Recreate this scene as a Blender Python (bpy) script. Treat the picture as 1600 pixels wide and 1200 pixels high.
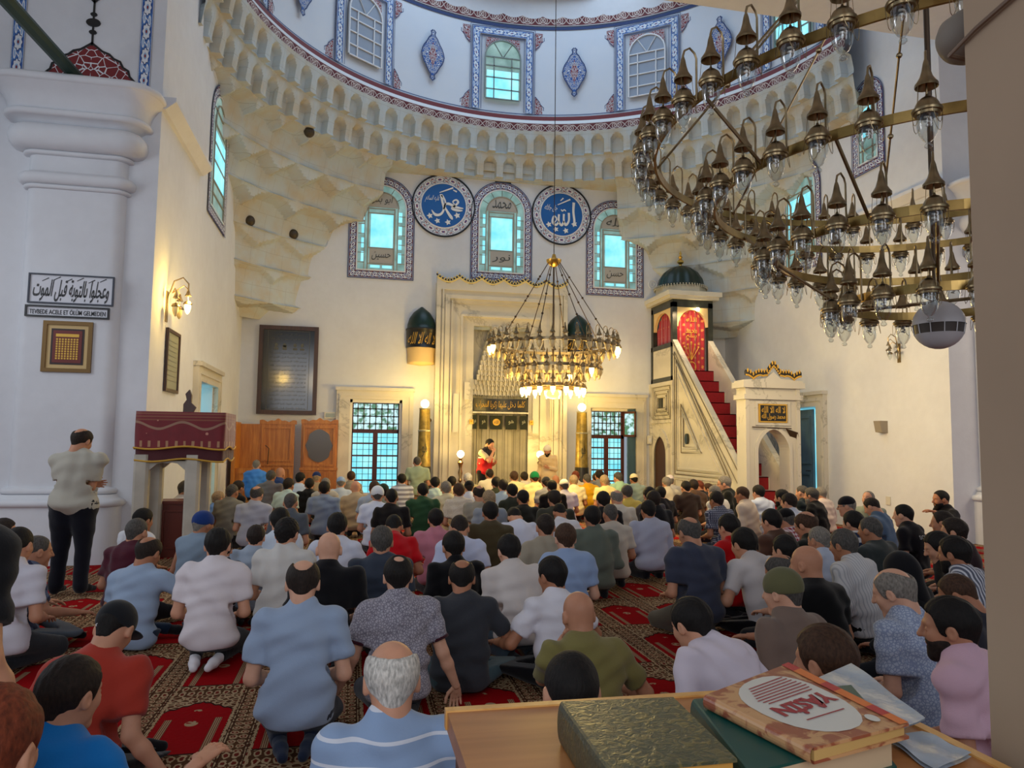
import bpy, math, random
import numpy as np
from mathutils import Matrix, Vector
PI = math.pi
D = bpy.data
COL = bpy.context.scene.collection
SC = bpy.context.scene
for o in list(D.objects): D.objects.remove(o)
random.seed(7); RNG = np.random.RandomState(7)

# ---------------------------------------------------------------- camera
FPX = 1150.0; YAW = math.radians(12); PITCH = math.radians(4.57); ROLL = .0125; EYE = 1.65
RC = (Matrix.Rotation(-YAW, 3, 'Z') @ Matrix.Rotation(PI/2+PITCH, 3, 'X') @ Matrix.Rotation(ROLL, 3, 'Z'))
cam = D.objects.new('camera', D.cameras.new('camera')); COL.objects.link(cam)
cam.matrix_world = Matrix.Translation((0, 0, EYE)) @ RC.to_4x4()
cam.data.sensor_width = 36; cam.data.lens = 36*FPX/1600; cam.data.clip_start = .05
SC.camera = cam
def ray(x, y): return RC @ Vector(((x-800)/FPX, -(y-600)/FPX, -1))
def at_z(x, y, z):                       # where a sight line meets a level
    d = ray(x, y); return Vector((0, 0, EYE)) + d*((z-EYE)/d.z)
def at_y(x, y, Y):
    d = ray(x, y); return Vector((0, 0, EYE)) + d*(Y/d.y)

# ---------------------------------------------------------------- world, light, exposure
SC.view_settings.view_transform = 'Standard'; SC.view_settings.look = 'None'
SC.view_settings.gamma = 1; SC.view_settings.exposure = 0.22
w = D.worlds.new('world'); SC.world = w; w.use_nodes = True
w.node_tree.nodes['Background'].inputs[0].default_value = (.74, .86, 1, 1)
w.node_tree.nodes['Background'].inputs[1].default_value = .32
def light(name, kind, loc, energy, color, size=.1, rot=None, sizey=None, spot=None, target=None):
    l = D.lights.new(name, kind); l.energy = energy; l.color = color
    if kind == 'AREA':
        l.size = size
        if sizey: l.shape = 'RECTANGLE'; l.size_y = sizey
    elif kind == 'SPOT':
        l.shadow_soft_size = size; l.spot_size = spot or 1; l.spot_blend = .8
    else: l.shadow_soft_size = size
    o = D.objects.new(name, l); o.location = loc
    if rot: o.rotation_euler = rot
    if target is not None:
        o.rotation_euler = (Vector(target)-Vector(loc)).to_track_quat('-Z', 'Y').to_euler()
    COL.objects.link(o); return o
WARM = (1, .72, .25); COOL = (.56, .76, 1)
light('daylight_dome', 'AREA', (3.7, 14.5, 13.6), 235, COOL, 7, (0, 0, 0))
light('fill_rear', 'AREA', (-1.0, -5, 4.6), 300, (.90, .93, 1), 9, target=(3.0, 12, 3.0), sizey=4)  # unseen fill behind the camera, added in place of windows there
light('daylight_left', 'AREA', (-6.4, 7.5, 4.2), 70, (.9, .94, 1), 3, target=(0, 7, 1), sizey=3)
light('warm_area_right', 'AREA', (13.5, 8.0, 4.2), 110, (1, .8, .58), 3, target=(5, 8, 1), sizey=3)  # warm-toned area lamp out of view on the east side
light('chandelier_glow', 'POINT', (3.7, 13.9, 2.2), 210, WARM, .45)
light('chandelier_glow_upper', 'POINT', (3.7, 13.7, 3.3), 46, WARM, .5)
for X in (1.67, 5.7): light('candle_glow', 'POINT', (X, 17.95, 2.62), 85, (1, .64, .14), .1)
for X, Y_ in ((2.48, 17.3), (4.62, 17.95)): light('globe_glow', 'POINT', (X, Y_, 1.45), 34, (1, .64, .14), .08)
light('sconce_glow', 'POINT', (-2.45, 11.65, 3.75), 44, (1, .64, .14), .06)
light('kiosk_glow', 'SPOT', (8.2, 17.0, 5.15), 60, (1, .72, .4), .04, spot=2.2, target=(8.4, 17.9, 3.4))
light('warm_floor_left', 'POINT', (-1.2, 12.6, 3.6), 36, (1, .76, .42), .4)
light('warm_fill_right', 'AREA', (6.4, 11.2, 3.6), 105, (1, .74, .38), 1.5, target=(10.2, 13.4, 1.4))

# ---------------------------------------------------------------- objects
def tag(o, label=None, cat=None, group=None, kind=None):
    if label: o['label'] = label
    if cat: o['category'] = cat
    if group: o['group'] = group
    if kind: o['kind'] = kind
    return o
def empty(name, loc=(0, 0, 0), rz=0, parent=None):
    o = D.objects.new(name, None); o.location = loc; o.rotation_euler = (0, 0, rz); o.empty_display_size = .1
    COL.objects.link(o); o.parent = parent; return o
def thing(name, label, cat, loc=(0, 0, 0), rz=0, group=None): return tag(empty(name, loc, rz), label, cat, group)
def copy_tree(o, parent=None):
    c = o.copy(); COL.objects.link(c); c.parent = parent
    for ch in list(o.children): copy_tree(ch, c)
    return c
def mkobj(name, V, Fc, mat, parent=None, smooth=False, loc=None, rz=0, uv=None):
    me = D.meshes.new(name)
    if isinstance(V, np.ndarray): V = V.tolist()
    if isinstance(Fc, np.ndarray): Fc = Fc.tolist()
    me.from_pydata(V, [], Fc); me.update()
    if mat: me.materials.append(mat)
    if smooth: me.polygons.foreach_set('use_smooth', [True]*len(me.polygons))
    if uv is not None:
        l = me.uv_layers.new(name='UVMap'); idx = np.empty(len(me.loops), dtype=np.int32)
        me.loops.foreach_get('vertex_index', idx)
        l.data.foreach_set('uv', np.asarray(uv, dtype=np.float32)[idx].ravel())
    o = D.objects.new(name, me); COL.objects.link(o); o.parent = parent
    if loc is not None: o.location = loc
    if rz: o.rotation_euler = (0, 0, rz)
    return o
class MB:
    def __init__(s): s.V = []; s.F = []; s.U = []
    def add(s, V, Fc, U=None):
        n = len(s.V); s.V += [tuple(v) for v in V]; s.F += [tuple(i+n for i in f) for f in Fc]
        s.U += ([tuple(u) for u in U] if U is not None else [(0, 0)]*len(V)); return s
    def box(s, x0, x1, y0, y1, z0, z1):
        V = [(x, y, z) for z in (z0, z1) for y in (y0, y1) for x in (x0, x1)]
        return s.add(V, [(0, 2, 3, 1), (4, 5, 7, 6), (0, 1, 5, 4), (2, 6, 7, 3), (0, 4, 6, 2), (1, 3, 7, 5)])
    def bev(s, x0, x1, y0, y1, z0, z1, b=.01):
        "box with its vertical outline bevelled"
        o = [(x0+b, y0), (x1-b, y0), (x1, y0+b), (x1, y1-b), (x1-b, y1), (x0+b, y1), (x0, y1-b), (x0, y0+b)]
        return s.prism(o, z0, z1)
    def prism(s, pts, z0, z1, ax='z'):
        "outline extruded along z (or along y with ax='y': pts are x,z)"
        n = len(pts)
        f = (lambda p, h: (p[0], p[1], h)) if ax == 'z' else ((lambda p, h: (p[0], h, p[1])) if ax == 'y' else (lambda p, h: (h, p[0], p[1])))
        V = [f(p, z0) for p in pts]+[f(p, z1) for p in pts]
        Fc = [tuple(range(n))[::-1], tuple(range(n, 2*n))]+[(i, (i+1) % n, n+(i+1) % n, n+i) for i in range(n)]
        return s.add(V, Fc)
    def lathe(s, prof, n=24, c=(0, 0, 0), a0=0, a1=2*PI, axis='z'):
        full = abs(a1-a0-2*PI) < 1e-6; m = n if full else n+1
        V = []
        for r, z in prof:
            for i in range(m):
                a = a0+(a1-a0)*i/n
                p = (r*math.cos(a), r*math.sin(a), z)
                if axis == 'y': p = (p[0], p[2], p[1])
                V.append((c[0]+p[0], c[1]+p[1], c[2]+p[2]))
        Fc = []
        for j in range(len(prof)-1):
            for i in range(n):
                i2 = (i+1) % m if full else i+1
                Fc.append((j*m+i, j*m+i2, (j+1)*m+i2, (j+1)*m+i))
        return s.add(V, Fc)
    def tube(s, P, r, n=8, closed=False, cap=True):
        P = [Vector(p) for p in P]; L = len(P)
        R = r if isinstance(r, (list, tuple)) else [r]*L
        V = []; up = None
        for i, p in enumerate(P):
            t = (P[(i+1) % L]-P[i-1]) if closed else (P[min(i+1, L-1)]-P[max(i-1, 0)])
            t.normalize()
            if up is None: up = Vector((0, 0, 1)) if abs(t.z) < .9 else Vector((1, 0, 0))
            a = t.cross(up)
            if a.length < 1e-5: a = t.orthogonal()
            a.normalize(); b = t.cross(a).normalized(); up = -b if False else up
            up = a.cross(t).normalized()
            for k in range(n):
                q = 2*PI*k/n; V.append(p+a*math.cos(q)*R[i]+up*math.sin(q)*R[i])
        Fc = []
        for i in range(L if closed else L-1):
            j = (i+1) % L
            for k in range(n): Fc.append((i*n+k, i*n+(k+1) % n, j*n+(k+1) % n, j*n+k))
        if cap and not closed:
            Fc.append(tuple(range(n))[::-1]); Fc.append(tuple((L-1)*n+k for k in range(n)))
        return s.add(V, Fc)
    def ell(s, c, r, n=16, m=10):
        V = []; 
        for j in range(m+1):
            t = PI*j/m
            for i in range(n):
                a = 2*PI*i/n
                V.append((c[0]+r[0]*math.sin(t)*math.cos(a), c[1]+r[1]*math.sin(t)*math.sin(a), c[2]+r[2]*math.cos(t)))
        return s.add(V, [(j*n+i, (j+1)*n+i, (j+1)*n+(i+1) % n, j*n+(i+1) % n) for j in range(m) for i in range(n)])
    def ribbon(s, path, w, y0, y1=None, closed=False, inner=0.0):
        "flat band in the xz plane along a path of (x,z), w wide to the left; uv: u along in metres, v across 0..1"
        P = [Vector((p[0], p[1])) for p in path]; L = len(P); V = []; U = []; u = 0
        for i, p in enumerate(P):
            a = P[i-1] if (i or closed) else p; b = P[(i+1) % L] if (i < L-1 or closed) else p
            d1 = (p-a).normalized() if (p-a).length > 0 else (b-p).normalized()
            d2 = (b-p).normalized() if (b-p).length > 0 else d1
            n1 = Vector((-d1.y, d1.x)); n2 = Vector((-d2.y, d2.x)); nn = (n1+n2); nn.normalize()
            k = 1/max(.35, nn.dot(n1))
            if i: u += (P[i]-P[i-1]).length
            q0 = p+nn*k*inner; q = p+nn*k*(w+inner)
            V += [(q0.x, y0, q0.y), (q.x, y0, q.y)]; U += [(u, 0), (u, 1)]
        if closed:
            V += [V[0], V[1]]; u += (P[0]-P[-1]).length; U += [(u, 0), (u, 1)]; L += 1
        Fc = [(2*i, 2*i+2, 2*i+3, 2*i+1) for i in range(L-1)]
        s.add(V, Fc, U)
        if y1 is not None:
            V2 = [(x, y1, z) for x, y, z in V]; n = len(V)
            s.add(V+V2, [(2*i, 2*i+2, n+2*i+2, n+2*i) for i in range(L-1)]+[(2*i+1, n+2*i+1, n+2*i+3, 2*i+3) for i in range(L-1)], U+U)
        return s
    def build(s, name, mat, parent=None, smooth=False, loc=None, rz=0):
        return mkobj(name, s.V, s.F, mat, parent, smooth, loc, rz, s.U)
def autosmooth(o, deg=40):
    me = o.data; me.polygons.foreach_set('use_smooth', [True]*len(me.polygons))
    try: me.set_sharp_from_angle(angle=math.radians(deg))
    except Exception: pass
    return o
def arch_pts(x0, x1, z0, zs, n=14, k=1.0, rise=None):
    "closed outline of an arched opening: springing at zs"
    c = (x0+x1)/2; r = (x1-x0)/2; rise = rise or r
    P = [(x0, z0), (x1, z0)]
    for i in range(n+1):
        a = PI*i/n; P.append((c+r*math.cos(a), zs+rise*math.sin(a)**k))
    return P
def ogee(x0, x1, z0, zs, rise, n=10):
    "pointed arch outline"
    c = (x0+x1)/2; r = (x1-x0)/2; P = [(x0, z0), (x1, z0)]
    for i in range(n+1):
        t = i/n; P.append((x1-r*(1-math.cos(t*PI/2))**.9 if t < 1 else c, zs+rise*math.sin(t*PI/2)*(.86+.14*t)))
    for i in range(n-1, -1, -1):
        t = i/n; P.append((x0+r*(1-math.cos(t*PI/2))**.9, zs+rise*math.sin(t*PI/2)*(.86+.14*t)))
    return P

# ---------------------------------------------------------------- procedural materials
class Ex:
    def __init__(s, g, sock): s.g = g; s.s = sock
    def _m(s, op, b=None, c=None, rev=False):
        n = s.g.t.nodes.new('ShaderNodeMath'); n.operation = op
        ar = [s, b, c]
        if rev: ar = [b, s]
        for i, a in enumerate(ar):
            if a is None: continue
            if isinstance(a, Ex): s.g.t.links.new(a.s, n.inputs[i])
            else: n.inputs[i].default_value = float(a)
        return Ex(s.g, n.outputs[0])
    def __add__(s, b): return s._m('ADD', b)
    __radd__ = __add__
    def __sub__(s, b): return s._m('SUBTRACT', b)
    def __rsub__(s, b): return s._m('SUBTRACT', b, rev=True)
    def __mul__(s, b): return s._m('MULTIPLY', b)
    __rmul__ = __mul__
    def __truediv__(s, b): return s._m('DIVIDE', b)
    def __neg__(s): return s*-1
    def sin(s): return s._m('SINE')
    def cos(s): return s._m('COSINE')
    def abs(s): return s._m('ABSOLUTE')
    def sqrt(s): return s._m('SQRT')
    def fract(s): return s._m('FRACT')
    def floor(s): return s._m('FLOOR')
    def lt(s, b): return s._m('LESS_THAN', b)
    def gt(s, b): return s._m('GREATER_THAN', b)
    def max(s, b): return s._m('MAXIMUM', b)
    def min(s, b): return s._m('MINIMUM', b)
    def atan2(s, b): return s._m('ARCTAN2', b)
    def clamp(s): return s.max(0).min(1)
class G:
    def __init__(s, name):
        s.m = D.materials.new(name); s.m.use_nodes = True; s.t = s.m.node_tree
        s.b = s.t.nodes['Principled BSDF']
    def coord(s, kind='Object'):
        n = s.t.nodes.new('ShaderNodeTexCoord'); x = s.t.nodes.new('ShaderNodeSeparateXYZ')
        s.t.links.new(n.outputs[kind], x.inputs[0]); return [Ex(s, x.outputs[i]) for i in range(3)]
    def vec(s, x, y, z=0):
        n = s.t.nodes.new('ShaderNodeCombineXYZ')
        for i, a in enumerate((x, y, z)):
            if isinstance(a, Ex): s.t.links.new(a.s, n.inputs[i])
            else: n.inputs[i].default_value = a
        return n.outputs[0]
    def noise(s, scale, detail=3, vec=None, kind='Object', rough=.5, dist=0):
        n = s.t.nodes.new('ShaderNodeTexNoise'); n.inputs['Scale'].default_value = scale
        n.inputs['Detail'].default_value = detail; n.inputs['Roughness'].default_value = rough; n.inputs['Distortion'].default_value = dist
        if vec is None:
            c = s.t.nodes.new('ShaderNodeTexCoord'); vec = c.outputs[kind]
        s.t.links.new(vec, n.inputs['Vector']); return Ex(s, n.outputs['Fac'])
    def voro(s, scale, vec=None, feat='F1', rnd=1.0, out='Distance'):
        n = s.t.nodes.new('ShaderNodeTexVoronoi'); n.feature = feat; n.inputs['Scale'].default_value = scale
        n.inputs['Randomness'].default_value = rnd
        if vec is None: vec = s.t.nodes.new('ShaderNodeTexCoord').outputs['Object']
        s.t.links.new(vec, n.inputs['Vector']); return Ex(s, n.outputs[out])
    def mix(s, f, a, b):
        n = s.t.nodes.new('ShaderNodeMix'); n.data_type = 'RGBA'
        if isinstance(f, Ex): s.t.links.new(f.s, n.inputs[0])
        else: n.inputs[0].default_value = f
        for i, c in ((6, a), (7, b)):
            if isinstance(c, tuple): n.inputs[i].default_value = (*c[:3], 1)
            else: s.t.links.new(c, n.inputs[i])
        return n.outputs[2]
    def col(s, c):
        if isinstance(c, tuple): s.b.inputs['Base Color'].default_value = (*c[:3], 1)
        else: s.t.links.new(c, s.b.inputs['Base Color'])
        return s
    def set(s, rough=.6, metal=0, spec=None, sheen=None):
        s.b.inputs['Roughness'].default_value = rough; s.b.inputs['Metallic'].default_value = metal
        if spec is not None: s.b.inputs['Specular IOR Level'].default_value = spec
        if sheen: s.b.inputs['Sheen Weight'].default_value = sheen
        return s
    def bump(s, h, strength=.3, dist=.01):
        n = s.t.nodes.new('ShaderNodeBump'); n.inputs['Strength'].default_value = strength; n.inputs['Distance'].default_value = dist
        s.t.links.new(h.s, n.inputs['Height']); s.t.links.new(n.outputs[0], s.b.inputs['Normal']); return s
    def emit(s, c, st):
        if isinstance(c, tuple): s.b.inputs['Emission Color'].default_value = (*c[:3], 1)
        else: s.t.links.new(c, s.b.inputs['Emission Color'])
        s.b.inputs['Emission Strength'].default_value = st; return s
CACHE = {}
def lin(r, g, b):
    f = lambda c: (c/255/12.92) if c/255 <= .04045 else ((c/255+.055)/1.055)**2.4
    return (f(r), f(g), f(b))
def pm(name, c, rough=.6, metal=0, var=.0, vs=3, bump=0, bs=60, spec=None, sheen=None):
    if name in CACHE: return CACHE[name]
    g = G(name).set(rough, metal, spec, sheen)
    if var:
        n = g.noise(vs, 4); k = 1-var
        g.col(g.mix(((n-.3)*2.5).clamp(), tuple(v*k for v in c), tuple(min(1, v*(1+var*.5)) for v in c)))
    else: g.col(c)
    if bump: g.bump(g.noise(bs, 3), bump, .004)
    CACHE[name] = g.m; return g.m
def emat(name, c, st, base=None):
    if name in CACHE: return CACHE[name]
    g = G(name).set(.4).col(base or c).emit(c, st); CACHE[name] = g.m; return g.m

def m_plaster(name, c, c2):
    g = G(name).set(.85, spec=.25)
    n = g.noise(.55, 5, rough=.6); n2 = g.noise(6, 3)
    g.col(g.mix(((n*.8+n2*.2-.35)*2.6).clamp(), c2, c)); g.bump(n2*.7+g.noise(35, 2)*.15, .18, .03); return g.m
PLASTER = m_plaster('white_plaster', lin(226, 229, 234), lin(211, 213, 218))
STONE = None
g = G('carved_limestone').set(.85, spec=.2)
n = g.noise(1.3, 5, rough=.6); n2 = g.noise(9, 3); x, y, z = g.coord()
an = (y-12.4).atan2(x-3.58); ml = ((an*17.2+(z*1.3).floor()*.5).fract().lt(.018)).max((z*2.45).fract().lt(.022))
c = g.mix(((n-.34)*4.2).clamp(), lin(192, 184, 166), lin(190, 199, 202)); c = g.mix(ml*.45, c, lin(150, 148, 136))
g.col(c); g.bump(n2, .25, .02); STONE = g.m
g = G('veined_marble').set(.35, spec=.45)
x, y, z = g.coord(); n = g.noise(1.1, 6, rough=.65, dist=.8)
v = ((z*1.3+x*.6+n*7).sin()).abs(); v2 = ((z*9+n*9).sin()*.5+.5)
vein = (1-(v*4).clamp())*.55+v2*.25
g.col(g.mix(vein, lin(214, 208, 192), lin(150, 146, 134))); MARBLE = g.m
g = G('veined_grey_marble').set(.4, spec=.4)
x, y, z = g.coord(); n = g.noise(1.6, 6, rough=.65, dist=1)
v = ((x*3+z*.5+n*8).sin()).abs()
g.col(g.mix((1-(v*3).clamp())*.6, lin(205, 202, 194), lin(130, 130, 126))); GMARBLE = g.m
GREENM = pm('dark_green_marble', lin(48, 52, 44), .3, var=.5, vs=7)
BRASS = pm('aged_brass', (.42, .27, .09), .32, 1, var=.45, vs=5)
BRASSD = pm('dull_dark_brass', (.36, .27, .15), .36, 1, var=.4, vs=9)
BRONZE = pm('dark_bronze', (.09, .06, .04), .4, .9)
GOLD = pm('gold_leaf', (.75, .48, .12), .32, 1, var=.2, vs=8)
GOLDP = pm('gold_paint', lin(214, 170, 70), .45, .3)
BLACK = pm('black_paint', (.012, .012, .013), .35)
WOOD = None
def m_wood(name, a, b, rough=.4, sc=1.0, axis='z'):
    g = G(name).set(rough); x, y, z = g.coord()
    vv = g.vec(x*14*sc, y*14*sc, z*1.2*sc) if axis == 'z' else g.vec(x*1.2*sc, y*14*sc, z*14*sc)
    n = g.noise(1.4, 5, vec=vv, dist=.6); g.col(g.mix(((n-.3)*2.4).clamp(), a, b)); g.bump(n, .08, .005); return g.m
OAK = m_wood('honey_oak', lin(168, 98, 34), lin(205, 136, 58))
WALNUT = m_wood('dark_walnut', lin(46, 24, 14), lin(74, 40, 24))
LECTW = m_wood('varnished_desk_wood', lin(158, 100, 54), lin(184, 124, 72), .3, axis='x')
# iznik style painted border; u = metres along, v = 0..1 across
def m_iznik(name, per, ground, wave, petal, ctr, line, white=lin(222, 226, 232)):
    g = G(name).set(.55); u, v, _ = g.coord('UV'); k = (u/per)
    f = k.fract()-.5; d = ((f*f)*(1.15)+((v-.5)*(v-.5))*1.25).sqrt()
    an = (v-.5).atan2(f); lob = (an*8).cos()*.035
    f2 = (k+.5).fract()-.5
    wv = (v-.5-(k*2*PI).sin()*.26).abs()
    # leaves either side of the half period
    l1 = (((f2-.05)*1.0)*((f2-.05)*1.0)*2.2+((v-.72)*(v-.72))*9).sqrt(); l2 = (((f2+.05)*1.0)*((f2+.05)*1.0)*2.2+((v-.28)*(v-.28))*9).sqrt()
    nz = g.noise(9/per, 2, kind='UV')
    c = g.mix((nz-.52).gt(0)*(f2.abs().lt(.3)), ground, wave)
    c = g.mix(wv.lt(.05), c, white)
    c = g.mix(l1.lt(.34).max(l2.lt(.34)), c, white); c = g.mix(l1.lt(.2).max(l2.lt(.2)), c, petal)
    c = g.mix(d.lt(.36+lob), c, line); c = g.mix(d.lt(.32+lob), c, white); c = g.mix(d.lt(.15), c, petal); c = g.mix(d.lt(.08), c, ctr)
    e = ((v-.5).abs()); c = g.mix(e.gt(.44), c, white); c = g.mix(e.gt(.475), c, line)
    g.col(c); return g.m
BLUE = lin(38, 84, 158); DBLUE = lin(24, 40, 92); RED = lin(128, 26, 34); DRED = lin(96, 22, 28); WHT = lin(222, 226, 232)
IZB = m_iznik('blue_floral_border', .36, BLUE, lin(90, 140, 200), lin(150, 180, 215), RED, DBLUE)
IZR = m_iznik('red_and_blue_floral_border', .19, DRED, BLUE, BLUE, RED, DBLUE)
IZC = m_iznik('medallion_chain_border', .30, lin(206, 212, 224), DBLUE, RED, BLUE, DBLUE)
g = G('dome_ring_frieze').set(.6); u, v, _ = g.coord('UV'); k = u/.42
f = k.fract()-.5; r1 = ((f*f)*1.6+(v-.5)*(v-.5)).sqrt(); w2 = ((v-.5)-(k*2*PI).sin()*.3).abs(); w3 = ((v-.5)+(k*2*PI).sin()*.3).abs()
c = g.mix(((r1*40).sin()).gt(.2)*(r1.lt(.42)), DRED, lin(196, 178, 170)); c = g.mix((w2.min(w3)).lt(.05), c, lin(200, 184, 176))
c = g.mix((v-.5).abs().gt(.45), c, lin(214, 210, 210)); g.col(c); FRIEZE = g.m
def m_arab(name, fill, line, bg, sc=14):
    g = G(name).set(.6); x, y, z = g.coord(); vv = g.vec(x.abs(), 0, z)
    e = g.voro(sc, vv, 'DISTANCE_TO_EDGE'); d = g.voro(sc, vv)
    c = g.mix(e.lt(.09), fill, bg); c = g.mix(e.lt(.035), c, line); c = g.mix(d.lt(.2), c, bg); c = g.mix(d.lt(.09), c, RED); g.col(c); return g.m
ARB = m_arab('blue_arabesque', BLUE, DBLUE, WHT); ARR = m_arab('red_arabesque', RED, DRED, WHT, 9); ARRS = m_arab('small_red_arabesque', RED, DRED, WHT, 16)
# prayer rug carpet
g = G('prayer_carpet').set(.95, spec=.05); x, y, z = g.coord('Object')
CW, CL = .59, 1.13
kx = (x+.88)/CW+.5; ky = (y-4.73)/CL+.5
cx = kx.fract()-.5; cy = ky.fract()-.5; ax = cx.abs()
nz = g.noise(34, 3); v1 = g.voro(26, None, 'DISTANCE_TO_EDGE'); v3 = g.voro(46, None, 'F1')
ivory = lin(176, 150, 116); brown = lin(84, 52, 34); redc = lin(150, 8, 16); dk = lin(50, 24, 20)
c = g.mix(v1.lt(.11), brown, ivory); c = g.mix(v3.lt(.22), c, lin(120, 30, 26))
# outer border band of repeated flowers between the cells
bx = (ky*17).fract()-.5; dd = ((bx*bx)+(ax-.455)*(ax-.455)*90).sqrt()+(nz-.5)*.5; bandm = ax.gt(.41)
c = g.mix(bandm, c, g.mix(dd.lt(.40), lin(84, 54, 34), ivory)); c = g.mix(bandm*dd.lt(.26), c, lin(110, 40, 30)); c = g.mix(bandm*dd.lt(.12), c, ivory)
by = (kx*11).fract()-.5; dy = ((by*by)+(cy.abs()-.455)*(cy.abs()-.455)*120).sqrt()+(nz-.5)*.5; bandy = cy.abs().gt(.42)
c = g.mix(bandy, c, g.mix(dy.lt(.40), lin(84, 54, 34), ivory)); c = g.mix(bandy*dy.lt(.22), c, lin(110, 40, 30))
for a0, a1 in ((.345, .36), (.375, .385), (.40, .41)):
    c = g.mix(ax.gt(a0)*ax.lt(a1), c, lin(60, 34, 24) if a0 > .35 else ivory)
# niche: pointed stepped arch
top = .30-ax*.42-((ax*60).sin())*.008
niche = (ax.lt(.335))*(cy.lt(top))*(cy.gt(-.40))
edge = (ax.lt(.335))*(cy.lt(top+.02))*(cy.gt(-.415))
c = g.mix(edge, c, dk); c = g.mix(niche, c, redc)
pil = niche*(ax.gt(.20)*ax.lt(.27))*cy.lt(.05); c = g.mix(pil, c, g.mix(((ax*330).sin()).gt(0), lin(110, 60, 44), ivory))
fl = ((cx*cx)*1.4+(cy+.02)*(cy+.02)*4.2).sqrt(); c = g.mix(niche*fl.lt(.075)*v1.lt(.2), c, ivory)
fl2 = ((cx*cx)*1.2+(cy-.17)*(cy-.17)*12).sqrt(); c = g.mix(niche*fl2.lt(.05)*(nz.gt(.5)), c, ivory)
c = g.mix(nz*.35, c, g.mix(.5, c, lin(40, 26, 20)))
g.col(c); g.bump(nz, .4, .01); CARPET = g.m
GLASSC = None
g = G('clear_glass'); t = g.t; t.nodes.remove(g.b)
tr = t.nodes.new('ShaderNodeBsdfTransparent'); tr.inputs[0].default_value = (.90, .93, .93, 1)
gl = t.nodes.new('ShaderNodeBsdfGlossy'); gl.inputs['Roughness'].default_value = .04
fr = t.nodes.new('ShaderNodeLayerWeight'); fr.inputs[0].default_value = .35
mx = t.nodes.new('ShaderNodeMixShader'); mr = t.nodes.new('ShaderNodeMath'); mr.operation = 'MULTIPLY_ADD'; mr.inputs[1].default_value = .32; mr.inputs[2].default_value = .08
t.links.new(fr.outputs['Fresnel'], mr.inputs[0]); t.links.new(mr.outputs[0], mx.inputs[0]); t.links.new(tr.outputs[0], mx.inputs[1]); t.links.new(gl.outputs[0], mx.inputs[2])
t.links.new(mx.outputs[0], t.nodes['Material Output'].inputs[0]); GLASSC = g.m
LITGLASS = emat('glowing_lamp_glass', (1, .70, .22), 7); LITBULB = emat('lit_bulb', (1, .82, .45), 30)
GLOBE = emat('glowing_globe', (1, .86, .5), 14)
WARMGLASS = pm('painted_lamplight_glass', (.95, .75, .35), .15)  # amber colour stands in for lamplight caught by unlit shades
BULB = pm('white_spiral_bulb', (.75, .73, .68), .3)
PANE = None
g = G('daylit_turquoise_pane').set(.3); n = g.noise(2.2, 3)
cc = g.mix(((n-.35)*2.5).clamp(), lin(104, 205, 228), lin(170, 238, 246)); g.col((.02, .05, .06)); g.emit(cc, 1.15); PANE = g.m
g = G('daylit_green_pane').set(.3); n = g.noise(3, 3)
cc = g.mix(((n-.35)*2.5).clamp(), lin(116, 150, 142), lin(168, 206, 200)); g.col((.02, .05, .05)); g.emit(cc, .62); PANEG = g.m
g = G('garden_seen_through_pane').set(.2); n = g.noise(7, 4)
cc = g.mix(((n-.42)*7).clamp(), lin(70, 120, 90), lin(196, 232, 240)); g.col((.02, .04, .04)); g.emit(cc, 1.0); PANET = g.m

# ---------------------------------------------------------------- lettering from the built in font
INITF = {'ا': (0xFE8D, 0xFE8E), 'أ': (0xFE83, 0xFE84), 'آ': (0xFE81, 0xFE82), 'ب': (0xFE8F, 4), 'ة': (0xFE93, 2), 'ت': (0xFE95, 4), 'ث': (0xFE99, 4), 'ج': (0xFE9D, 4),
 'ح': (0xFEA1, 4), 'خ': (0xFEA5, 4), 'د': (0xFEA9, 2), 'ذ': (0xFEAB, 2), 'ر': (0xFEAD, 2), 'ز': (0xFEAF, 2), 'س': (0xFEB1, 4), 'ش': (0xFEB5, 4), 'ص': (0xFEB9, 4),
 'ض': (0xFEBD, 4), 'ط': (0xFEC1, 4), 'ع': (0xFEC9, 4), 'غ': (0xFECD, 4), 'ف': (0xFED1, 4), 'ق': (0xFED5, 4), 'ك': (0xFED9, 4), 'ل': (0xFEDD, 4), 'م': (0xFEE1, 4),
 'ن': (0xFEE5, 4), 'ه': (0xFEE9, 4), 'و': (0xFEED, 2), 'ى': (0xFEEF, 2), 'ي': (0xFEF1, 4)}
def shape_ar(s):
    out = []; n = len(s)
    dual = lambda c: c in INITF and INITF[c][1] == 4
    isl = lambda c: c in INITF
    i = 0
    while i < n:
        c = s[i]
        if not isl(c): out.append(c); i += 1; continue
        prev = i > 0 and dual(s[i-1])
        if c == 'ل' and i+1 < n and s[i+1] == 'ا':
            out.append(chr(0xFEFC if prev else 0xFEFB)); i += 2; continue
        nxt = i+1 < n and isl(s[i+1]) and dual(c)
        b, k = INITF[c]
        if k not in (2, 4): out.append(chr(k if prev else b))
        elif k == 2: out.append(chr(b+(1 if prev else 0)))
        else: out.append(chr(b+({(0, 0): 0, (1, 0): 1, (0, 1): 2, (1, 1): 3}[(int(prev), int(nxt))])))
        i += 1
    return ''.join(out[::-1])
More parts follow.
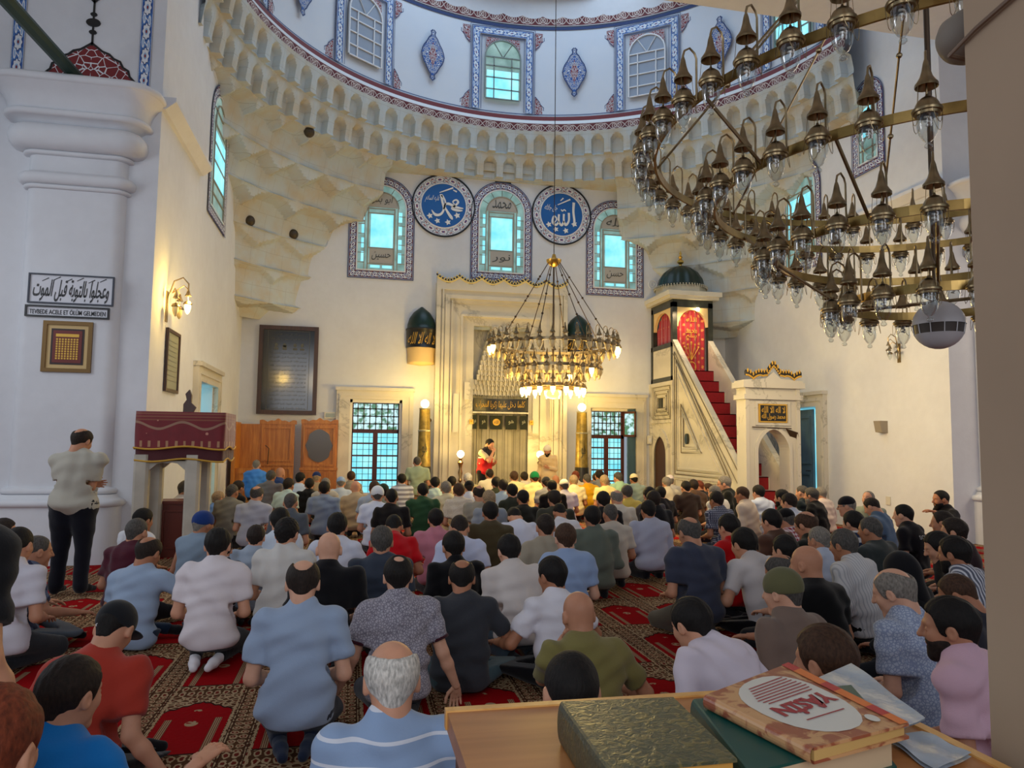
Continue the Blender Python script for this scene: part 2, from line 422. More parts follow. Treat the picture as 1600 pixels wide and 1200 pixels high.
def text_data(s, ar=True, ext=.02, bold=.0):
    cu = D.curves.new('t', 'FONT'); cu.body = shape_ar(s) if ar else s; cu.size = 1; cu.extrude = ext; cu.offset = bold
    cu.align_x = 'CENTER'; cu.align_y = 'CENTER'; cu.resolution_u = 3
    o = D.objects.new('t', cu); COL.objects.link(o)
    dg = bpy.context.evaluated_depsgraph_get(); me = o.evaluated_get(dg).to_mesh()
    V = np.array([v.co[:] for v in me.vertices], dtype=float).reshape(-1, 3); Fc = [tuple(p.vertices) for p in me.polygons]
    o.evaluated_get(dg).to_mesh_clear(); D.objects.remove(o); D.curves.remove(cu)
    return V, Fc
def text_xz(mb, s, cx, cz, wid, hgt, y, ar=True, thick=.006, bold=0, shear=0, rot=0):
    "lettering fitted in a box of the xz plane, standing out towards -y"
    V, Fc = text_data(s, ar, .02, bold)
    if len(V) == 0: return mb
    lo = V.min(0); hi = V.max(0); c = (lo+hi)/2
    X = (V[:, 0]-c[0])/(hi[0]-lo[0]+1e-9)*wid; Z = (V[:, 1]-c[1])/(hi[1]-lo[1]+1e-9)*hgt
    X = X+shear*Z; cr, sr = math.cos(rot), math.sin(rot); X, Z = X*cr-Z*sr, X*sr+Z*cr
    Y = y-(V[:, 2]+.02)/.04*thick
    return mb.add(np.stack([cx+X, Y, cz+Z], 1), Fc)
# ================================================================= the building
XW, XE, YN = -2.8, 10.2, 19.0
def struct(o): o['kind'] = 'structure'; return o
struct(MB().box(-10, 18, -6, 19.7, -.12, 0).build('floor', CARPET))
def holed(name, u0, u1, z0, z1, holes, put, mat):
    "wall of thickness with rectangular holes (u0,u1,z0,z1); put(ua,ub,za,zb) -> box args"
    us = sorted({u0, u1, *[h[0] for h in holes], *[h[1] for h in holes]}); zs = sorted({z0, z1, *[h[2] for h in holes], *[h[3] for h in holes]})
    mb = MB()
    for a, b in zip(us, us[1:]):
        run = None
        for c, d in zip(zs, zs[1:]):
            m = ((a+b)/2, (c+d)/2); solid = not any(h[0] < m[0] < h[1] and h[2] < m[1] < h[3] for h in holes)
            if solid: run = [run[0] if run else c, d]
            elif run: mb.box(*put(a, b, *run)); run = None
        if run: mb.box(*put(a, b, *run))
    return struct(mb.build(name, mat))
WL = (-.13, 1.17, .35, 2.70); WR = (6.19, 7.5, .35, 2.62)
holed('wall_north', -3.4, 10.8, 0, 15, [WL, WR, (2.98, 4.46, 0, 4.74)], lambda a, b, c, d: (a, b, YN, YN+.6, c, d), PLASTER)
holed('wall_west', 11.5, 19, 0, 15, [(14.0, 15.66, 0.4, 2.68)], lambda a, b, c, d: (-3.4, XW, a, b, c, d), PLASTER)
holed('wall_east', 11.6, 19, 0, 15, [(14.73, 16.3, 0, 2.55)], lambda a, b, c, d: (XE, 10.8, a, b, c, d), PLASTER)
struct(MB().box(-9, XW, 10.9, 11.5, 0, 15).build('wall_front_west', PLASTER))
struct(MB().box(XE, 17, 11.0, 11.6, 0, 15).build('wall_front_east', PLASTER))
struct(MB().box(-9, 17, -6, 10.9, 9.0, 9.3).build('ceiling', PLASTER))
# dome, drum and the carved transition zone
DC = (3.58, 12.4); DR = 6.08
prof = [(DR+.12, 12.9)]+[((DR+.12)*math.cos(a*PI/24), 12.9+(DR-1)*math.sin(a*PI/24)) for a in range(1, 13)]
struct(autosmooth(MB().lathe(prof, 72, (*DC, 0)).build('ceiling_dome', PLASTER)))
T0, T1 = math.radians(4), math.radians(176)
def arcstrip(name, R0, z0, R1, z1, mat, n=160, t0=T0, t1=T1, kind='structure', parent=None):
    V = []; U = []
    for i in range(n+1):
        a = t0+(t1-t0)*i/n
        for R, z, v in ((R0, z0, 0), (R1, z1, 1)):
            V.append((DC[0]+R*math.cos(a), DC[1]+R*math.sin(a), z)); U.append((R*(a-t0), v))
    o = mkobj(name, V, [(2*i, 2*i+1, 2*i+3, 2*i+2) for i in range(n)], mat, parent, True, uv=U)
    if kind: o['kind'] = kind
    return o
g = G('drum_plaster').set(.85, spec=.2); n = g.noise(1.5, 4); g.col(g.mix(n, lin(208, 216, 228), lin(222, 226, 232))); DRUMP = g.m
arcstrip('wall_drum', DR+.14, 10.30, DR+.14, 13.0, DRUMP)
arcstrip('trim_1', DR, 9.86, DR, 10.12, FRIEZE, 240)
PWHITE = pm('white_paint', lin(225, 226, 228), .7)
arcstrip('trim_2', DR, 10.12, DR+.05, 10.22, PWHITE)
arcstrip('trim_3', DR+.05, 10.22, DR+.07, 10.34, pm('dark_red_paint', lin(112, 28, 32), .6))
arcstrip('trim_4', DR+.07, 10.34, DR+.13, 10.36, PWHITE); arcstrip('trim_5', DR+.12, 10.40, DR+.12, 10.42, pm('navy_paint', lin(40, 60, 110), .6))
arcstrip('trim_6', DR+.12, 12.78, DR+.11, 12.86, pm('navy_paint', (0, 0, 0))); arcstrip('trim_7', DR+.10, 12.88, DR+.10, 13.2, FRIEZE, 240)
KZ = [(4.62, 8.9), (4.95, 8.30), (5.75, 8.15), (6.55, 7.95), (7.30, 7.45), (8.02, 6.98), (8.70, 6.52), (9.30, 6.26), (9.88, 6.02)]
def wall_r(a):
    c, s = math.cos(a), math.sin(a); r = 99
    if c > 1e-6: r = min(r, (XE-DC[0])/c)
    if c < -1e-6: r = min(r, (XW-DC[0])/c)
    if s > 1e-6: r = min(r, (YN-DC[1])/s)
    return r
V = []; NA = 72*9; rows = []
for t in range(len(KZ)-1):
    z0, K0 = KZ[t]; z1, K1 = KZ[t+1]; nv = 14; ncell = 36 if t >= 6 else (24 if t >= 4 else 18)
    for j in range(nv+1):
        v = j/nv; row = []
        for i in range(NA+1):
            a = T0+(T1-T0)*i/NA; q = (i/NA*ncell+(.5 if t % 2 else 0)) % 1; u = 2*q-1
            if t >= 6: h = (.80-.25*(abs(u)/.62)**2.5) if abs(u) < .62 else -.1
            else: h = .95-.34*abs(u)**2.6 if t % 2 else .95-.40*abs(u)
            s = min(1, max(0, (v-h+.07)/.10)); s = s*s*(3-2*s)*.66+.34*v
            K = K0+(K1-K0)*s
            K += (.05+.03*(t < 6))*(1-u*u)*(1-v)**.5*(1 if v > 0 else .0)*(1 if t else 0)
            K -= .07*max(0, 1-v*6)*(1-abs(u))*(.6 if t else 0)
            W = wall_r(a); r = min(K, W+.06) if K > W-.01 else K
            if abs(DC[0]+W*math.cos(a)-3.72) < 3.3 and math.sin(a) > .6 and z0+(z1-z0)*v < 8.69: r = W+.06
            row.append((DC[0]+r*math.cos(a), DC[1]+r*math.sin(a), z0+(z1-z0)*v))
        rows.append(row)
Fm = [(j*(NA+1)+i, j*(NA+1)+i+1, (j+1)*(NA+1)+i+1, (j+1)*(NA+1)+i) for j in range(len(rows)-1) for i in range(NA)]
o = mkobj('trim_8', [p for r in rows for p in r], Fm, STONE); autosmooth(o, 32); struct(o)
from mathutils.bvhtree import BVHTree
MUQ = BVHTree.FromPolygons([p for r in rows for p in r], Fm)
# lower band of blocks under the muqarnas, standing proud of the wall
mb = MB()
for zz, pr in ((8.66, .10), (8.88, .16)):
    mb.box(.35, 7.1, YN-pr, YN+.02, zz, zz+.205)
struct(mb.build('trim_9', STONE))

def drum_frame(a):
    "empty on the drum wall: local x to the viewer's right, -y towards the middle"
    return (DC[0]+(DR+.055)*math.cos(a), DC[1]+(DR+.055)*math.sin(a), 0), a-PI/2
GREYP = pm('blind_window_grey', lin(150, 160, 176), .6)
NAVY = pm('navy_paint', (0, 0, 0)); WPAINT = PWHITE
for k in range(-2, 3):
    a = PI/2-math.radians(36*k); loc, rz = drum_frame(a)
    real = k % 2 == 0; w_ = .82; zt = 12.68; z0 = 10.42
    e = struct(empty('window_%d' % (k+3), loc, rz))
    rect = [(-w_, z0), (-w_, zt), (w_, zt), (w_, z0)]
    inn = .22
    MB().ribbon(rect, -.20, -.02).build('painted_border', IZB, e)
    MB().ribbon(rect, .02, -.025, inner=0).ribbon([(-w_-.05, z0), (-w_-.05, zt+.05), (w_+.05, zt+.05), (w_+.05, z0)], .012, -.02).ribbon([(-w_+.25, z0), (-w_+.25, zt-.25), (w_-.25, zt-.25), (w_-.25, z0)], .014, -.02).build('painted_line', NAVY, e)
    ow = .46; gz0, gzs = 10.72, 11.86
    MB().prism(arch_pts(-ow, ow, gz0, gzs), -.012, 0, 'y').build('pane', PANEG if real else GREYP, e)
    if real: MB().prism([(-ow+.03, gz0), (ow-.03, gz0), (ow-.03, 11.5), (-ow+.03, 11.5)], -.02, -.012, 'y').build('lower_pane', PANE, e)
    fr = MB().ribbon(arch_pts(-ow, ow, gz0, gzs)[1:]+[(-ow, gz0)], -.035, -.05, 0)
    for x in (-.24, .24): fr.box(x-.014, x+.014, -.045, -.015, gz0, 11.86)
    for z in (gz0, 10.98, 11.30, 11.62, 11.86): fr.box(-ow, ow, -.045, -.015, z-.014, z+.014)
    for s in (-1, 1): fr.tube([(0, -.03, 11.86), (s*.24, -.03, 12.24)], .014, 4)
    fr.build('glazing_bars', pm('grey_metal_bars', lin(120, 130, 126), .5) if real else WPAINT, e)
    for s in (-1, 1):
        P = [(s*ow, gzs+.04)]+[(s*(ow*math.cos(t*PI/20)), gzs+.03+ow*math.sin(t*PI/20)) for t in range(1, 10)]+[(0.04*s, gzs+ow+.08), (s*ow, gzs+ow+.08)]
        MB().prism(P if s > 0 else P[::-1], -.012, 0, 'y').build('spandrel_ornament', ARRS, e)
        for zc, sg in ((z0, 1), (zt, -1)):
            x0 = s*(w_+.07); P = [(x0, zc), (x0+s*.30, zc), (x0+s*.31, zc+sg*.07), (x0+s*.24, zc+sg*.13), (x0+s*.25, zc+sg*.2), (x0+s*.16, zc+sg*.27), (x0+s*.12, zc+sg*.36), (x0+s*.03, zc+sg*.46), (x0, zc+sg*.48)]
            MB().prism(P, -.012, 0, 'y').build('corner_ornament', ARRS, e); MB().ribbon(P[1:], .016*(1 if s*sg > 0 else -1), -.02).build('corner_outline', NAVY, e)
def lozenge(w, h):
    P = []
    R = [(0, 1), (.16, .93), (.10, .84), (.14, .76), (.34, .66), (.52, .50), (.62, .42), (.80, .30), (.92, .16), (1, 0)]
    q = R+[(x, -z) for x, z in R[::-1][1:]]
    return [(x*w, z*h) for x, z in q]+[(-x*w, z*h) for x, z in q[::-1][1:-1]]
for k in (-1.5, -.5, .5, 1.5):
    a = PI/2-math.radians(36*k); loc, rz = drum_frame(a)
    e = struct(empty('trim_%d' % (20+int(k*2)), (loc[0], loc[1], 11.56), rz))
    P = lozenge(.30, .66)
    MB().prism([(x, z) for x, z in P], -.012, 0, 'y').build('painted_medallion', ARB, e)
    MB().ribbon(P+[P[0]], .03, -.02).build('medallion_outline', NAVY, e)
    MB().prism([(x*.35, z*.5) for x, z in P], -.018, -.012, 'y').build('medallion_heart', ARRS, e)

# ---- west pier: pilaster with moulded base and capital
def mould(x0, x1, yb, yf, prof, n=6, rr=.16):
    "stack of rounded outlines: prof = (z, out)"
    V = []; Fc = []; L = None
    for z, q in prof:
        r = rr+q*.5; ring = [(x0-q, yb)]
        for i in range(n+1):
            a = PI+PI/2*i/n; ring.append((x0-q+r+r*math.cos(a), yf-q+r+r*math.sin(a)))
        for i in range(n+1):
            a = -PI/2+PI/2*i/n; ring.append((x1+q-r+r*math.cos(a), yf-q+r+r*math.sin(a)))
        ring.append((x1+q, yb)); L = len(ring); V += [(x, y, z) for x, y in ring]
    for j in range(len(prof)-1):
        for i in range(L-1): Fc.append((j*L+i, j*L+i+1, (j+1)*L+i+1, (j+1)*L+i))
    Fc.append(tuple(range(L))[::-1]); Fc.append(tuple((len(prof)-1)*L+i for i in range(L)))
    return V, Fc
def torus(z, q, h, b): return [(z+h*(1-math.cos(t*PI/6))/2, q+b*math.sin(t*PI/6)) for t in range(7)]
def pilaster(name, x0, x1, yb):
    yf = yb-.14
    V, Fc = mould(x0, x1, yb, yf, [(0, .14), (.74, .14)]+torus(.74, .14, .10, .05)+[(.86, .1), (.9, .08)]+torus(.9, .04, .08, .04)+[(1.0, 0), (4.98, 0)]
        + torus(4.98, .02, .06, .03)+torus(5.04, .04, .16, .07)+[(5.22, .02), (5.24, 0), (5.44, 0)]+torus(5.44, .04, .06, .03)+torus(5.5, .10, .34, .14)
        + [(5.86, .14), (5.9, .2)]+torus(5.9, .24, .09, .05)+[(6.0, .22), (6.03, .25), (6.12, .27), (6.22, .33), (6.30, .42)]+torus(6.30, .42, .10, .04)+[(6.42, .40), (6.42, 0)])
    return struct(autosmooth(mkobj(name, V, Fc, PLASTER), 50))
pilaster('trim_30', -4.42, -3.18, 10.9)
pilaster('trim_31', 10.75, 12.0, 11.0)
V, Fc = mould(-2.8, -2.8, 0, 0, [(0, 0), (1, 0)])
struct(MB().prism([(XW-.02, 6.28), (XW+.06, 6.28), (XW+.20, 6.40), (XW+.20, 6.46), (XW-.02, 6.46)], 10.85, 13.55, 'y').build('trim_32', PLASTER))
struct(MB().prism([(XE+.02, 6.28), (XE-.06, 6.28), (XE-.20, 6.40), (XE-.20, 6.46), (XE+.02, 6.46)], 10.95, 13.55, 'y').build('trim_33', PLASTER))
# painted half medallion and borders above the capital
c0 = at_y(139, 145, 10.88); e = struct(empty('trim_34', (c0.x, 10.9, 6.44)))
R = [(.60, 0), (.60, .06), (.55, .13), (.55, .2), (.49, .26), (.47, .34), (.40, .38), (.36, .46), (.28, .49), (.22, .55), (.13, .58), (0, .68)]
P = R+[(-x, z) for x, z in R[::-1][1:]]
MB().prism(P, -.012, 0, 'y').build('painted_medallion', m_arab('red_floral', lin(120, 30, 34), WHT, lin(120, 30, 34), 9), e)
mb = MB().ribbon(P, -.03, -.018).box(-.012, .012, -.018, 0, .66, 1.35)
for zc, r in ((.86, .045), (1.0, .085), (1.12, .04)): mb.prism([(r*1.1*math.cos(a*PI/8), zc+r*.7*math.sin(a*PI/8)) for a in range(16)], -.02, 0, 'y')
mb.build('medallion_outline', BLACK, e)
P2 = [(x*.7, -z+2.0) for x, z in R]+[(-x*.7, -z+2.0) for x, z in R[::-1][1:]]
MB().prism(P2, -.012, 0, 'y').build('upper_ornament', ARRS, e); MB().ribbon(P2, .03, -.018).build('upper_ornament_outline', BLACK, e)
for px in (237, 38):
    c1 = at_y(px, 70, 10.88)
    struct(MB().ribbon([(c1.x, 6.5), (c1.x, 9.5)], .16, 10.885).build('trim_%d' % (35 if px > 99 else 36), IZB))
# tie beam
pA = Vector((c0.x-.05, 10.86, 6.50)); pB = at_z(6, -4, 6.55); dd = (pB-pA).normalized()
tag(MB().tube([pA, pA+dd*7.5], .085, 8).build('tie_beam', pm('dark_green_paint', lin(22, 52, 40), .5)), 'dark green painted tie beam running overhead from the big pier capital', 'beam')

# ---- upper arched windows with painted tile borders
def arch_window(idx, loc, rz, w_=.84, top=2.72, letters=('الله', 'محمد'), simple=False):
    e = struct(empty('window_%d' % idx, loc, rz)); zs = top-w_-.02
    out = arch_pts(-w_, w_, 0, zs, 24); P = out[1:]+[out[0]]
    MB().ribbon(P, .195, -.02, closed=True, inner=.02).build('painted_border', IZR, e)
    MB().ribbon(P, .02, -.03, closed=True, inner=0).build('border_outline', NAVY, e)
    ow = w_-.24; oz = .24; ozs = zs; q = arch_pts(-ow, ow, oz, ozs, 20)
    MB().ribbon(q[1:]+[q[0]], -.03, -.035, closed=True).build('inner_outline', PWHITE, e)
    MB().prism(q, -.012, 0, 'y').build('pane', PANEG, e)
    px = ow*.56
    if not simple:
        MB().box(-px+.05, px-.05, -.022, -.014, oz+.58, ozs-.16).build('clear_pane', PANE, e)
        for s in (-1, 1):
            for k in range(4):
                z = oz+.2+k*.36; MB().box(s*(ow-.13)-.045, s*(ow-.13)+.045, -.02, -.014, z, z+.26).build('small_pane', PANE, e)
            MB().box(min(s*.03, s*(px-.06)), max(s*.03, s*(px-.06)), -.02, -.014, oz+.05, oz+.12).build('small_pane', PANE, e)
        gm = pm('grey_tracery_plaster', lin(150, 146, 134), .7)
        fr = MB().ribbon([(-px, oz), (-px, ozs)], .03, -.045, 0).ribbon([(px, oz), (px, ozs)], .03, -.045, 0).ribbon([(-px-.09, oz), (-px-.09, ozs)], .02, -.04, 0).ribbon([(px+.08, oz), (px+.08, ozs)], .02, -.04, 0)
        ra = px+.1
        fr.ribbon([(ra*math.cos(PI*i/16), ozs+ra*math.sin(PI*i/16)) for i in range(17)], .03, -.045, 0)
        for z in (oz+.15, oz+.57, ozs-.14, ozs-.02): fr.box(-px, px, -.04, 0, z-.012, z+.012)
        for s in (-1, 1):
            for k in range(6): fr.box(min(s*(px+.1), s*ow), max(s*(px+.1), s*ow), -.03, 0, oz+.18+k*.25-.008, oz+.18+k*.25+.008)
            for k in range(1, 6):
                t = PI*k/6; fr.tube([(ra*math.cos(t), -.02, ozs+ra*math.sin(t)), (ow*math.cos(t), -.02, ozs+ow*math.sin(t))], .008, 4)
        fr.build('tracery', gm, e)
        rl = ra-.04; pn = MB().prism([(rl*math.cos(PI*i/16), ozs+.02+rl*math.sin(PI*i/16)) for i in range(17)], -.03, 0, 'y'); pn.build('lunette_panel', pm('pale_plaster_panel', lin(176, 172, 164), .7), e)
        MB().box(-px+.03, px-.03, -.03, 0, oz+.17, oz+.55).build('lower_panel', pm('pale_plaster_panel', (0, 0, 0)), e)
        mb = MB(); text_xz(mb, letters[0], 0, ozs+.22, .5, .24, -.03, shear=.2); mb.build('lunette_lettering', pm('dark_grey_lettering', lin(70, 72, 70), .6), e)
        mb = MB(); text_xz(mb, letters[1], 0, oz+.36, px*1.4, .22, -.03, shear=.2); mb.build('panel_lettering', pm('dark_grey_lettering', (0, 0, 0)), e)
    else:
        fr = MB()
        MB().prism([(-ow+.12, oz+.5), (ow-.12, oz+.5), (ow-.12, ozs-.1), (-ow+.12, ozs-.1)], -.02, -.012, 'y').build('clear_pane', PANE, e)
        for z in (oz+.25, oz+.5, oz+.9, oz+1.25, ozs, ozs+.3): fr.box(-ow*.9, ow*.9, -.04, 0, z-.012, z+.012)
        for x in (-ow+.11, ow-.11): fr.box(x-.012, x+.012, -.04, 0, oz, ozs+.15)
        fr.ribbon([((ow-.14)*math.cos(PI*i/16), ozs+(ow-.14)*math.sin(PI*i/16)) for i in range(17)], .025, -.04, 0)
        fr.build('tracery', pm('grey_tracery_plaster', (0, 0, 0)), e)
    return e
arch_window(11, (.54, YN, 5.81), 0, letters=('ابو بكر', 'حسين'))
arch_window(12, (3.70, YN, 5.95), 0, letters=('محمد', 'نور'))
arch_window(13, (6.90, YN, 5.70), 0, letters=('الله', 'حسن'))
arch_window(14, (XW, 15.15, 5.85), PI/2, .93, 2.8, simple=True)
arch_window(15, (XE, 15.3, 5.75), -PI/2, .82, 2.75, simple=True)
arch_window(16, (XE, 12.9, 7.3), -PI/2, .5, 2.0, simple=True)

# ---- calligraphy roundels
def roundel(x, z, main, small, label):
    e = thing('calligraphy_roundel', label, 'roundel', (x, YN, z), group=None); r = .84
    C_ = lambda q, n=64: [(q*math.cos(2*PI*i/n), q*math.sin(2*PI*i/n)) for i in range(n)]
    MB().prism(C_(r-.24), -.03, 0, 'y').build('blue_disc', pm('roundel_blue', lin(14, 92, 168), .5), e)
    MB().ribbon(C_(r-.235), -.2, -.03, 0, closed=True).build('patterned_rim', IZC, e)
    MB().ribbon(C_(r-.025), -.03, -.045, 0, closed=True).build('rim_outline', BLACK, e)
    MB().ribbon(C_(r-.25), -.02, -.045, 0, closed=True).build('inner_ring', PWHITE, e)
    wp = pm('white_lettering', lin(232, 232, 230), .5)
    mb = MB(); main(mb); mb.build('large_lettering', wp, e)
    mb = MB(); text_xz(mb, small, -.30, .16, .36, .20, -.03, shear=.25); mb.build('small_lettering', wp, e)
    mb = MB()
    for sx, sz, sr in ((-.36, -.30, .085), (-.16, -.42, .08), (.12, -.44, .085), (.36, -.24, .09)):
        mb.prism([(sx+sr*(1 if i % 2 else .5)*math.cos(PI*i/5), sz+sr*(1 if i % 2 else .5)*math.sin(PI*i/5)) for i in range(10)], -.04, -.03, 'y')
    mb.build('flower_ornament', wp, e)
def stroke(mb, P, W, y=-.045):
    "brush stroke through (x,z) points with varying half widths"
    n = len(P); Q = []; Wd = []
    for i in range(n-1):
        p0 = P[max(i-1, 0)]; p1 = P[i]; p2 = P[i+1]; p3 = P[min(i+2, n-1)]
        for t in (0, .2, .4, .6, .8):
            f = lambda a, b, c, d: .5*(2*b+(c-a)*t+(2*a-5*b+4*c-d)*t*t+(3*b-a-3*c+d)*t**3)
            Q.append(tuple(f(p0[k], p1[k], p2[k], p3[k]) for k in (0, 1))); Wd.append(W[i]*(1-t)+W[i+1]*t)
    Q.append(P[-1]); Wd.append(W[-1]); V = []
    for i, p in enumerate(Q):
        a = Q[max(i-1, 0)]; b = Q[min(i+1, len(Q)-1)]; d = Vector((b[0]-a[0], b[1]-a[1])); d.normalize()
        nx, nz = -d.y*Wd[i], d.x*Wd[i]
        V += [(p[0]+nx, y, p[1]+nz), (p[0]-nx, y, p[1]-nz), (p[0]+nx, y+.02, p[1]+nz), (p[0]-nx, y+.02, p[1]-nz)]
    Fc = []
    for i in range(len(Q)-1):
        k = 4*i; Fc += [(k, k+1, k+5, k+4), (k, k+4, k+6, k+2), (k+1, k+3, k+7, k+5)]
    mb.add(V, Fc)
def muh(mb):
    stroke(mb, [(.50, -.10), (.36, -.10), (.22, -.06), (.30, .02), (.38, .12), (.32, .18), (.24, .12), (.30, .04)], [.012, .035, .03, .025, .028, .02, .018, .008])
    stroke(mb, [(.52, -.04), (.34, -.02), (.12, .06), (.02, .0), (.10, -.16), (.20, -.30), (.24, -.36)], [.01, .03, .034, .02, .03, .04, .01])
    stroke(mb, [(-.08, .30), (-.04, .10), (.0, -.10), (-.08, -.24), (-.22, -.26), (-.32, -.14)], [.034, .03, .026, .03, .036, .008])
    stroke(mb, [(-.06, .28), (.04, .10), (.0, -.1)], [.03, .02, .02]); stroke(mb, [(-.12, .34), (.24, .50)], [.01, .02]); stroke(mb, [(.24, .44), (.34, .4)], [.012, .02])
def alh(mb):
    stroke(mb, [(.34, .36), (.33, .10), (.36, -.18), (.32, -.30)], [.036, .03, .03, .01])
    stroke(mb, [(.20, .06), (.20, -.16), (.12, -.28), (.06, -.18), (.06, .02)], [.03, .026, .034, .024, .026])
    stroke(mb, [(.06, -.18), (0, -.30), (-.08, -.20), (-.08, .0)], [.024, .032, .024, .026])
    stroke(mb, [(-.08, -.2), (-.16, -.30), (-.26, -.22), (-.22, -.06), (-.14, -.14), (-.24, -.28)], [.024, .03, .03, .02, .018, .008])
    stroke(mb, [(-.12, .26), (.24, .44)], [.01, .02]); stroke(mb, [(-.02, .14), (.02, .10), (.07, .14), (.12, .1)], [.012, .015, .015, .008]); stroke(mb, [(-.04, .38), (.04, .46)], [.01, .018])
roundel(2.13, 7.87, muh, 'عليه السلام', 'round blue calligraphy disc between the arched window nearest the pier corner and the middle one')
roundel(5.36, 7.88, alh, 'جل جلاله', 'round blue calligraphy disc with three tall upright strokes above the small chandelier')
e = tag(MB().box(-.22, .22, -.02, 0, -.14, .14).build('calligraphy_tile', BLACK, loc=(3.72, YN, 8.76)), 'small black and white lettered tile under the stone band above the middle window', 'tile')
mb = MB(); text_xz(mb, 'بسم الله', 0, 0, .36, .2, -.02); mb.build('lettering', PWHITE, e)

# ---- ground windows in the north wall
def marble_frame(e, u0, u1, z1, o0, o1, oz, dep=.10, mat=None):
    mb = MB().box(u0, o0, -dep, .0, 0, z1).box(o1, u1, -dep, .0, 0, z1).box(o0, o1, -dep, .0, oz, z1)
    mb.box(u0-.03, u1+.03, -dep-.05, -.0, z1-.06, z1+.02).ribbon([(u0+.06, 0), (u0+.06, z1-.16), (u1-.06, z1-.16), (u1-.06, 0)], -.04, -dep-.02, -dep)
    return mb.build('marble_surround', mat or MARBLE, e)
def casement(idx, W_, u0, u1, loc, rz, shutter=False, openleaf=False):
    e = struct(empty('window_%d' % idx, loc, rz)); o0, o1, z0, z1 = W_
    marble_frame(e, u0, u1, 2.98, o0, o1, z1)
    MB().box(o0, o0+.06, .0, .5, z0, z1).box(o1-.06, o1, .0, .5, z0, z1).box(o0, o1, 0, .5, z1-.08, z1).build('reveal', PWHITE if not shutter else MARBLE, e)
    wx = o1 if not shutter else o1-.28
    zm = z0+(z1-z0)*.66
    f = MB().box(o0+.0, o0+.09, .12, .2, z0, z1-.02).box(wx-.09, wx, .12, .2, z0, z1-.02).box(o0, wx, .12, .2, zm-.05, zm+.05).box(o0, wx, .12, .2, z1-.1, z1).box((o0+wx)/2-.06, (o0+wx)/2+.06, .11, .2, z0, zm)
    for k in range(1, 5): f.box(o0+.09, wx-.09, .13, .18, z0+(zm-z0)*k/5-.02, z0+(zm-z0)*k/5+.02)
    f.build('wooden_frame', pm('red_brown_frame', lin(70, 26, 20), .4), e)
    MB().box(o0+.08, wx-.08, .16, .17, z0, zm).build('lower_panes', PANE, e)
    MB().box(o0+.08, wx-.08, .17, .18, zm, z1-.05).build('upper_pane', PANET, e)
    gr = MB()
    for k in range(1, 8): x = o0+.05+(wx-o0-.1)*k/8; gr.tube([(x, .10, zm+.03), (x, .10, z1-.06)], .014, 6)
    for k in range(1, 4):
        z = zm+(z1-zm-.04)*k/4; gr.tube([(o0+.05, .10, z), (wx-.05, .10, z)], .014, 6)
        for j in range(1, 8): gr.ell((o0+.05+(wx-o0-.1)*j/8, .10, z), (.03, .03, .03), 8, 6)
    gr.build('iron_grille', pm('black_iron', (.01, .012, .016), .45), e)
    gr = MB()
    for k in range(1, 8): x = o0+.05+(wx-o0-.1)*k/8; gr.box(x-.008, x+.008, .152, .158, z0, zm)
    for k in range(1, 10): gr.box(o0+.09, wx-.09, .152, .158, z0+(zm-z0)*k/10-.006, z0+(zm-z0)*k/10+.006)
    gr.build('outer_bars', pm('blue_grey_bars', lin(84, 150, 165), .5), e)
    if shutter:
        MB().box(wx+.05, o1-.02, -.05, .0, z0, z1-.02).box(wx+.08, o1-.05, -.06, -.05, z0+.2, z0+1.0).box(wx+.08, o1-.05, -.06, -.05, z0+1.15, z1-.2).build('blue_shutter', pm('blue_grey_shutter', lin(58, 88, 106), .5), e)
        p = empty('open_top_leaf', (wx-.02, .1, 0), -1.0, e); lw = .42
        MB().box(0, .05, -.03, .0, zm, z1-.08).box(lw-.05, lw, -.03, 0, zm, z1-.08).box(0, lw, -.03, 0, zm, zm+.06).box(0, lw, -.03, 0, z1-.14, z1-.08).build('leaf_frame', pm('red_brown_frame', (0, 0, 0)), p)
        MB().box(.04, lw-.04, -.02, -.01, zm, z1-.1).build('leaf_pane', PANET, p)
    return e
casement(21, WL, -.46, 1.45, (0, YN, 0), 0)
casement(22, WR, 6.02, 7.78, (0, YN, 0), 0, shutter=True)
# west wall window with shutter; east wall doorway
e = struct(empty('window_23', (XW, 0, 0), PI/2)); marble_frame(e, 13.75, 16.0, 3.0, 14.0, 15.66, 2.68)
MB().box(14.0, 14.75, .06, .12, .4, 2.68).build('blue_shutter', pm('blue_grey_shutter', (0, 0, 0)), e)
MB().box(14.0, 15.66, .3, .32, .4, 2.68).build('bright_pane', PANE, e); MB().box(15.6, 15.66, -.0, .3, .4, 2.68).build('reveal', PWHITE, e)
e = struct(empty('door_1', (XE, 0, 0), -PI/2)); marble_frame(e, -16.6, -14.45, 2.87, -16.3, -14.73, 2.55, mat=GMARBLE)
MB().box(-16.3, -14.73, .5, .52, 0, 2.55).build('bright_pane', PANE, e)
MB().box(-14.79, -14.73, 0, .55, 0, 2.55).build('reveal', PWHITE, e)
d = empty('blue_door_leaf', (-16.28, .12, 0), -.12, e); DM = pm('faded_blue_door', lin(92, 122, 142), .55, var=.2)
mb = MB().box(0, 1.36, 0, .05, .02, 2.5)
for x in (.1, .75):
    for z0, z1 in ((.15, 1.05), (1.25, 2.35)): mb.ribbon([(x, z0), (x, z1), (x+.52, z1), (x+.52, z0)], -.05, -.02, 0, closed=True)
mb.build('door_boards', DM, d); MB().tube([(1.24, -.0, 1.1), (1.24, -.05, 1.1), (1.12, -.05, 1.1)], .012, 6).build('door_handle', BLACK, d)

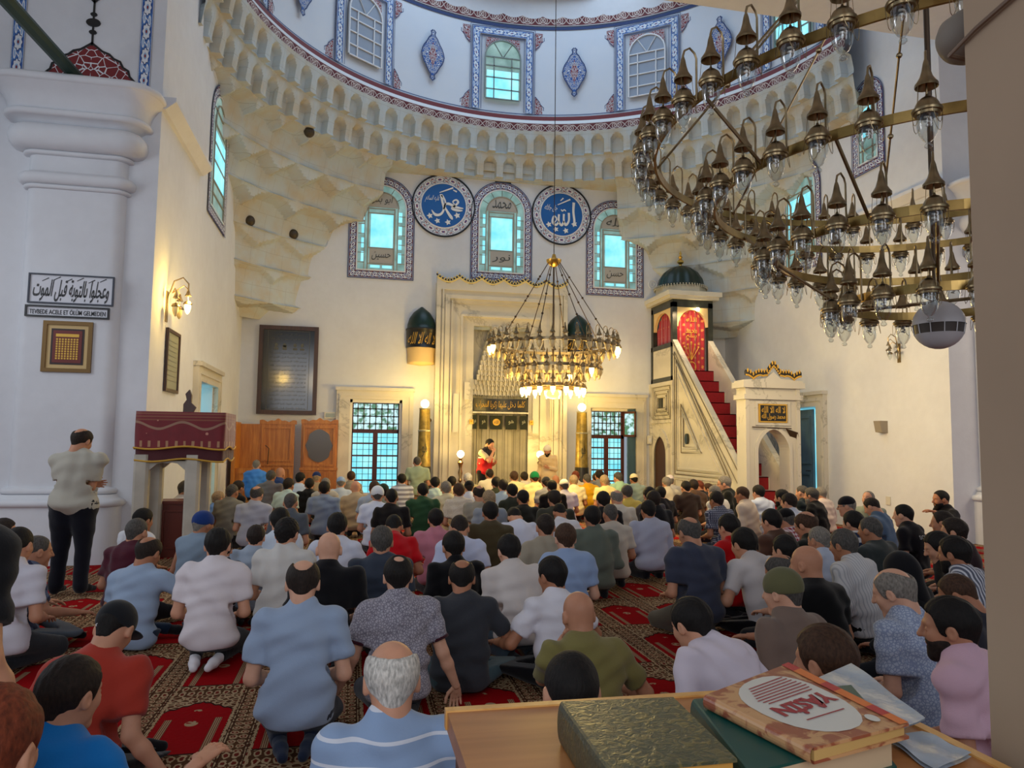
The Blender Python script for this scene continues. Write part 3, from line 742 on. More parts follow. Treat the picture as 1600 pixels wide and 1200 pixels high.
# ---- mihrab
e = tag(empty('mihrab', (3.72, YN, 0)), 'tall pale marble prayer niche block with nested frames and scalloped gold crest', 'mihrab')
H = 1.75
def inset(mb, x0, z1, x1, z2, y0, y1):
    "frame step between outline (x0,z1) and (x1,z2), front at y0"
    mb.box(-x0, -x1, y0, .0, 0, z1).box(x1, x0, y0, .0, 0, z1).box(-x1, x1, y0, .0, z2, z1)
mb = MB(); inset(mb, H, 5.78, 1.64, 5.58, -.30, 0); inset(mb, 1.64, 5.58, 1.52, 5.46, -.24, 0); inset(mb, 1.52, 5.46, 1.40, 5.36, -.28, 0)
inset(mb, 1.40, 5.36, 1.30, 5.26, -.20, 0); inset(mb, 1.30, 5.26, 1.10, 4.98, -.16, 0); inset(mb, 1.10, 4.98, 1.04, 4.92, -.20, 0); inset(mb, 1.04, 4.92, .74, 4.7, -.10, 0)
# crest outline backing
cr = [(-H, 5.78)]
for i in range(49): t = i/48; cr.append((-H+2*H*t, 5.80+.13*(1-abs(math.sin(t*6*PI)))))
cr.append((H, 5.78)); mb.prism(cr[::-1], -.30, -.18, 'y')
for x in (-1.58, 1.58): mb.box(x-.02, x+.02, -.33, -.29, 0, 5.6)
for x in (-1.35, 1.35): mb.box(x-.015, x+.015, -.31, -.27, 0, 5.3)
mb.build('stepped_frames', MARBLE, e)
mb = MB(); gd = MB()
for i in range(97):
    t = i/96; x = -H+2*H*t; z = 5.84+.13*(1-abs(math.sin(t*6*PI)))
    mb.ell((x, -.27, z), (.022, .03, .03), 8, 6)
    gd.ell((x, -.31, z-.01 if i % 2 else z+.035), (.020, .016, .022), 6, 4)
    if i % 16 in (7, 8, 9): mb.ell((x, -.28, z-.06), (.035, .03, .05), 8, 6)
    if i < 96: gd.tube([(x, -.30, z-.06), (-H+2*H*(t+1/96), -.30, 5.78+.13*(1-abs(math.sin((t+1/96)*6*PI))))], .022, 5)
mb.build('dark_crest_beads', BLACK, e); gd.build('gilt_crest_line', pm('cream_gilt', lin(226, 204, 130), .5), e)
# niche: five sided recess and its stalactite hood
def niche_pts(w_, d): return [(-w_, 0), (-w_, -.0+d*.35), (-w_*.55, d), (w_*.55, d), (w_, d*.35), (w_, 0)]
V = []; NP = niche_pts(.74, .45)
levels = [(0, 1), (2.9, 1)]
lm = MB()
for j in range(len(NP)-1):
    (xa, ya), (xb, yb) = NP[j], NP[j+1]
    lm.add([(xa, ya-.10, 0), (xb, yb-.10, 0), (xb, yb-.10, 3.0), (xa, ya-.10, 3.0)], [(0, 1, 2, 3)])
    L = math.hypot(xb-xa, yb-ya)
    for k in (.0, .25, .5, .75): lm.tube([(xa+(xb-xa)*k, ya+(yb-ya)*k-.11, 0), (xa+(xb-xa)*k, ya+(yb-ya)*k-.11, 2.35)], .008, 4)
g = G('niche_boards').set(.45); x, y, z = g.coord(); n = g.noise(2, 5); sx = (x*6.8).fract()
c = g.mix((sx.lt(.06)), g.mix(((n-.3)*2.4).clamp(), lin(150, 146, 132), lin(184, 178, 158)), lin(70, 66, 56)); g.col(c)
lm.build('niche_wall', g.m, e)
hd = MB(); NT = 14
for t in range(NT):
    s = 1-t/NT; z0 = 2.92+t*.128; ww = .74*(.35+.65*s) if t > 2 else .74; dd_ = .45*s
    nn = 2*(NT-t)+1
    for k in range(nn):
        x = -ww+2*ww*(k+.5)/nn; yy = dd_*(1-(x/ww)**2*.7)-.10
        hd.box(x-ww/nn*.92, x+ww/nn*.92, yy-.10*(1 if (k+t) % 2 else .4), .34, z0, z0+.115)
        hd.prism([(x-ww/nn*.8, z0), (x, z0-.05), (x+ww/nn*.8, z0)], yy-.10, yy, 'y')
hd.box(-.80, .80, .34, .36, 2.9, 4.75)
hd.build('stalactite_hood', MARBLE, e)
for z, wd in ((4.75, 1.0), (4.60, .86)): pass
tl = MB()
for i, (xx, z0, z1) in enumerate([(-1.2, 1.9, 2.9), (-.9, 2.75, 3.2), (.92, 1.9, 2.9)]): tl.box(xx-.08, xx+.08, -.215, -.2, z0, z1)
tl.build('plain_slabs', GMARBLE, e)
# embroidered black band and hanging squares inside the niche
e2 = tag(empty('calligraphy_band', (3.72, YN-.02, 2.48)), 'black gold-lettered band with five black panels hanging in the marble prayer niche', 'banner')
V = []; n = 24
for i in range(n+1):
    x = -.72+1.44*i/n; y = .28*(1-(x/.72)**2)-.12
    V += [(x, y, 0), (x, y, .32), (x, y+.03, .32), (x, y+.03, 0)]
Fc = []
for i in range(n):
    for q in range(4): Fc.append((4*i+q, 4*i+4+q, 4*i+4+(q+1) % 4, 4*i+(q+1) % 4))
mkobj('cloth', V, Fc, BLACK, e2)
mb = MB(); text_xz(mb, 'كلما دخل عليها زكريا المحراب', 0, .16, 1.3, .22, 0, shear=.1)
mb.V = [(x, y+.28*(1-(x/.72)**2)-.125, z) for x, y, z in mb.V]; mb.build('lettering', GOLDP, e2)
mkobj('marble_shelf', *(lambda m: (m.V, m.F))(MB().box(-.74, .74, -.14, .2, -.07, -.03)), MARBLE, e2)
for k, x in enumerate((-.68, -.42, -.06, .33, .64)):
    hw = (.07, .11, .16, .15, .10)[k]; y = .28*(1-(x/.72)**2)-.11
    f = MB().box(-hw, hw, -.012, .012, -.36, 0).build('hanging_panel', pm('black_green_cloth', lin(20, 30, 20), .7), e2, loc=(x, y+.02, -.12), rz=-x*.7)
    mb = MB()
    if k == 2: mb.prism([(.10*math.cos(a*PI/12), -.17+.09*math.sin(a*PI/12)) for a in range(24)], -.02, -.012, 'y'); mb.build('gold_disc', GOLDP, f)
    else: text_xz(mb, 'هو', 0, -.17, hw*.9, .12, -.012); mb.build('lettering', pm('silver_thread', lin(170, 170, 150), .5), f)
    if k == 2: mb = MB(); text_xz(mb, 'الله', 0, -.17, .12, .09, -.02); mb.build('lettering', BLACK, f)
for x, lb in ((2.93, 'small brass wall bracket beside the niche on the window side'), (4.52, 'small brass wall bracket beside the niche on the pulpit side')):
    tag(MB().box(-.05, .05, -.06, 0, -.06, .06).tube([(0, -.06, 0), (0, -.12, .03)], .015, 6).build('wall_bracket', GOLDP, loc=(x, YN-.20, 2.18)), lb, 'bracket')
# ---- green domed wall pulpits either side of the mihrab
GREEN = pm('dark_green_dome_paint', lin(14, 44, 38), .35, var=.3)
for x, lb in ((1.62, 'green domed wall niche with gold lettered band between window and mihrab'), (5.86, 'green domed wall niche half hidden behind the small chandelier rods')):
    e = thing('domed_wall_niche', lb, 'wall niche', (x, YN, 0), group='green domed wall niches')
    a0, a1 = -PI, 0
    MB().lathe([(.02, 5.14), (.10, 5.08), (.22, 4.98), (.32, 4.82), (.365, 4.66), (.37, 4.56), (.40, 4.55)], 24, (0, 0, 0), a0, a1).build('green_dome', GREEN, e, True)
    MB().lathe([(.40, 4.55), (.41, 4.52), (.39, 4.50), (.385, 4.06), (.40, 4.05)], 24, (0, 0, 0), a0, a1).build('black_band', BLACK, e, True)
    mb = MB(); text_xz(mb, 'لا اله الا الله', 0, 4.28, .68, .30, 0, shear=.2); mb.V = [(x_, y-math.sqrt(max(0, .39**2-x_*x_))-.0, z) for x_, y, z in mb.V]; mb.build('gold_lettering', GOLDP, e)
    MB().lathe([(.37, 4.05), (.355, 3.9), (.35, 3.7), (.345, 3.64), (.0, 3.60)], 24, (0, 0, 0), a0, a1).build('cream_bowl', pm('cream_stone', lin(226, 196, 140), .6), e, True)
# ---- tall gilt candles, globe lamps
for x, lb in ((1.67, 'tall gilt candle column with a lit globe between the window and the prayer niche'), (5.69, 'tall gilt candle column with a lit globe beside the shuttered window')):
    e = thing('candle_column', lb, 'candlestick', (x, 18.1, 0), group='giant gilt candles')
    g_ = pm('dull_gilt_pattern', lin(150, 128, 62), .4, .4, var=.4, vs=10)
    autosmooth(MB().lathe([(.17, 1.05), (.155, 1.5), (.15, 1.9)], 20).lathe([(.145, 1.93), (.13, 2.45), (.0, 2.46)], 20).build('gilt_shaft', g_, e))
    autosmooth(MB().lathe([(.158, 1.9), (.162, 1.93), (.145, 1.94)], 20).lathe([(.135, 2.44), (.142, 2.47), (.0, 2.48)], 20).build('silver_rim', pm('silver_rim', lin(190, 188, 170), .3, .8), e))
    mb = MB().lathe([(.19, .62), (.175, 1.05), (.0, 1.06)], 20).lathe([(.30, .56), (.30, .62), (.0, .63)], 20).lathe([(.26, 0), (.20, .1), (.09, .2), (.08, .45), (.2, .56)], 20); autosmooth(mb.build('black_base', BLACK, e))
    mb = MB(); text_xz(mb, 'هو', 0, 1.45, .12, .34, 0); mb.V = [(a, y-math.sqrt(.160**2-a*a), z) for a, y, z in mb.V]; mb.build('painted_medallion', pm('dark_olive_paint', lin(60, 56, 30), .5), e)
    MB().ell((0, 0, 2.58), (.10, .10, .10), 20, 14).build('globe', GLOBE, e, True)
for x, lb in ((2.48, 'slim floor lamp with lit globe beside the man in the red vest'), (4.46, 'slim floor lamp with lit globe behind the man in white robe')):
    e = thing('globe_floor_lamp', lb, 'lamp', (x+(.07 if x > 4 else 0), 17.45 if x < 4 else 17.85, 0), group='slim globe floor lamps')
    autosmooth(MB().lathe([(.14, 0), (.12, .05), (.03, .1), (.025, .7), (.05, .75), (.03, .82), (.055, .93), (.03, 1.02), (.045, 1.1), (.07, 1.17), (.03, 1.22), (.055, 1.27), (0, 1.28)], 16).build('stand', BRASSD, e))
    MB().ell((0, 0, 1.37), (.085, .085, .085), 18, 12).build('globe', GLOBE, e, True)

# ---- minbar (stepped pulpit)
MX0, MX1 = 7.95, 9.08; e = tag(empty('minbar', (MX0, YN, 0)), 'tall marble pulpit with red carpeted stairs, domed kiosk and gilt-crested gateway', 'pulpit')
Wd = MX1-MX0; YK = -1.45; YP = -5.05      # kiosk front and gateway, local y
zk = 3.42
mb = MB()
def side(x0, x1):
    "side wall with sloping top"
    pts = [(0, 0), (YP+.2, 0), (YP+.2, 1.05), (YK, 4.40), (YK, 3.05), (0, 3.05)]
    # y,z outline extruded in x
    mb.prism([(YP+.2, 0), (YP+.2, 1.02), (YK-.0, 4.36), (YK-.0, 0)], x0, x1, 'x')
side(0, .14); side(Wd-.14, Wd)
mb.box(0, Wd, YK, -.05, 0, 3.30)
# raised mouldings on the side facing the hall
def tri(y0, z0, y1, z1, w_, x):
    P = [(y0, z0), (y1, z0), (y0, z1)]
    V = []
    c = Vector((y0+(y1-y0)*.3, z0+(z1-z0)*.3))
    for k, (a, b) in enumerate(P):
        v = (c-Vector((a, b))).normalized()*w_*1.6; V += [(x, a, b), (x, a+v.x, b+v.y), (x+.05, a, b), (x+.05, a+v.x, b+v.y)]
    Fc = []
    for k in range(3):
        i = 4*k; j = 4*((k+1) % 3); Fc += [(i, j, j+1, i+1), (i, i+2, j+2, j), (i+1, j+1, j+3, i+3)]
    mb.add(V, Fc)
tri(YK-.22, .95, YP+.9, 3.75, .05, -.03); tri(YK-.30, 1.05, YP+1.15, 3.45, .04, -.025); tri(YK-.55, 1.5, YK-1.6, 2.6, .045, -.03); tri(YK-.62, 1.56, YK-1.42, 2.42, .03, -.045)
mb.box(-.03, 0, YP+.8, YK-.1, .84, .90).box(-.03, 0, YK-.1, -.05, 0, .06)
for k in range(6): mb.box(-.02, 0, YP+.9+k*.36, YP+.94+k*.36, 0, .84)
mb.box(-.05, 0, YK-.06, YK+.0, 0, 3.3).box(-.05, 0, -.10, -.0, 0, 3.3).box(-.03, 0, YK, -.1, 3.2, 3.3).box(-.03, 0, YK, -.1, 2.22, 2.28)
for q in range(3): 
    a = .16+q*.1; mb.box(-.02-.01*q, 0, YK+a, YK+a+.03, 2.36+q*.1, 3.14-q*.1).box(-.02-.01*q, 0, -.12-a-.03, -.12-a, 2.36+q*.1, 3.14-q*.1).box(-.02-.01*q, 0, YK+a, -.12-a, 3.11-q*.1, 3.14-q*.1).box(-.02-.01*q, 0, YK+a, -.12-a, 2.36+q*.1, 2.39+q*.1)
arc_o = [(p[0], p[1]) for p in ogee(YK+.18, -.2, 0, 1.45, .62)]
V0 = len(mb.V); L = len(arc_o)
inn = [(p[0], p[1]) for p in ogee(YK+.34, -.36, 0, 1.40, .46)]
k_ = list(range(1, L))+[0]
V = [(-.06, a, b) for a, b in arc_o]+[(-.06, a, b) for a, b in inn]+[(0, a, b) for a, b in arc_o]
Fc = []
for i in range(1, L):
    j = (i+1) % L; Fc += [(i, j, L+j, L+i), (i, 2*L+i, 2*L+j, j)]
mb.add(V, Fc)
mb.build('marble_body', MARBLE, e)
ln_ = MB()  # dark thin tubes paint groove shade so the side mouldings show
def tl3(P, r=.012): ln_.tube([(-.028, a, b) for a, b in P]+[(-.028, *P[0])], r, 4)
for q in (0, .10): tl3([(YK-.16-q, .92+q*.9), (YP+.62+q*2.2, .92+q*.9), (YK-.16-q, 4.02-q*2.2)])
tl3([(YK-.52, 1.46), (YK-1.62, 1.46), (YK-.52, 2.66)]); tl3([(YK-.66, 1.60), (YK-1.36, 1.60), (YK-.66, 2.36)], .010)
for q in range(4): a = .12+q*.1; tl3([(YK+a, 2.32+q*.1), (-.1-a, 2.32+q*.1), (-.1-a, 3.18-q*.1), (YK+a, 3.18-q*.1)], .008)
for k in range(5): tl3([(YK-.16-k*.50, .14), (YK-.60-k*.50, .14), (YK-.60-k*.50, .78), (YK-.16-k*.50, .78)], .008)
ln_.tube([(-.01, YP+.24, 1.0), (-.01, YK, 4.30)], .012, 4).tube([(-.01, YP+.24, .72), (-.01, YK, 4.02)], .010, 4)
ln_.build('groove_shade_lines', pm('groove_shade_brown', lin(112, 100, 78), .7), e)
MB().prism([(a, b) for a, b in inn], -.02, .0, 'x').build('side_doorway', pm('dark_brown_door', lin(70, 40, 22), .5), e)
MB().box(-.04, -.0, YK+.62, YK+.84, 2.62, 2.88).build('green_stone_inlay', GREENM, e)
MB().prism([(YK-.86+.07*math.cos(a*PI/10), 1.80+.13*math.sin(a*PI/10)) for a in range(20)], -.06, 0, 'x').build('small_boss', GREENM, e)
# steps
NS = 12; st = MB(); ca = MB()
for k in range(NS):
    y0 = YP+.25+(YK-YP-.3)*k/NS; y1 = YP+.25+(YK-YP-.3)*(k+1)/NS; z1 = zk*(k+1)/NS+.12
    st.box(.14, Wd-.14, y0, y1 if k < NS-1 else YK+.1, 0, z1-.02); ca.box(.17, Wd-.17, y0-.02, y0+.005, z1-zk/NS+.01, z1).box(.17, Wd-.17, y0-.02, y1, z1-.02, z1)
st.build('stair', MARBLE, e); REDC = pm('red_carpet', lin(150, 14, 26), .95, sheen=.3, var=.15, vs=20)
ca.box(.17, Wd-.17, YP-.25, YP+.27, 0, .13).build('stair_carpet', REDC, e)
# kiosk
mb = MB()
for x in (0, Wd-.13):
    for y in (YK, -.18): mb.box(x, x+.13, y, y+.13, 3.3 if y > YK else 3.3, 5.35)
mb.box(0, Wd, YK, -.05, 5.22, 5.42)
mb.box(-.01, .04, YK, -.05, 3.28, 3.42).box(-.01, .04, YK, -.05, 4.18, 4.30).box(-.01, .04, YK, YK+.1, 3.3, 4.3).box(-.01, .04, -.15, -.05, 3.3, 4.3)
mb.build('green_marble_posts', GREENM, e)
MB().box(0, .08, YK+.1, -.15, 3.42, 4.18).ribbon([], .1, 0) if False else MB().box(0, .08, YK+.1, -.15, 3.42, 4.18).build('side_panel', MARBLE, e)
def spandrel(a0, a1, z0, zt, mk):
    c = (a0+a1)/2; r = (a1-a0)/2-.04; P = [(a0, z0), (a0+.04, z0)]
    for i in range(9): t = i/8; P.append((c-r*math.cos(t*PI/2), z0+(zt-z0-.08)*math.sin(t*PI/2)))
    P += [(c, zt), (a0, zt)]; mk(P); mk([(2*c-x, z) for x, z in P[::-1]])
sp = MB()
spandrel(.13, Wd-.13, 4.72, 5.24, lambda P: sp.prism(P, YK+.02, YK+.10, 'y')); spandrel(YK+.13, -.18, 4.72, 5.24, lambda P: sp.prism(P, .02, .10, 'x'))
sp.build('pale_arch_spandrel', pm('cream_stone', (0, 0, 0)), e)
mb = MB(); mb.box(-.12, Wd+.12, YK-.12, .0, 5.42, 5.50).box(-.18, Wd+.18, YK-.18, .0, 5.50, 5.62)
mb.prism([(Wd/2+.66*math.cos((k+.5)*PI/4), YK/2+.66*math.sin((k+.5)*PI/4)) for k in range(8)], 5.62, 5.86)
mb.build('kiosk_cornice', MARBLE, e)
g = G('ribbed_green_lead').set(.4); x, y, z = g.coord(); n = g.noise(5, 3); rib = (((y-YK/2).atan2(x-Wd/2))*12).cos()
g.col(g.mix(n, lin(8, 28, 28), lin(20, 48, 44))); g.bump(rib, .6, .03)
autosmooth(MB().lathe([(.72, 5.84), (.66, 5.88), (.62, 5.95), (.58, 6.1), (.47, 6.27), (.3, 6.40), (.12, 6.47), (0, 6.48)], 48, (Wd/2, YK/2, 0)).build('green_dome', g.m, e))
fr = MB()
for k in range(56): a = 2*PI*k/56; fr.box(Wd/2+.70*math.cos(a)-.012, Wd/2+.70*math.cos(a)+.012, YK/2+.70*math.sin(a)-.012, YK/2+.70*math.sin(a)+.012, 5.80, 5.88)
fr.build('fringe', pm('pale_fringe', lin(190, 186, 170), .7), e)
autosmooth(MB().lathe([(.05, 6.46), (.03, 6.52), (.09, 6.58), (.09, 6.62), (.03, 6.68), (.06, 6.73), (.02, 6.78), (.035, 6.83), (0, 6.92)], 14, (Wd/2, YK/2, 0)).build('gilt_finial', GOLD, e))
# red embroidered curtains
g = G('red_embroidered_cloth').set(.7, sheen=.4); x, y, z = g.coord(); n = g.noise(22, 3); g.col(g.mix(((z*26).sin()*(x*30).sin()*n).gt(.30), lin(160, 10, 36), lin(196, 128, 60))); g.bump(((x+y)*26).sin()+g.noise(6), .5, .02); REDEMB = g.m
c_ = MB(); n = 30; V = []
for i in range(n+1):
    x = .14+(Wd-.28)*i/n; y = YK+.12+.02*math.sin(i*1.3); q = abs(2*i/n-1); V += [(x, y, 5.20-.42*q**2.4), (x+.02*(.5-i/n), y, 3.44)]
c_.add(V, [(2*i, 2*i+1, 2*i+3, 2*i+2) for i in range(n)]); c_.build('red_curtain', REDEMB, e)
c_ = MB(); V = []
for i in range(n+1):
    y = YK+.14+(1.1)*i/n; q = abs(2*i/n-1); V += [(.12+.015*math.sin(i*1.4), y, 5.16-.42*q**2.4), (.12, y, 4.2)]
c_.add(V, [(2*i, 2*i+1, 2*i+3, 2*i+2) for i in range(n)]); c_.build('side_curtain', REDEMB, e)
mb = MB()
for zz, ss, wq in ((4.92, 'الله', .3), (4.62, 'محمد', .32), (4.45, 'بسم', .3)): text_xz(mb, ss, Wd/2, zz, wq, .12, YK+.09)
for k in range(-2, 3): mb.tube([(Wd/2, YK+.09, 3.85), (Wd/2+k*.10, YK+.09, 4.30-.06*abs(k))], .008, 4); mb.ell((Wd/2+k*.10, YK+.09, 4.32-.06*abs(k)), (.025, .01, .025), 8, 6)
mb.ribbon([(Wd/2+.13*math.cos(a*PI/10), 3.68+.14*math.sin(a*PI/10)) for a in range(20)], .02, YK+.09, closed=True)
mb.build('gold_embroidery', GOLDP, e)
MB().ell((Wd/2+.1, YK-.08, 5.16), (.05, .05, .05), 12, 8).build('spot_lamp', LITBULB, e, True)
# gateway
gw = MB(); yf = YP-.0; T = .34; G0, G1 = -.03, Wd+.10
ar = ogee(.24, Wd-.17, 0, 1.56, .44)
L = len(ar); outl = [(G0, 0), (G1, 0)]+[(G1, 2.95) if i < (L-2)/2 else (G0, 2.95) for i in range(L-2)]
# front and back faces by strips between arch and outline
def gate_face(y):
    V = []; 
    A = ar[1:]+[ar[0]]; n = len(A)
    O = []
    for (x, z) in A:
        if z < .01: O.append((G1 if x > .5 else G0, 0))
        elif z < 1.56 + .02: O.append((G1 if x > .5 else G0, z))
        else: O.append((G0+(x-.24)/(Wd-.17-.24)*(G1-G0), 2.95))
    V = [(x, y, z) for x, z in A]+[(x, y, z) for x, z in O]
    return V, [(i, i+1, n+i+1, n+i) for i in range(n-1)]
for y in (yf, yf+T):
    gw.add(*gate_face(y))
A = ar[1:]+[ar[0]]; n = len(A); gw.add([(x, yf, z) for x, z in A]+[(x, yf+T, z) for x, z in A], [(i, i+1, n+i+1, n+i) for i in range(n-1)])
for x in (G0, G1): gw.add([(x, yf, 0), (x, yf+T, 0), (x, yf+T, 2.95), (x, yf, 2.95)], [(0, 1, 2, 3)])
gw.box(G0, .05, yf-.04, yf, 0, 2.9).box(G1-.08, G1, yf-.04, yf, 0, 2.9).box(G0-.05, G1+.05, yf-.08, yf+T+.03, 2.62, 2.72).box(G0-.08, G1+.08, yf-.11, yf+T+.05, 2.86, 2.98)
gw.box(G0, G1, yf, yf+T, 2.9, 2.98)
gw.ribbon([(ar_[0], ar_[1]) for ar_ in A], -.07, yf-.05, yf)
top = [(G0-.05, 2.98), (G1+.05, 2.98), (G1+.05, 3.02), (Wd/2+.2, 3.06), (Wd/2+.03, 3.2), (Wd/2-.14, 3.06), (G0-.05, 3.02)]; gw.prism(top, yf-.08, yf+T, 'y')
gw.ribbon([(.20, 2.08), (.20, 2.58), (Wd-.12, 2.58), (Wd-.12, 2.08)], -.05, yf-.03, yf, closed=True)
gw.build('gateway', GMARBLE, e)
pl = MB().box(.28, Wd-.20, yf-.03, yf, 2.14, 2.53); pl.build('gilt_plaque', GOLDP, e)
MB().box(.31, Wd-.23, yf-.036, yf-.03, 2.17, 2.50).build('plaque_field', BLACK, e)
mb = MB(); text_xz(mb, 'لا اله الا الله', (Wd+.08)/2, 2.41, .54, .14, yf-.036, bold=.01); text_xz(mb, 'محمد رسول الله', (Wd+.08)/2, 2.26, .54, .14, yf-.036, bold=.01); mb.build('plaque_lettering', GOLDP, e)
mb = MB(); gd = MB()
for i in range(41):
    t = i/40; x = G0+(G1-G0)*t; z = 3.10+.07*abs(math.cos(t*4*PI))+.20*max(0, 1-abs(t-.5)*5)
    mb.ell((x, yf-.06, z), (.034, .03, .065), 8, 6)
    if i % 2: gd.ell((x, yf-.09, z+.05), (.020, .016, .045), 6, 5)
    gd.ell((x, yf-.09, z-.05), (.024, .018, .022), 6, 5)
mb.build('dark_crest', BLACK, e); gd.build('gilt_crest', GOLDP, e)
MB().tube([(.1, yf-.06, 2.04), (1.0, yf-.06, 2.02)], .012, 6).add([(.86, yf-.07, 2.02), (1.16, yf-.05, 1.94), (1.24, yf-.02, 1.62), (1.12, yf+.05, 1.70), (1.0, yf, 1.86)], [(0, 1, 2, 3, 4)]).build('rolled_curtain_rod', BRONZE, e)
tag(MB().tube([(MX0+.45, 14.6, 1.86), (MX0+.62, 14.5, 1.9), (MX0+.8, 14.4, 2.1), (MX0+.98, 14.36, 2.45)], .012, 6).build('cable', BRONZE), 'dark cable sagging across the carpeted pulpit stairs', 'cable')

# ---- dark inscription board, cabinets, small wall things
e = tag(empty('inscription_board', (-1.66, YN-.03, 3.38)), 'large dark framed board with faint silver inscriptions hung high on the wall', 'board')
mb = MB().ribbon([(-.71, -1.1), (-.71, 1.1), (.71, 1.1), (.71, -1.1)], -.10, -.07, 0, closed=True); mb.build('frame', WALNUT, e)
MB().box(-.64, .64, -.03, 0, -1.04, 1.04).build('glazed_board', pm('glossy_dark_board', lin(34, 32, 26), .12, spec=.6), e)
mb = MB(); ln = ['بسم الله الرحمن الرحيم', 'لا اله الا الله محمد رسول الله', 'كلما دخل عليها زكريا المحراب', 'وعجلوا بالتوبة قبل الموت']
for k in range(16): text_xz(mb, ln[k % 4], 0, .88-k*.115 if k < 2 else .42-(k-2)*.105, .86 if k else .7, .055, -.03)
mb.ribbon([(-.50, -.98), (-.50, .98), (.50, .98), (.50, -.98)], -.01, -.034, closed=True)
for x in (-.3, -.1, .15, .32): mb.box(x-.05, x+.05, -.034, -.03, .50, .54+.08*abs(math.sin(x*20))).prism([(x+.04*math.cos(a*PI/6), .62+.05*math.sin(a*PI/6)) for a in range(12)], -.034, -.03, 'y')
mb.build('faint_lettering', pm('faint_silver_lettering', lin(84, 84, 74), .5), e)
def crest(x0, x1, z, h=.14):
    P = [(x0, z)]; n = 24
    for i in range(n+1): t = i/n; P.append((x0+(x1-x0)*t, z+h*(.35+.3*math.cos(t*2*PI)**2+.35*abs(math.sin(t*5*PI))*(.4+.6*(1-abs(2*t-1))))))
    P.append((x1, z)); return P[::-1]
e = tag(empty('wooden_cabinet', (-.84, YN-.02, 0)), 'honey oak cabinet with a dark oval mirror beside the tall window', 'cabinet')
mb = MB().box(-.43, .43, -.30, 0, 0, 2.06).prism(crest(-.44, .44, 2.06), -.32, -.24, 'y').ribbon([(-.38, 1.02), (-.38, 2.0), (.38, 2.0), (.38, 1.02)], -.05, -.33, -.3, closed=True).box(-.45, .45, -.33, 0, .92, .98)
mb.build('carcass', OAK, e)
ov = [(.30*math.cos(a*PI/16)*(1+.07*math.cos(a*PI/2)), 1.52+.40*math.sin(a*PI/16)) for a in range(32)]
MB().prism(ov, -.325, -.30, 'y').build('oval_mirror', pm('smoky_mirror', lin(84, 80, 78), .25, spec=.6), e)
for x in (-.40, .02): MB().box(x, x+.38, -.33, -.30, .1, .88).build('door', m_wood('oak_door', lin(150, 84, 28), lin(186, 120, 50)), e)
e = tag(empty('wooden_pulpit', (-2.2, 17.7, 0)), 'carved honey oak preaching booth in the corner under the dark board', 'pulpit')
mb = MB().box(.0, .80, .6, .66, 0, 2.02).prism(crest(0, .84, 2.02), .58, .66, 'y').box(-.5, -.42, -.1, .66, 0, 2.05).box(.0, .80, .56, .6, 1.04, 1.08).ribbon([(.06, .1), (.06, 1.0), (.74, 1.0), (.74, .1)], -.04, .57, .6, closed=True).ribbon([(.06, 1.14), (.06, 1.96), (.74, 1.96), (.74, 1.14)], -.04, .57, .6, closed=True)
mb.box(-.42, 0, .6, .66, 0, 2.02).box(.38, .42, .55, .6, .1, 1.0)
mb.build('back_panels', OAK, e)
MB().box(-.42, .34, -.02, .04, 0, 1.0).ribbon([(-.36, .1), (-.36, .9), (.28, .9), (.28, .1)], -.04, -.04, -.02, closed=True).build('front_panel', m_wood('oak_door', (0, 0, 0), (0, 0, 0)) if False else OAK, e)
MB().tube([(.22, .5, 1.08), (.24, .48, 1.45), (.16, .46, 1.52)], .01, 6).build('microphone_stem', BLACK, e)
def wallbox(name, x, z, w_, h, mat, label, cat, y=YN, dep=.05): return tag(MB().box(-w_/2, w_/2, -dep, 0, -h/2, h/2).build(name, mat, loc=(x, y, z)), label, cat)
o = wallbox('wall_display', -.82+.22, 2.28, .3, .16, pm('pale_plastic', lin(214, 210, 196), .5), 'small pale display unit under the corner of the dark board', 'display'); MB().box(-.12, .1, -.055, -.05, -.05, .05).build('screen', pm('grey_green_screen', lin(150, 160, 150), .3), o)
o = wallbox('wall_switch', 7.86, 1.78, .12, .22, pm('pale_plastic', (0, 0, 0)), 'cream wall switch box on the pulpit edge beside the shuttered window', 'switch', YN-.1); MB().box(-.03, .03, -.06, -.05, -.06, .04).build('rocker', PWHITE, o)
o = tag(MB().ell((0, -.10, 0), (.06, .06, .06), 12, 8).tube([(0, 0, .02), (0, -.08, .0)], .02, 6).build('security_camera', BRONZE, loc=(1.86, YN-.02, 2.2)), 'small dark camera ball on the wall beside the gilt candle', 'camera')
for x, z in ((-.92, 6.95-.3), (8.02, 6.1)):
    mb = MB().ribbon([(.13*math.cos(a*PI/12), .13*math.sin(a*PI/12)) for a in range(24)], .02, -.02, 0, closed=True).ribbon([(.06*math.cos(a*PI/12), .06*math.sin(a*PI/12)) for a in range(24)], .012, -.02, 0, closed=True)
    tag(mb.build('plaster_rosette', PLASTER, loc=(x, YN, z)), 'faint round plaster rosette beside the ' + ('squinch over the dark board' if x < 3 else 'pulpit dome'), 'rosette')
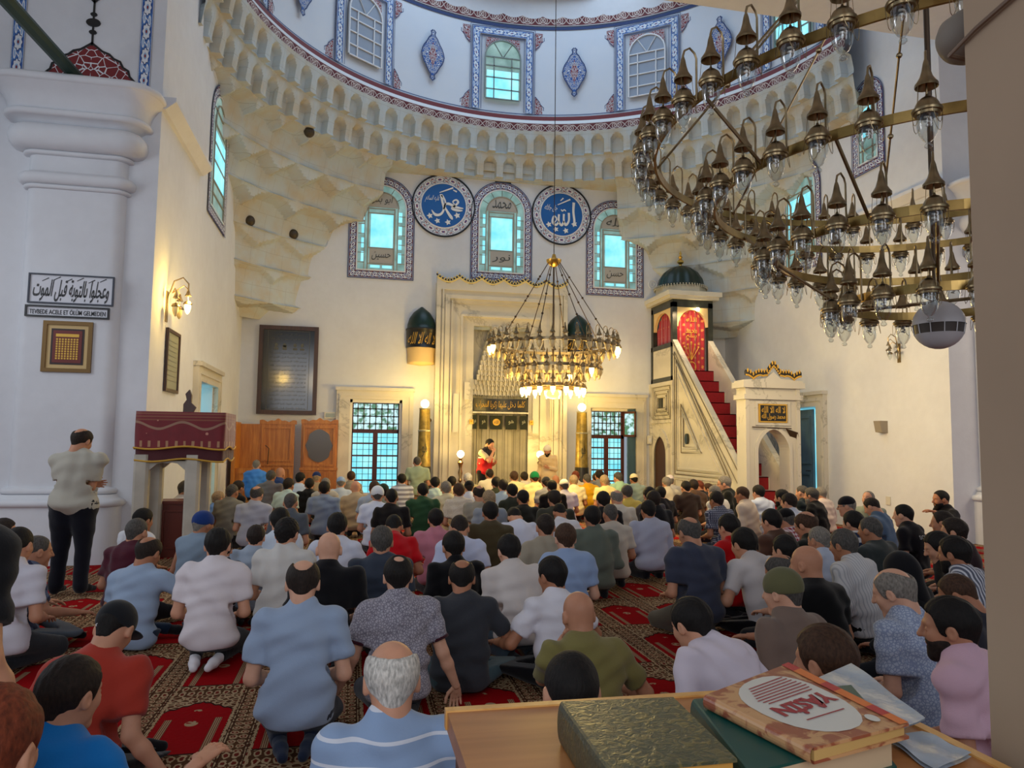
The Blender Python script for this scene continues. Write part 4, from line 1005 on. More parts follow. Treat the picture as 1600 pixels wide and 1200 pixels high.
for px, py, r, lb in ((390, 345, 8.24, 'round dark pierced boss, lower of the pair nearest the corner'), (458, 366, 8.24, 'round dark pierced boss over the dark board'), (483, 206, 7.55, 'round dark pierced boss highest among the carved cells')):
    d = ray(px, py).normalized(); h_ = MUQ.ray_cast(Vector((0, 0, EYE)), d); p = h_[0] if h_[0] else d*17+Vector((0, 0, EYE)); an = math.atan2(p.y-DC[1], p.x-DC[0])
    o = tag(autosmooth(MB().lathe([(0, -.12), (.06, -.11), (.11, -.06), (.13, 0), (.12, .05)], 20, axis='y').build('pierced_boss', pm('dark_pierced_metal', lin(66, 52, 30), .5, var=.5, vs=40), loc=tuple(p), rz=an-PI/2)), lb, 'boss', 'round pierced bosses in the squinch')
# ---- pier plaques and pictures
def framed(name, x, y, z, rz, w_, h, fr, label, cat, fm, bm, y0=0):
    e = tag(empty(name, (x, y, z), rz), label, cat)
    MB().ribbon([(-w_/2, -h/2), (-w_/2, h/2), (w_/2, h/2), (w_/2, -h/2)], -fr, -.035, 0, closed=True).build('frame', fm, e)
    MB().box(-w_/2+fr*.5, w_/2-fr*.5, -.012, 0, -h/2+fr*.5, h/2-fr*.5).build('backing', bm, e); return e
PY = 10.76
e = framed('calligraphy_sign', -3.76, PY, 3.62, 0, 1.04, .40, .018, 'white sign with one line of black Arabic calligraphy, topmost on the pier', 'sign', pm('dark_slate_frame', lin(60, 66, 80), .5), pm('sign_white', lin(214, 216, 224), .6))
mb = MB(); text_xz(mb, 'وعجلوا بالتوبة قبل الموت', 0, -.02, .92, .30, -.012, shear=.12, bold=.012)
for k in range(6): stroke(mb, [(-.36+k*.14, .10+.02*(k % 2)), (-.28+k*.14, .145+.02*(k % 2))], [.004, .006], -.016)
mb.build('lettering', BLACK, e)
e = framed('slogan_sign', -3.79, PY, 3.315, 0, 1.02, .155, .022, 'narrow black-bordered sign reading TEVBEDE ACELE ET ÖLÜM GELMEDEN', 'sign', BLACK, pm('sign_white', (0, 0, 0)))
mb = MB(); text_xz(mb, 'TEVBEDE ACELE ET ÖLÜM GELMEDEN', 0, 0, .92, .075, -.012, ar=False, bold=.008); mb.build('lettering', BLACK, e)
e = framed('gilt_framed_picture', -3.77, PY, 2.85, 0, .60, .68, .05, 'gilt framed picture with gold squares on red under the two pier signs', 'picture', pm('old_gilt_frame', lin(120, 92, 52), .4, .5), pm('cream_mount', lin(206, 176, 120), .6))
MB().box(-.20, .20, -.018, 0, -.24, .24).build('dark_mount', pm('maroon_mount', lin(46, 20, 18), .4), e); MB().box(-.175, .175, -.022, 0, -.215, .215).build('red_mount', pm('red_mount', lin(110, 30, 22), .4), e)
mb = MB().box(-.14, .14, -.028, -.02, .13, .17)
for i in range(8):
    for j in range(9): mb.box(-.135+i*.035, -.112+i*.035, -.028, -.02, -.17+j*.032, -.148+j*.032)
mb.build('gold_squares', GOLDP, e)
e = framed('glazed_notice', XW+.01, 12.12, 2.83, PI/2, .80, .95, .05, 'dark framed glazed notice under the lit brass sconce', 'picture', WALNUT, pm('pale_green_paper', lin(170, 170, 140), .2))
mb = MB()
for k in range(9): mb.box(-.26, .26, -.016, -.012, .30-k*.075, .312-k*.075)
mb.build('printed_lines', pm('grey_print', lin(120, 120, 104), .5), e)

# ---- kursu: raised stone stand with red velvet cover
g = G('maroon_velvet_embroidery').set(.7, sheen=.5); x, y, z = g.coord(); n = g.noise(9, 3)
u_ = (x+y)*1.0; w1 = ((z-1.82)-(u_*11).sin()*.045).abs(); vo = g.voro(7, None, 'F1', .3)
c = g.mix(n, lin(96, 10, 22), lin(128, 16, 30)); c = g.mix(w1.lt(.016), c, lin(150, 112, 90)); c = g.mix((z.gt(1.54))*(z.lt(1.62))*((u_*60).sin().gt(.6)), c, lin(168, 124, 90))
c = g.mix(z.gt(1.88)*((z*160).sin().gt(0)), c, lin(130, 70, 50)); c = g.mix((vo.lt(.16))*(z.gt(1.7)), c, lin(190, 130, 110)); g.col(c); VELVET = g.m
e = tag(empty('preaching_stand', (-2.22, 10.75, 0)), 'stone preaching stand draped in maroon embroidered velvet beside the big pier', 'stand')
hx, hy = .52, .42
mb = MB()
for x in (-hx+.06, .16):
    for y in (-hy+.06, hy-.06):
        mb.bev(x-.09, x+.09, y-.08, y+.08, 0, 1.44, .03)
mb.box(-hx, hx-.2, -hy+.02, hy-.02, 1.36, 1.46)
def corbel(xa, xb, y0, y1):
    P = [(xa, 1.40), (xb, 1.40)]; n = 10
    for i in range(n+1): t = i/n; P.append((xb+(xa-xb)*t, 1.36-.20*abs(2*t-1)**2.2-.03*abs(math.sin(t*3*PI))))
    return mb.prism(P[::-1], y0, y1, 'y')
corbel(-hx+.06, .16, -hy+.02, -hy+.1); corbel(-hx+.06, .16, hy-.1, hy-.02)
mb.build('stone_legs', pm('grey_stone', lin(186, 180, 166), .6, var=.2), e)
V = []; n = 60; per = []
for i in range(n):
    t = i/n*4; k = int(t); f = t-k
    p = [(-hx+2*hx*f, -hy), (hx, -hy+2*hy*f), (hx-2*hx*f, hy), (-hx, hy-2*hy*f)][k]; per.append(p)
def drape(z0, z1, off, mat, nm):
    V = []; rows = 6
    for j in range(rows+1):
        z = z0+(z1-z0)*j/rows
        for i, (x, y) in enumerate(per):
            o_ = off+.012*math.sin(i*1.9+j*.4)*(1-(j/rows)*.7); L_ = math.hypot(x, y); V.append((x*(1+o_/L_), y*(1+o_/L_), z-(.02*math.sin(i*.55) if j == 0 else 0)))
    Fc = [(j*n+i, j*n+(i+1) % n, (j+1)*n+(i+1) % n, (j+1)*n+i) for j in range(rows) for i in range(n)]
    Fc.append(tuple(rows*n+i for i in range(n))); return mkobj(nm, V, Fc, mat, e, True)
drape(1.36, 1.66, .01, pm('deep_maroon_velvet', lin(70, 6, 18), .8, sheen=.4), 'velvet_skirt'); drape(1.53, 2.0, .03, VELVET, 'velvet_cover')
for z, off in ((1.53, .045), (1.37, .025)):
    P = [(x*(1+off/math.hypot(x, y)), y*(1+off/math.hypot(x, y)), z-.02*math.sin(i*.55)) for i, (x, y) in enumerate(per)]
    MB().tube(P, .012, 5, closed=True).build('gold_fringe', GOLDP, e)
autosmooth(MB().prism([(-.07, 2.0), (-.07, 2.12), (-.03, 2.18), (-.05, 2.26), (0, 2.32), (.03, 2.24), (.03, 2.14), (.09, 2.08), (.07, 2.04), (.05, 2.0)], -.03, .03, 'y').build('carved_finial', WALNUT, e))
tag(MB().bev(-.02, .02, 0, .04, 0, 1.9, .005).build('slim_post', GREENM, loc=(-2.30, 11.66, 0)), 'slim dark upright post behind the velvet draped stand', 'post')
e = tag(empty('wooden_chest', (-2.43, 11.36, 0)), 'dark red-brown wooden chest behind the stone stand legs', 'chest')
MB().box(-.22, .22, -.2, .2, 0, .74).build('carcass', pm('mahogany', lin(96, 34, 18), .4), e); MB().box(-.25, .25, -.23, .23, .74, .78).build('top', pm('mahogany', (0, 0, 0)), e)
MB().ribbon([(-.16, .12), (-.16, .66), (.16, .66), (.16, .12)], -.03, -.22, -.2, closed=True).build('door_panel', pm('mahogany', (0, 0, 0)), e)
# east wall speaker and socket
tag(MB().add([(-.08, 0, -.12), (.08, 0, -.12), (.08, 0, .12), (-.08, 0, .12), (-.10, -.14, -.10), (.06, -.12, -.10), (.06, -.16, .12), (-.10, -.18, .12)], [(0, 1, 2, 3), (4, 7, 6, 5), (0, 4, 5, 1), (1, 5, 6, 2), (2, 6, 7, 3), (3, 7, 4, 0)]).build('wall_speaker', pm('grey_plastic', lin(150, 140, 124), .5), loc=(XE, 12.65, 2.05), rz=-PI/2), 'small grey loudspeaker box on the cream wall beside the pulpit doorway', 'speaker')
tag(MB().box(-.06, .06, -.02, 0, -.08, .08).build('wall_socket', pm('pale_plastic', (0, 0, 0)), loc=(XE, 12.6, .62), rz=-PI/2), 'cream wall socket low behind the seated men on the cream wall', 'socket')

# ---- brown pillar beside the camera
PB = pm('brown_grey_limewash', lin(168, 146, 122), .8, var=.12, vs=2, bump=.2, bs=8)
struct(MB().bev(.96, 1.8, -.3, 1.0, 0, 8.9, .02).build('trim_40', PB))
e = tag(empty('round_loudspeaker', (1.05, 1.055, 2.385), 0), 'round grey loudspeaker fixed to the brown pillar beside the large chandelier', 'speaker')
autosmooth(MB().lathe([(0, -.05), (.015, -.048), (.03, -.035), (.042, -.014), (.045, 0), (.045, .03), (.036, .045), (0, .05)], 32, axis='y').build('shell', pm('dusty_grey_plastic', lin(130, 122, 112), .6), e))
tag(MB().tube([(1.05, 1.01, 2.30), (.955, 1.006, 2.305), (.953, .95, 2.32), (.953, .5, 2.40)], .004, 6).build('cable', pm('brown_grey_cable', lin(120, 100, 84), .6)), 'thin cable stretched slanting across the brown pillar', 'cable')
# ================================================================= chandeliers
def lamp_parts(k=1.0):
    m = MB()
    m.tube([(0, 0, -.02), (.0, 0, .10), (.0, 0, .235), (.012, 0, .265), (.045, 0, .29), (.08, 0, .268), (.09, 0, .235), (.09, 0, .21)], .0065, 6)
    c = (.09, 0, 0)
    m.lathe([(.008, .225), (.014, .205), (.02, .17), (.03, .135), (.045, .11), (.053, .10), (.053, .085), (.050, .085), (.03, .12), (.006, .19)], 16, c)
    m.tube([(.09, 0, .2), (.09, 0, .03)], .004, 5)
    m.lathe([(.006, .05), (.010, .036), (.026, .030), (.044, .014), (.054, -.006), (.057, -.022), (.066, -.024), (.070, -.034), (.066, -.044), (.058, -.046), (.056, -.058), (.045, -.058), (.045, -.02), (.0, .01)], 18, c)
    for j in range(4):
        a = j*PI/2+PI/4; x, y = .09+.05*math.cos(a), .05*math.sin(a)
        m.tube([(x, y, .09), (.09+.06*math.cos(a), .06*math.sin(a), -.03)], .0016, 3)
        P = []
        for q in range(7):
            t = q/6; b = a+(t-.5)*.9; rr = .068+.006*math.sin(t*PI); P.append((.09+rr*math.cos(b), rr*math.sin(b), -.045-.075*math.sin(t*PI)))
        m.tube(P, .0018, 3)
    gl = MB().lathe([(.047, -.045), (.050, -.07), (.049, -.11), (.041, -.15), (.024, -.18), (.010, -.192), (.010, -.198), (.018, -.205), (.018, -.215), (.010, -.222), (0, -.224)], 16, c)
    bu = MB()
    bu.tube([(.09+.012*math.cos(q*1.1), .012*math.sin(q*1.1), -.045-.004*q) for q in range(16)], .006, 5)
    return m, gl, bu
def chandelier(name, label, loc, tiers, hub, cord, lit, nsub, lit_all_last, nrod, drop, metal, stuffcap=100, ph=0.0, sc=1.0, glow=None):
    root = thing(name, label, 'chandelier', loc)
    m, gl, bu = lamp_parts()
    zs = [t[0] for t in tiers]
    proto = m.build('lamp', metal, root); autosmooth(proto, 50); proto.scale = (sc, sc, sc)
    pg = gl.build('glass_shade', glow or GLASSC, proto, True); pb = bu.build('bulb', BULB, proto, True)
    litg = pg.data.copy(); litg.materials.clear(); litg.materials.append(LITGLASS)
    litb = pb.data.copy(); litb.materials.clear(); litb.materials.append(LITBULB)
    spots = []
    for ti, (z, R, n) in enumerate(tiers):
        for k in range(n):
            a = 2*PI*(k+ph)/n+ti*.13
            spots.append((ti, k, z, R, a))
    # the ones nearest and clearest first; those past the cap become one mesh
    cd = Vector((-loc[0], -loc[1])); 
    def rank(s): return (Vector((loc[0]+s[3]*math.cos(s[4]), loc[1]+s[3]*math.sin(s[4])))).length + (6 if (hideright and math.atan2(loc[0]+s[3]*math.cos(s[4]), loc[1]+s[3]*math.sin(s[4])) > math.radians(44.5)) else 0)
    hideright = loc[1] < 6
    order = sorted(spots, key=rank)
    rest = MB(); restg = MB(); first = True
    for i, (ti, k, z, R, a) in enumerate(order):
        if i >= stuffcap:
            ca, sa = math.cos(a), math.sin(a)
            for src, dst in ((m, rest), (gl, restg)):
                dst.add([((R+.012+x)*ca-y*sa, (R+.012+x)*sa+y*ca, z+zz) for x, y, zz in src.V], src.F)
            continue
        if first: o = proto; first = False; g1, b1 = pg, pb
        else:
            o = proto.copy(); COL.objects.link(o); o.parent = root
            g1 = pg.copy(); COL.objects.link(g1); g1.parent = o
            b1 = pb.copy(); COL.objects.link(b1); b1.parent = o
        o.location = ((R+.012)*math.cos(a), (R+.012)*math.sin(a), z); o.rotation_euler = (0, 0, a)
        if (ti == len(tiers)-1 and lit_all_last) or (ti, k) in lit:
            g1.data = litg; b1.data = litb
    if rest.V: tag(rest.build('more_lamps', metal, root), kind='stuff'); tag(restg.build('more_glass_shades', GLASSC, root, True), kind='stuff')
    for z, R, n in tiers:
        MB().lathe([(R-.008, z-.028), (R+.008, z-.028), (R+.008, z+.028), (R-.008, z+.028), (R-.008, z-.028)], 96).build('ring', BRASS if sc >= 1 else metal, root)
    for j in range(nrod):
        a = 2*PI*(j+.35)/nrod; c, s = math.cos(a), math.sin(a); R0 = tiers[0][1]
        mb = MB(); P0 = Vector((R0*c, R0*s, zs[0])); P1 = Vector((.10*c, .10*s, hub)); mb.tube([P0, P1], .009*sc, 5)
        for t in (.3, .55, .8): q = P0.lerp(P1, t); mb.ell(q, (.024*sc,)*3, 8, 6)
        mb.build('hanging_rod', BRONZE if sc < 1 else BRASSD, root)
    for i in range(len(tiers)-1):
        for j in range(4):
            a = 2*PI*(j+.1)/4+.35*i; c, s = math.cos(a), math.sin(a)
            MB().tube([(tiers[i][1]*c, tiers[i][1]*s, zs[i]), (tiers[i+1][1]*c, tiers[i+1][1]*s, zs[i+1])], .011*sc, 6).build('strut', BRASSD, root)
    for i, (z, R, n) in enumerate(tiers[-1:]):
        mb = MB()
        for j in range(2):
            a = PI*j/2+.6+.3*i; mb.tube([(R*math.cos(a), R*math.sin(a), z), (-R*math.cos(a), -R*math.sin(a), z)], .012*sc, 6)
        mb.build('cross_bars', BRASSD, root)
    MB().tube([(0, 0, hub), (0, 0, tiers[-1][0])], .018*sc, 8).build('centre_pole', BRONZE, root)
    autosmooth(MB().lathe([(0, hub-.12), (.06, hub-.1), (.14, hub-.02), (.15, hub+.03), (.05, hub+.06), (.03, hub+.14), (0, hub+.15)], 16).build('hub', GOLD, root))
    MB().tube([(0, 0, hub+.1), (0, 0, cord)], .008, 6).build('suspension_chain', BRONZE, root)
    return root
chandelier('ring_chandelier', 'large unlit brass chandelier with four rings of clear glass oil lamps', (3.69, 4.07, 0),
    [(3.67, 1.80, 48), (3.32, 1.39, 36), (2.95, .98, 27), (2.60, .54, 16)], 5.6, 8.95, set(), 3, False, 8, 1, BRASSD)
chandelier('ring_chandelier', 'small lit brass chandelier with three rings of lamps glowing before the prayer niche', (3.72, 13.7, 0),
    [(3.53, 1.15, 34), (3.11, .80, 24), (2.76, .50, 15)], 5.2, 17.8, {(0, 17), (0, 18), (0, 31), (0, 32), (1, 20), (0, 33), (1, 3)}, 3, True, 8, 1, BRASSD, stuffcap=100, sc=.97, glow=WARMGLASS)
e = tag(empty('globe_speaker', (3.66, 4.02, 2.44)), 'white globe speaker with dark middle band hanging under the large chandelier', 'speaker')
n_ = 32
MB().lathe([(.155*math.sin(t*PI/16), .155*math.cos(t*PI/16)) for t in range(0, 9)], n_).build('upper_shell', pm('white_plastic', lin(206, 206, 210), .35), e, True)
MB().lathe([(.155*math.sin(t*PI/16), .155*math.cos(t*PI/16)) for t in range(10, 17)], n_).build('lower_shell', pm('white_plastic', (0, 0, 0)), e, True)
MB().lathe([(.150, .0), (.146, -.03), (.142, -.06)], n_).build('dark_band', pm('dark_grille', lin(70, 60, 54), .5), e, True)
mb = MB()
for k in range(12): a = 2*PI*k/12; mb.tube([(.153*math.cos(a), .153*math.sin(a), 0), (.143*math.cos(a), .143*math.sin(a), -.062)], .004, 4)
mb.build('band_ribs', pm('white_plastic', (0, 0, 0)), e); MB().tube([(0, 0, .15), (0, 0, 1.0)], .004, 5).build('suspension_wire', BRONZE, e)
sm = [q for q in D.objects if q.get('label', '').startswith('small lit brass')][0]
MB().lathe([(0, .10), (.10, .07), (.13, 0), (.10, -.08), (0, -.1)], 24).build('amber_lamp', emat('amber_glow', (1, .60, .10), 2.4), sm, True, loc=(0, 0, 2.60))
# wall sconces
def sconce(x, y, z, rz, label, lit=True, s=1.0):
    e = tag(empty('wall_sconce', (x, y, z), rz), label, 'sconce'); e.scale = (s, s, s)
    MB().tube([(0, 0, -.3), (0, -.03, .05), (0, -.10, .28), (0, -.22, .34), (0, -.30, .25), (0, -.30, .15)], .012, 6).box(-.05, .05, -.02, 0, -.34, .12).build('bracket', BRASSD, e)
    for j, (dx, dy, dz) in enumerate(((0, -.30, 0), (.12, -.16, -.06), (-.12, -.16, -.06))):
        c = (dx, dy, dz)
        autosmooth(MB().lathe([(.01, .17), (.03, .1), (.05, .06), (.01, .06)], 12, c).lathe([(.0, .0), (.05, -.03), (.065, -.06), (.05, -.07)], 12, c).tube([(dx, dy, dz+.06), (dx, dy, dz)], .004, 4).tube([(0, -.08, .1), (dx*.6, dy*.8, dz+.22), (dx, dy, dz+.16)], .008, 5).build('lamp_cap', BRASSD, e))
        MB().lathe([(.045, -.06), (.045, -.12), (.03, -.18), (.01, -.21), (0, -.215)], 14, c).build('glass_shade', (LITGLASS if j == 0 else WARMGLASS) if lit else GLASSC, e, True)
    return e
sconce(XW, 11.68, 3.72, PI/2, 'lit brass three-lamp sconce on the wall corner beside the big pier')
sconce(XE, 12.2, 3.55, -PI/2, 'unlit brass sconce on the cream wall seen under the large chandelier', False, .8)

# ================================================================= reading desk with books
e = tag(empty('reading_desk', (.54, .95, 0)), 'varnished wooden book desk standing against the brown pillar', 'desk')
TZ = 1.2
MB().box(-.375, .375, -.5, .325, TZ-.03, TZ).build('desk_top', LECTW, e); MB().box(-.36, .36, -.48, .31, .0, TZ-.03).build('desk_body', m_wood('dull_brown_side', lin(96, 60, 40), lin(120, 80, 56), .5), e)
MB().box(-.378, .378, .31, .328, TZ-.028, TZ+.003).box(.36, .378, -.5, .328, TZ-.028, TZ+.003).build('edge_strip', m_wood('pale_edge_wood', lin(206, 150, 80), lin(226, 176, 104), .3), e)
def book(label, P, zb, th, cover, pages, name='book', spine_left=True, dz=0):
    "P: four top-face corners (x,y) far-left, far-right, near-right, near-left"
    e = tag(empty(name, (P[0][0], P[0][1], zb)), label, 'book'); Q = [(x-P[0][0], y-P[0][1]) for x, y in P]
    def quad(ins, z0, z1, sl=0):
        c = (sum(q[0] for q in Q)/4, sum(q[1] for q in Q)/4); R_ = []
        for i, q in enumerate(Q):
            k = ins if not (sl and i in (0, 3)) else 0
            v = Vector((c[0]-q[0], c[1]-q[1])); v.normalize(); R_.append((q[0]+v.x*k, q[1]+v.y*k))
        return R_[::-1]
    MB().prism(quad(.006, 0, 0, 1), .004, th-.004).build('pages', pages, e)
    mb = MB().prism(quad(0, 0, 0), 0, .004).prism(quad(0, 0, 0), th-.004, th)
    a, b = Q[0], Q[3]; v = Vector((b[0]-a[0], b[1]-a[1])); nrm = Vector((v.y, -v.x)).normalized(); c = Vector(((Q[1][0]+Q[2][0])/2, (Q[1][1]+Q[2][1])/2)); nrm = nrm if (c-Vector(a)).dot(nrm) < 0 else -nrm
    V = []
    for i in range(9):
        t = PI*i/8; off = nrm*(math.sin(t)*.007); z = th/2-math.cos(t)*th/2
        V += [(a[0]+off.x, a[1]+off.y, z), (b[0]+off.x, b[1]+off.y, z)]
    mb.add(V, [(2*i, 2*i+1, 2*i+3, 2*i+2) for i in range(8)]); mb.build('cover', cover, e, False)
    return e, Q
def onz(pts, z): return [tuple(at_z(x, y, z)[:2]) for x, y in pts]
g = G('embossed_green_gilt_cover').set(.38, spec=.6); x, y, z = g.coord(); n = g.noise(75, 4, dist=1.2); n2 = g.noise(8, 2)
g.col(g.mix(((n-.5)*10).clamp()*((n2-.38)*2.6).clamp(), lin(62, 68, 50), lin(120, 108, 58))); g.bump(n, .5, .004); EMB = g.m
PAGES = pm('cream_pages', lin(196, 172, 138), .8); 
tb = TZ+.062
P = onz([(878, 1096), (1052, 1089), (1152, 1186), (955, 1204)], tb)
e, Q = book('thick olive-green embossed book lying alone on the desk', P, TZ, .062, EMB, pm('gilt_edged_pages', lin(190, 140, 60), .6))
TEAL = pm('dark_teal_cover', lin(8, 74, 68), .35, spec=.5)
tb2 = TZ+.045
P = onz([(1085, 1092), (1330, 1070), (1400, 1150), (1175, 1206)], tb2)
e, Q = book('teal hardback book with cream pages under the red and white booklet', P, TZ, .045, TEAL, PAGES)
tb3 = tb2+.022
P = onz([(1104, 1085), (1232, 1036), (1420, 1130), (1272, 1168)], tb3)
g = G('booklet_cover').set(.35, spec=.5); x, y, z = g.coord(); n = g.noise(30, 4, dist=1)
g.col(g.mix(((n-.45)*9).clamp(), lin(150, 84, 60), lin(196, 150, 104))); BK = g.m
e, Q = book('booklet titled YASIN with brown ornament and orange edge on the teal book', P, tb2+.001, .021, BK, pm('yellow_pages', lin(196, 160, 96), .7))
def inq(u, v, z):   # u along far edge, v towards the viewer
    a = Vector(Q[0]).lerp(Vector(Q[1]), u); b = Vector(Q[3]).lerp(Vector(Q[2]), u); c = a.lerp(b, v); return (c.x, c.y, z)
zt = .0215
mb = MB(); A = [inq(.48+.38*(abs(math.cos(t))**.9)*(1 if math.cos(t) > 0 else -1), .48+.44*(abs(math.sin(t))**.8)*(1 if math.sin(t) > 0 else -1), zt) for t in [2*PI*i/24 for i in range(24)]]
mb.add(A, [tuple(range(24))]); mb.build('white_panel', pm('glossy_white', lin(206, 206, 200), .3, spec=.5), e)
mb = MB(); V, Fc = text_data('YÂSİN', False, .0, .05); lo = V.min(0); hi = V.max(0)
# the title is upside down to us: its top faces the viewer
mb.add([inq(.82-.62*((a-lo[0])/(hi[0]-lo[0])), .45+.20*((b-lo[1])/(hi[1]-lo[1])), zt+.0012) for a, b, c in V], Fc); mb.build('title_lettering', pm('crimson_print', lin(150, 20, 44), .4), e)
mb = MB()
for k in range(8): v0 = .14+k*.036; mb.add([inq(.22+.02*abs(k-5), v0, zt+.001), inq(.22+.02*abs(k-5), v0+.012, zt+.001), inq(.80-.015*abs(k-5), v0+.012, zt+.001), inq(.80-.015*abs(k-5), v0, zt+.001)], [(0, 1, 2, 3)])
mb.add([inq(.30, .70, zt+.001), inq(.30, .712, zt+.001), inq(.72, .712, zt+.001), inq(.72, .70, zt+.001)], [(0, 1, 2, 3)])
mb.build('small_print', pm('crimson_print', (0, 0, 0)), e)
cl = [lin(176, 28, 40), lin(214, 110, 40)]
for k in range(8):
    MB().add([inq(.90, k/8, zt+.001), inq(1.0, k/8, zt+.001), inq(1.0, (k+1)/8, zt+.001), inq(.90, (k+1)/8, zt+.001)], [(0, 1, 2, 3)]).build('edge_block', pm('edge_red' if k % 3 == 0 else 'edge_orange', cl[0] if k % 3 == 0 else cl[1], .4), e)
mb = MB(); mb.add([inq(.78+.05*math.cos(t*PI/8), .88+.05*math.sin(t*PI/8), zt+.002) for t in range(16)], [tuple(range(16))]); mb.build('white_seal', pm('glossy_white', (0, 0, 0)), e)
# plastic folder and leaflet behind the books
g = G('crumpled_blue_plastic').set(.25, spec=.6); n = g.noise(14, 4); g.col(g.mix(n, lin(120, 134, 152), lin(196, 204, 212))); g.bump(n, .6, .01); PLA = g.m
P = onz([(1275, 1050), (1330, 1032), (1442, 1120), (1400, 1132)], tb2+.012)
P0 = at_z(1290, 1056, tb2+.012)
def sheet(name, pts, z, mat, label, cat, th=.002, n=10, wav=.004):
    A_ = onz(pts, z); V = []
    for i in range(n+1):
        for j in range(n+1):
            u, v = i/n, j/n; a = Vector(A_[0]).lerp(Vector(A_[1]), u); b = Vector(A_[3]).lerp(Vector(A_[2]), u); c = a.lerp(b, v)
            V.append((c.x, c.y, z+wav*math.sin(u*7+v*3)*math.sin(v*6)))
    m = len(V); V2 = [(a, b, c-th) for a, b, c in V]
    Fc = [(i*(n+1)+j, (i+1)*(n+1)+j, (i+1)*(n+1)+j+1, i*(n+1)+j+1) for i in range(n) for j in range(n)]
    Fc += [tuple(m+k for k in f[::-1]) for f in Fc]
    return tag(mkobj(name, V+V2, Fc, mat, None, True), label, cat)
sheet('plastic_folder', [(1270, 1062), (1330, 1036), (1446, 1122), (1405, 1140)], tb2-.012, PLA, 'crumpled blue-grey plastic folder sticking out behind the booklet', 'folder', wav=.003)
sheet('leaflet', [(1385, 1150), (1440, 1142), (1518, 1176), (1462, 1202)], TZ+.010, PLA, 'pale folded leaflet lying on the desk corner by the pillar', 'leaflet', th=.006, wav=.003)
# ================================================================= people
f4 = np.float32
def sd_cone(P, a, b, ra, rb):
    a = np.asarray(a, f4); b = np.asarray(b, f4); ba = b-a; L = float(ba@ba)+1e-9
    t = np.clip(((P-a)@ba)/L, 0, 1); return np.linalg.norm(P-a-t[..., None]*ba, axis=-1)-(ra+(rb-ra)*t)
def sd_ell(P, c, r, R=None):
    Q = P-np.asarray(c, f4)
    if R is not None: Q = Q@np.asarray(R, f4)
    r = np.asarray(r, f4); k0 = np.linalg.norm(Q/r, axis=-1); k1 = np.linalg.norm(Q/(r*r), axis=-1)+1e-9
    return k0*(k0-1)/k1
def smin(a, b, k):
    h = np.clip(.5+.5*(b-a)/k, 0, 1); return b+(a-b)*h-k*h*(1-h)
def smax(a, b, k): return -smin(-a, -b, k)
def grid_mesh(fn, lo, hi, h):
    "surface of fn = 0 as quads (surface nets)"
    lo = np.asarray(lo, float)-2*h; hi = np.asarray(hi, float)+2*h; n = np.ceil((hi-lo)/h).astype(int)+1
    ax = [(lo[i]+h*np.arange(n[i])).astype(f4) for i in range(3)]
    P = np.stack(np.meshgrid(*ax, indexing='ij'), -1); S = fn(P).astype(f4)
    S[0] = S[-1] = 1; S[:, 0] = S[:, -1] = 1; S[:, :, 0] = S[:, :, -1] = 1
    m = S < 0; nx, ny, nz = n
    acc = np.zeros((nx-1, ny-1, nz-1, 3), f4); cnt = np.zeros((nx-1, ny-1, nz-1), f4)
    cs = [(i, j, k) for i in (0, 1) for j in (0, 1) for k in (0, 1)]
    sl = lambda c, A: A[c[0]:nx-1+c[0], c[1]:ny-1+c[1], c[2]:nz-1+c[2]]
    for c in cs:
        for ax_ in range(3):
            if c[ax_]: continue
            d = list(c); d[ax_] = 1; A = sl(c, S); B = sl(d, S); x = (A < 0) != (B < 0)
            t = np.where(x, A/(A-B+1e-12), 0)
            v = np.zeros(acc.shape, f4); v[...] = np.array(c, f4); v[..., ax_] += t
            acc += v*x[..., None]; cnt += x
    on = cnt > 0; idx = -np.ones(on.shape, int); idx[on] = np.arange(on.sum())
    I = np.argwhere(on); V = (I+acc[on]/cnt[on][:, None])*h+lo
    F = []
    for ax_ in range(3):
        A = m.copy(); s0 = [slice(1, -1)]*3; s0[ax_] = slice(0, n[ax_]-1); s1 = list(s0); s1[ax_] = slice(1, n[ax_])
        a = m[tuple(s0)]; b = m[tuple(s1)]; E_ = np.argwhere(a != b); inside = a[a != b]
        off = np.ones(3, int); off[ax_] = 0; E_ = E_+off; o1, o2 = [(1, 2), (2, 0), (0, 1)][ax_]
        e1 = np.zeros(3, int); e1[o1] = 1; e2 = np.zeros(3, int); e2[o2] = 1
        q = [idx[tuple((E_-x).T)] for x in (e1+e2, e2, e1*0, e1)]
        Q = np.stack(q, 1); Q[~inside] = Q[~inside][:, ::-1]; F.append(Q)
    F = np.concatenate(F); F = F[(F >= 0).all(1)]
    return V.astype(float), F
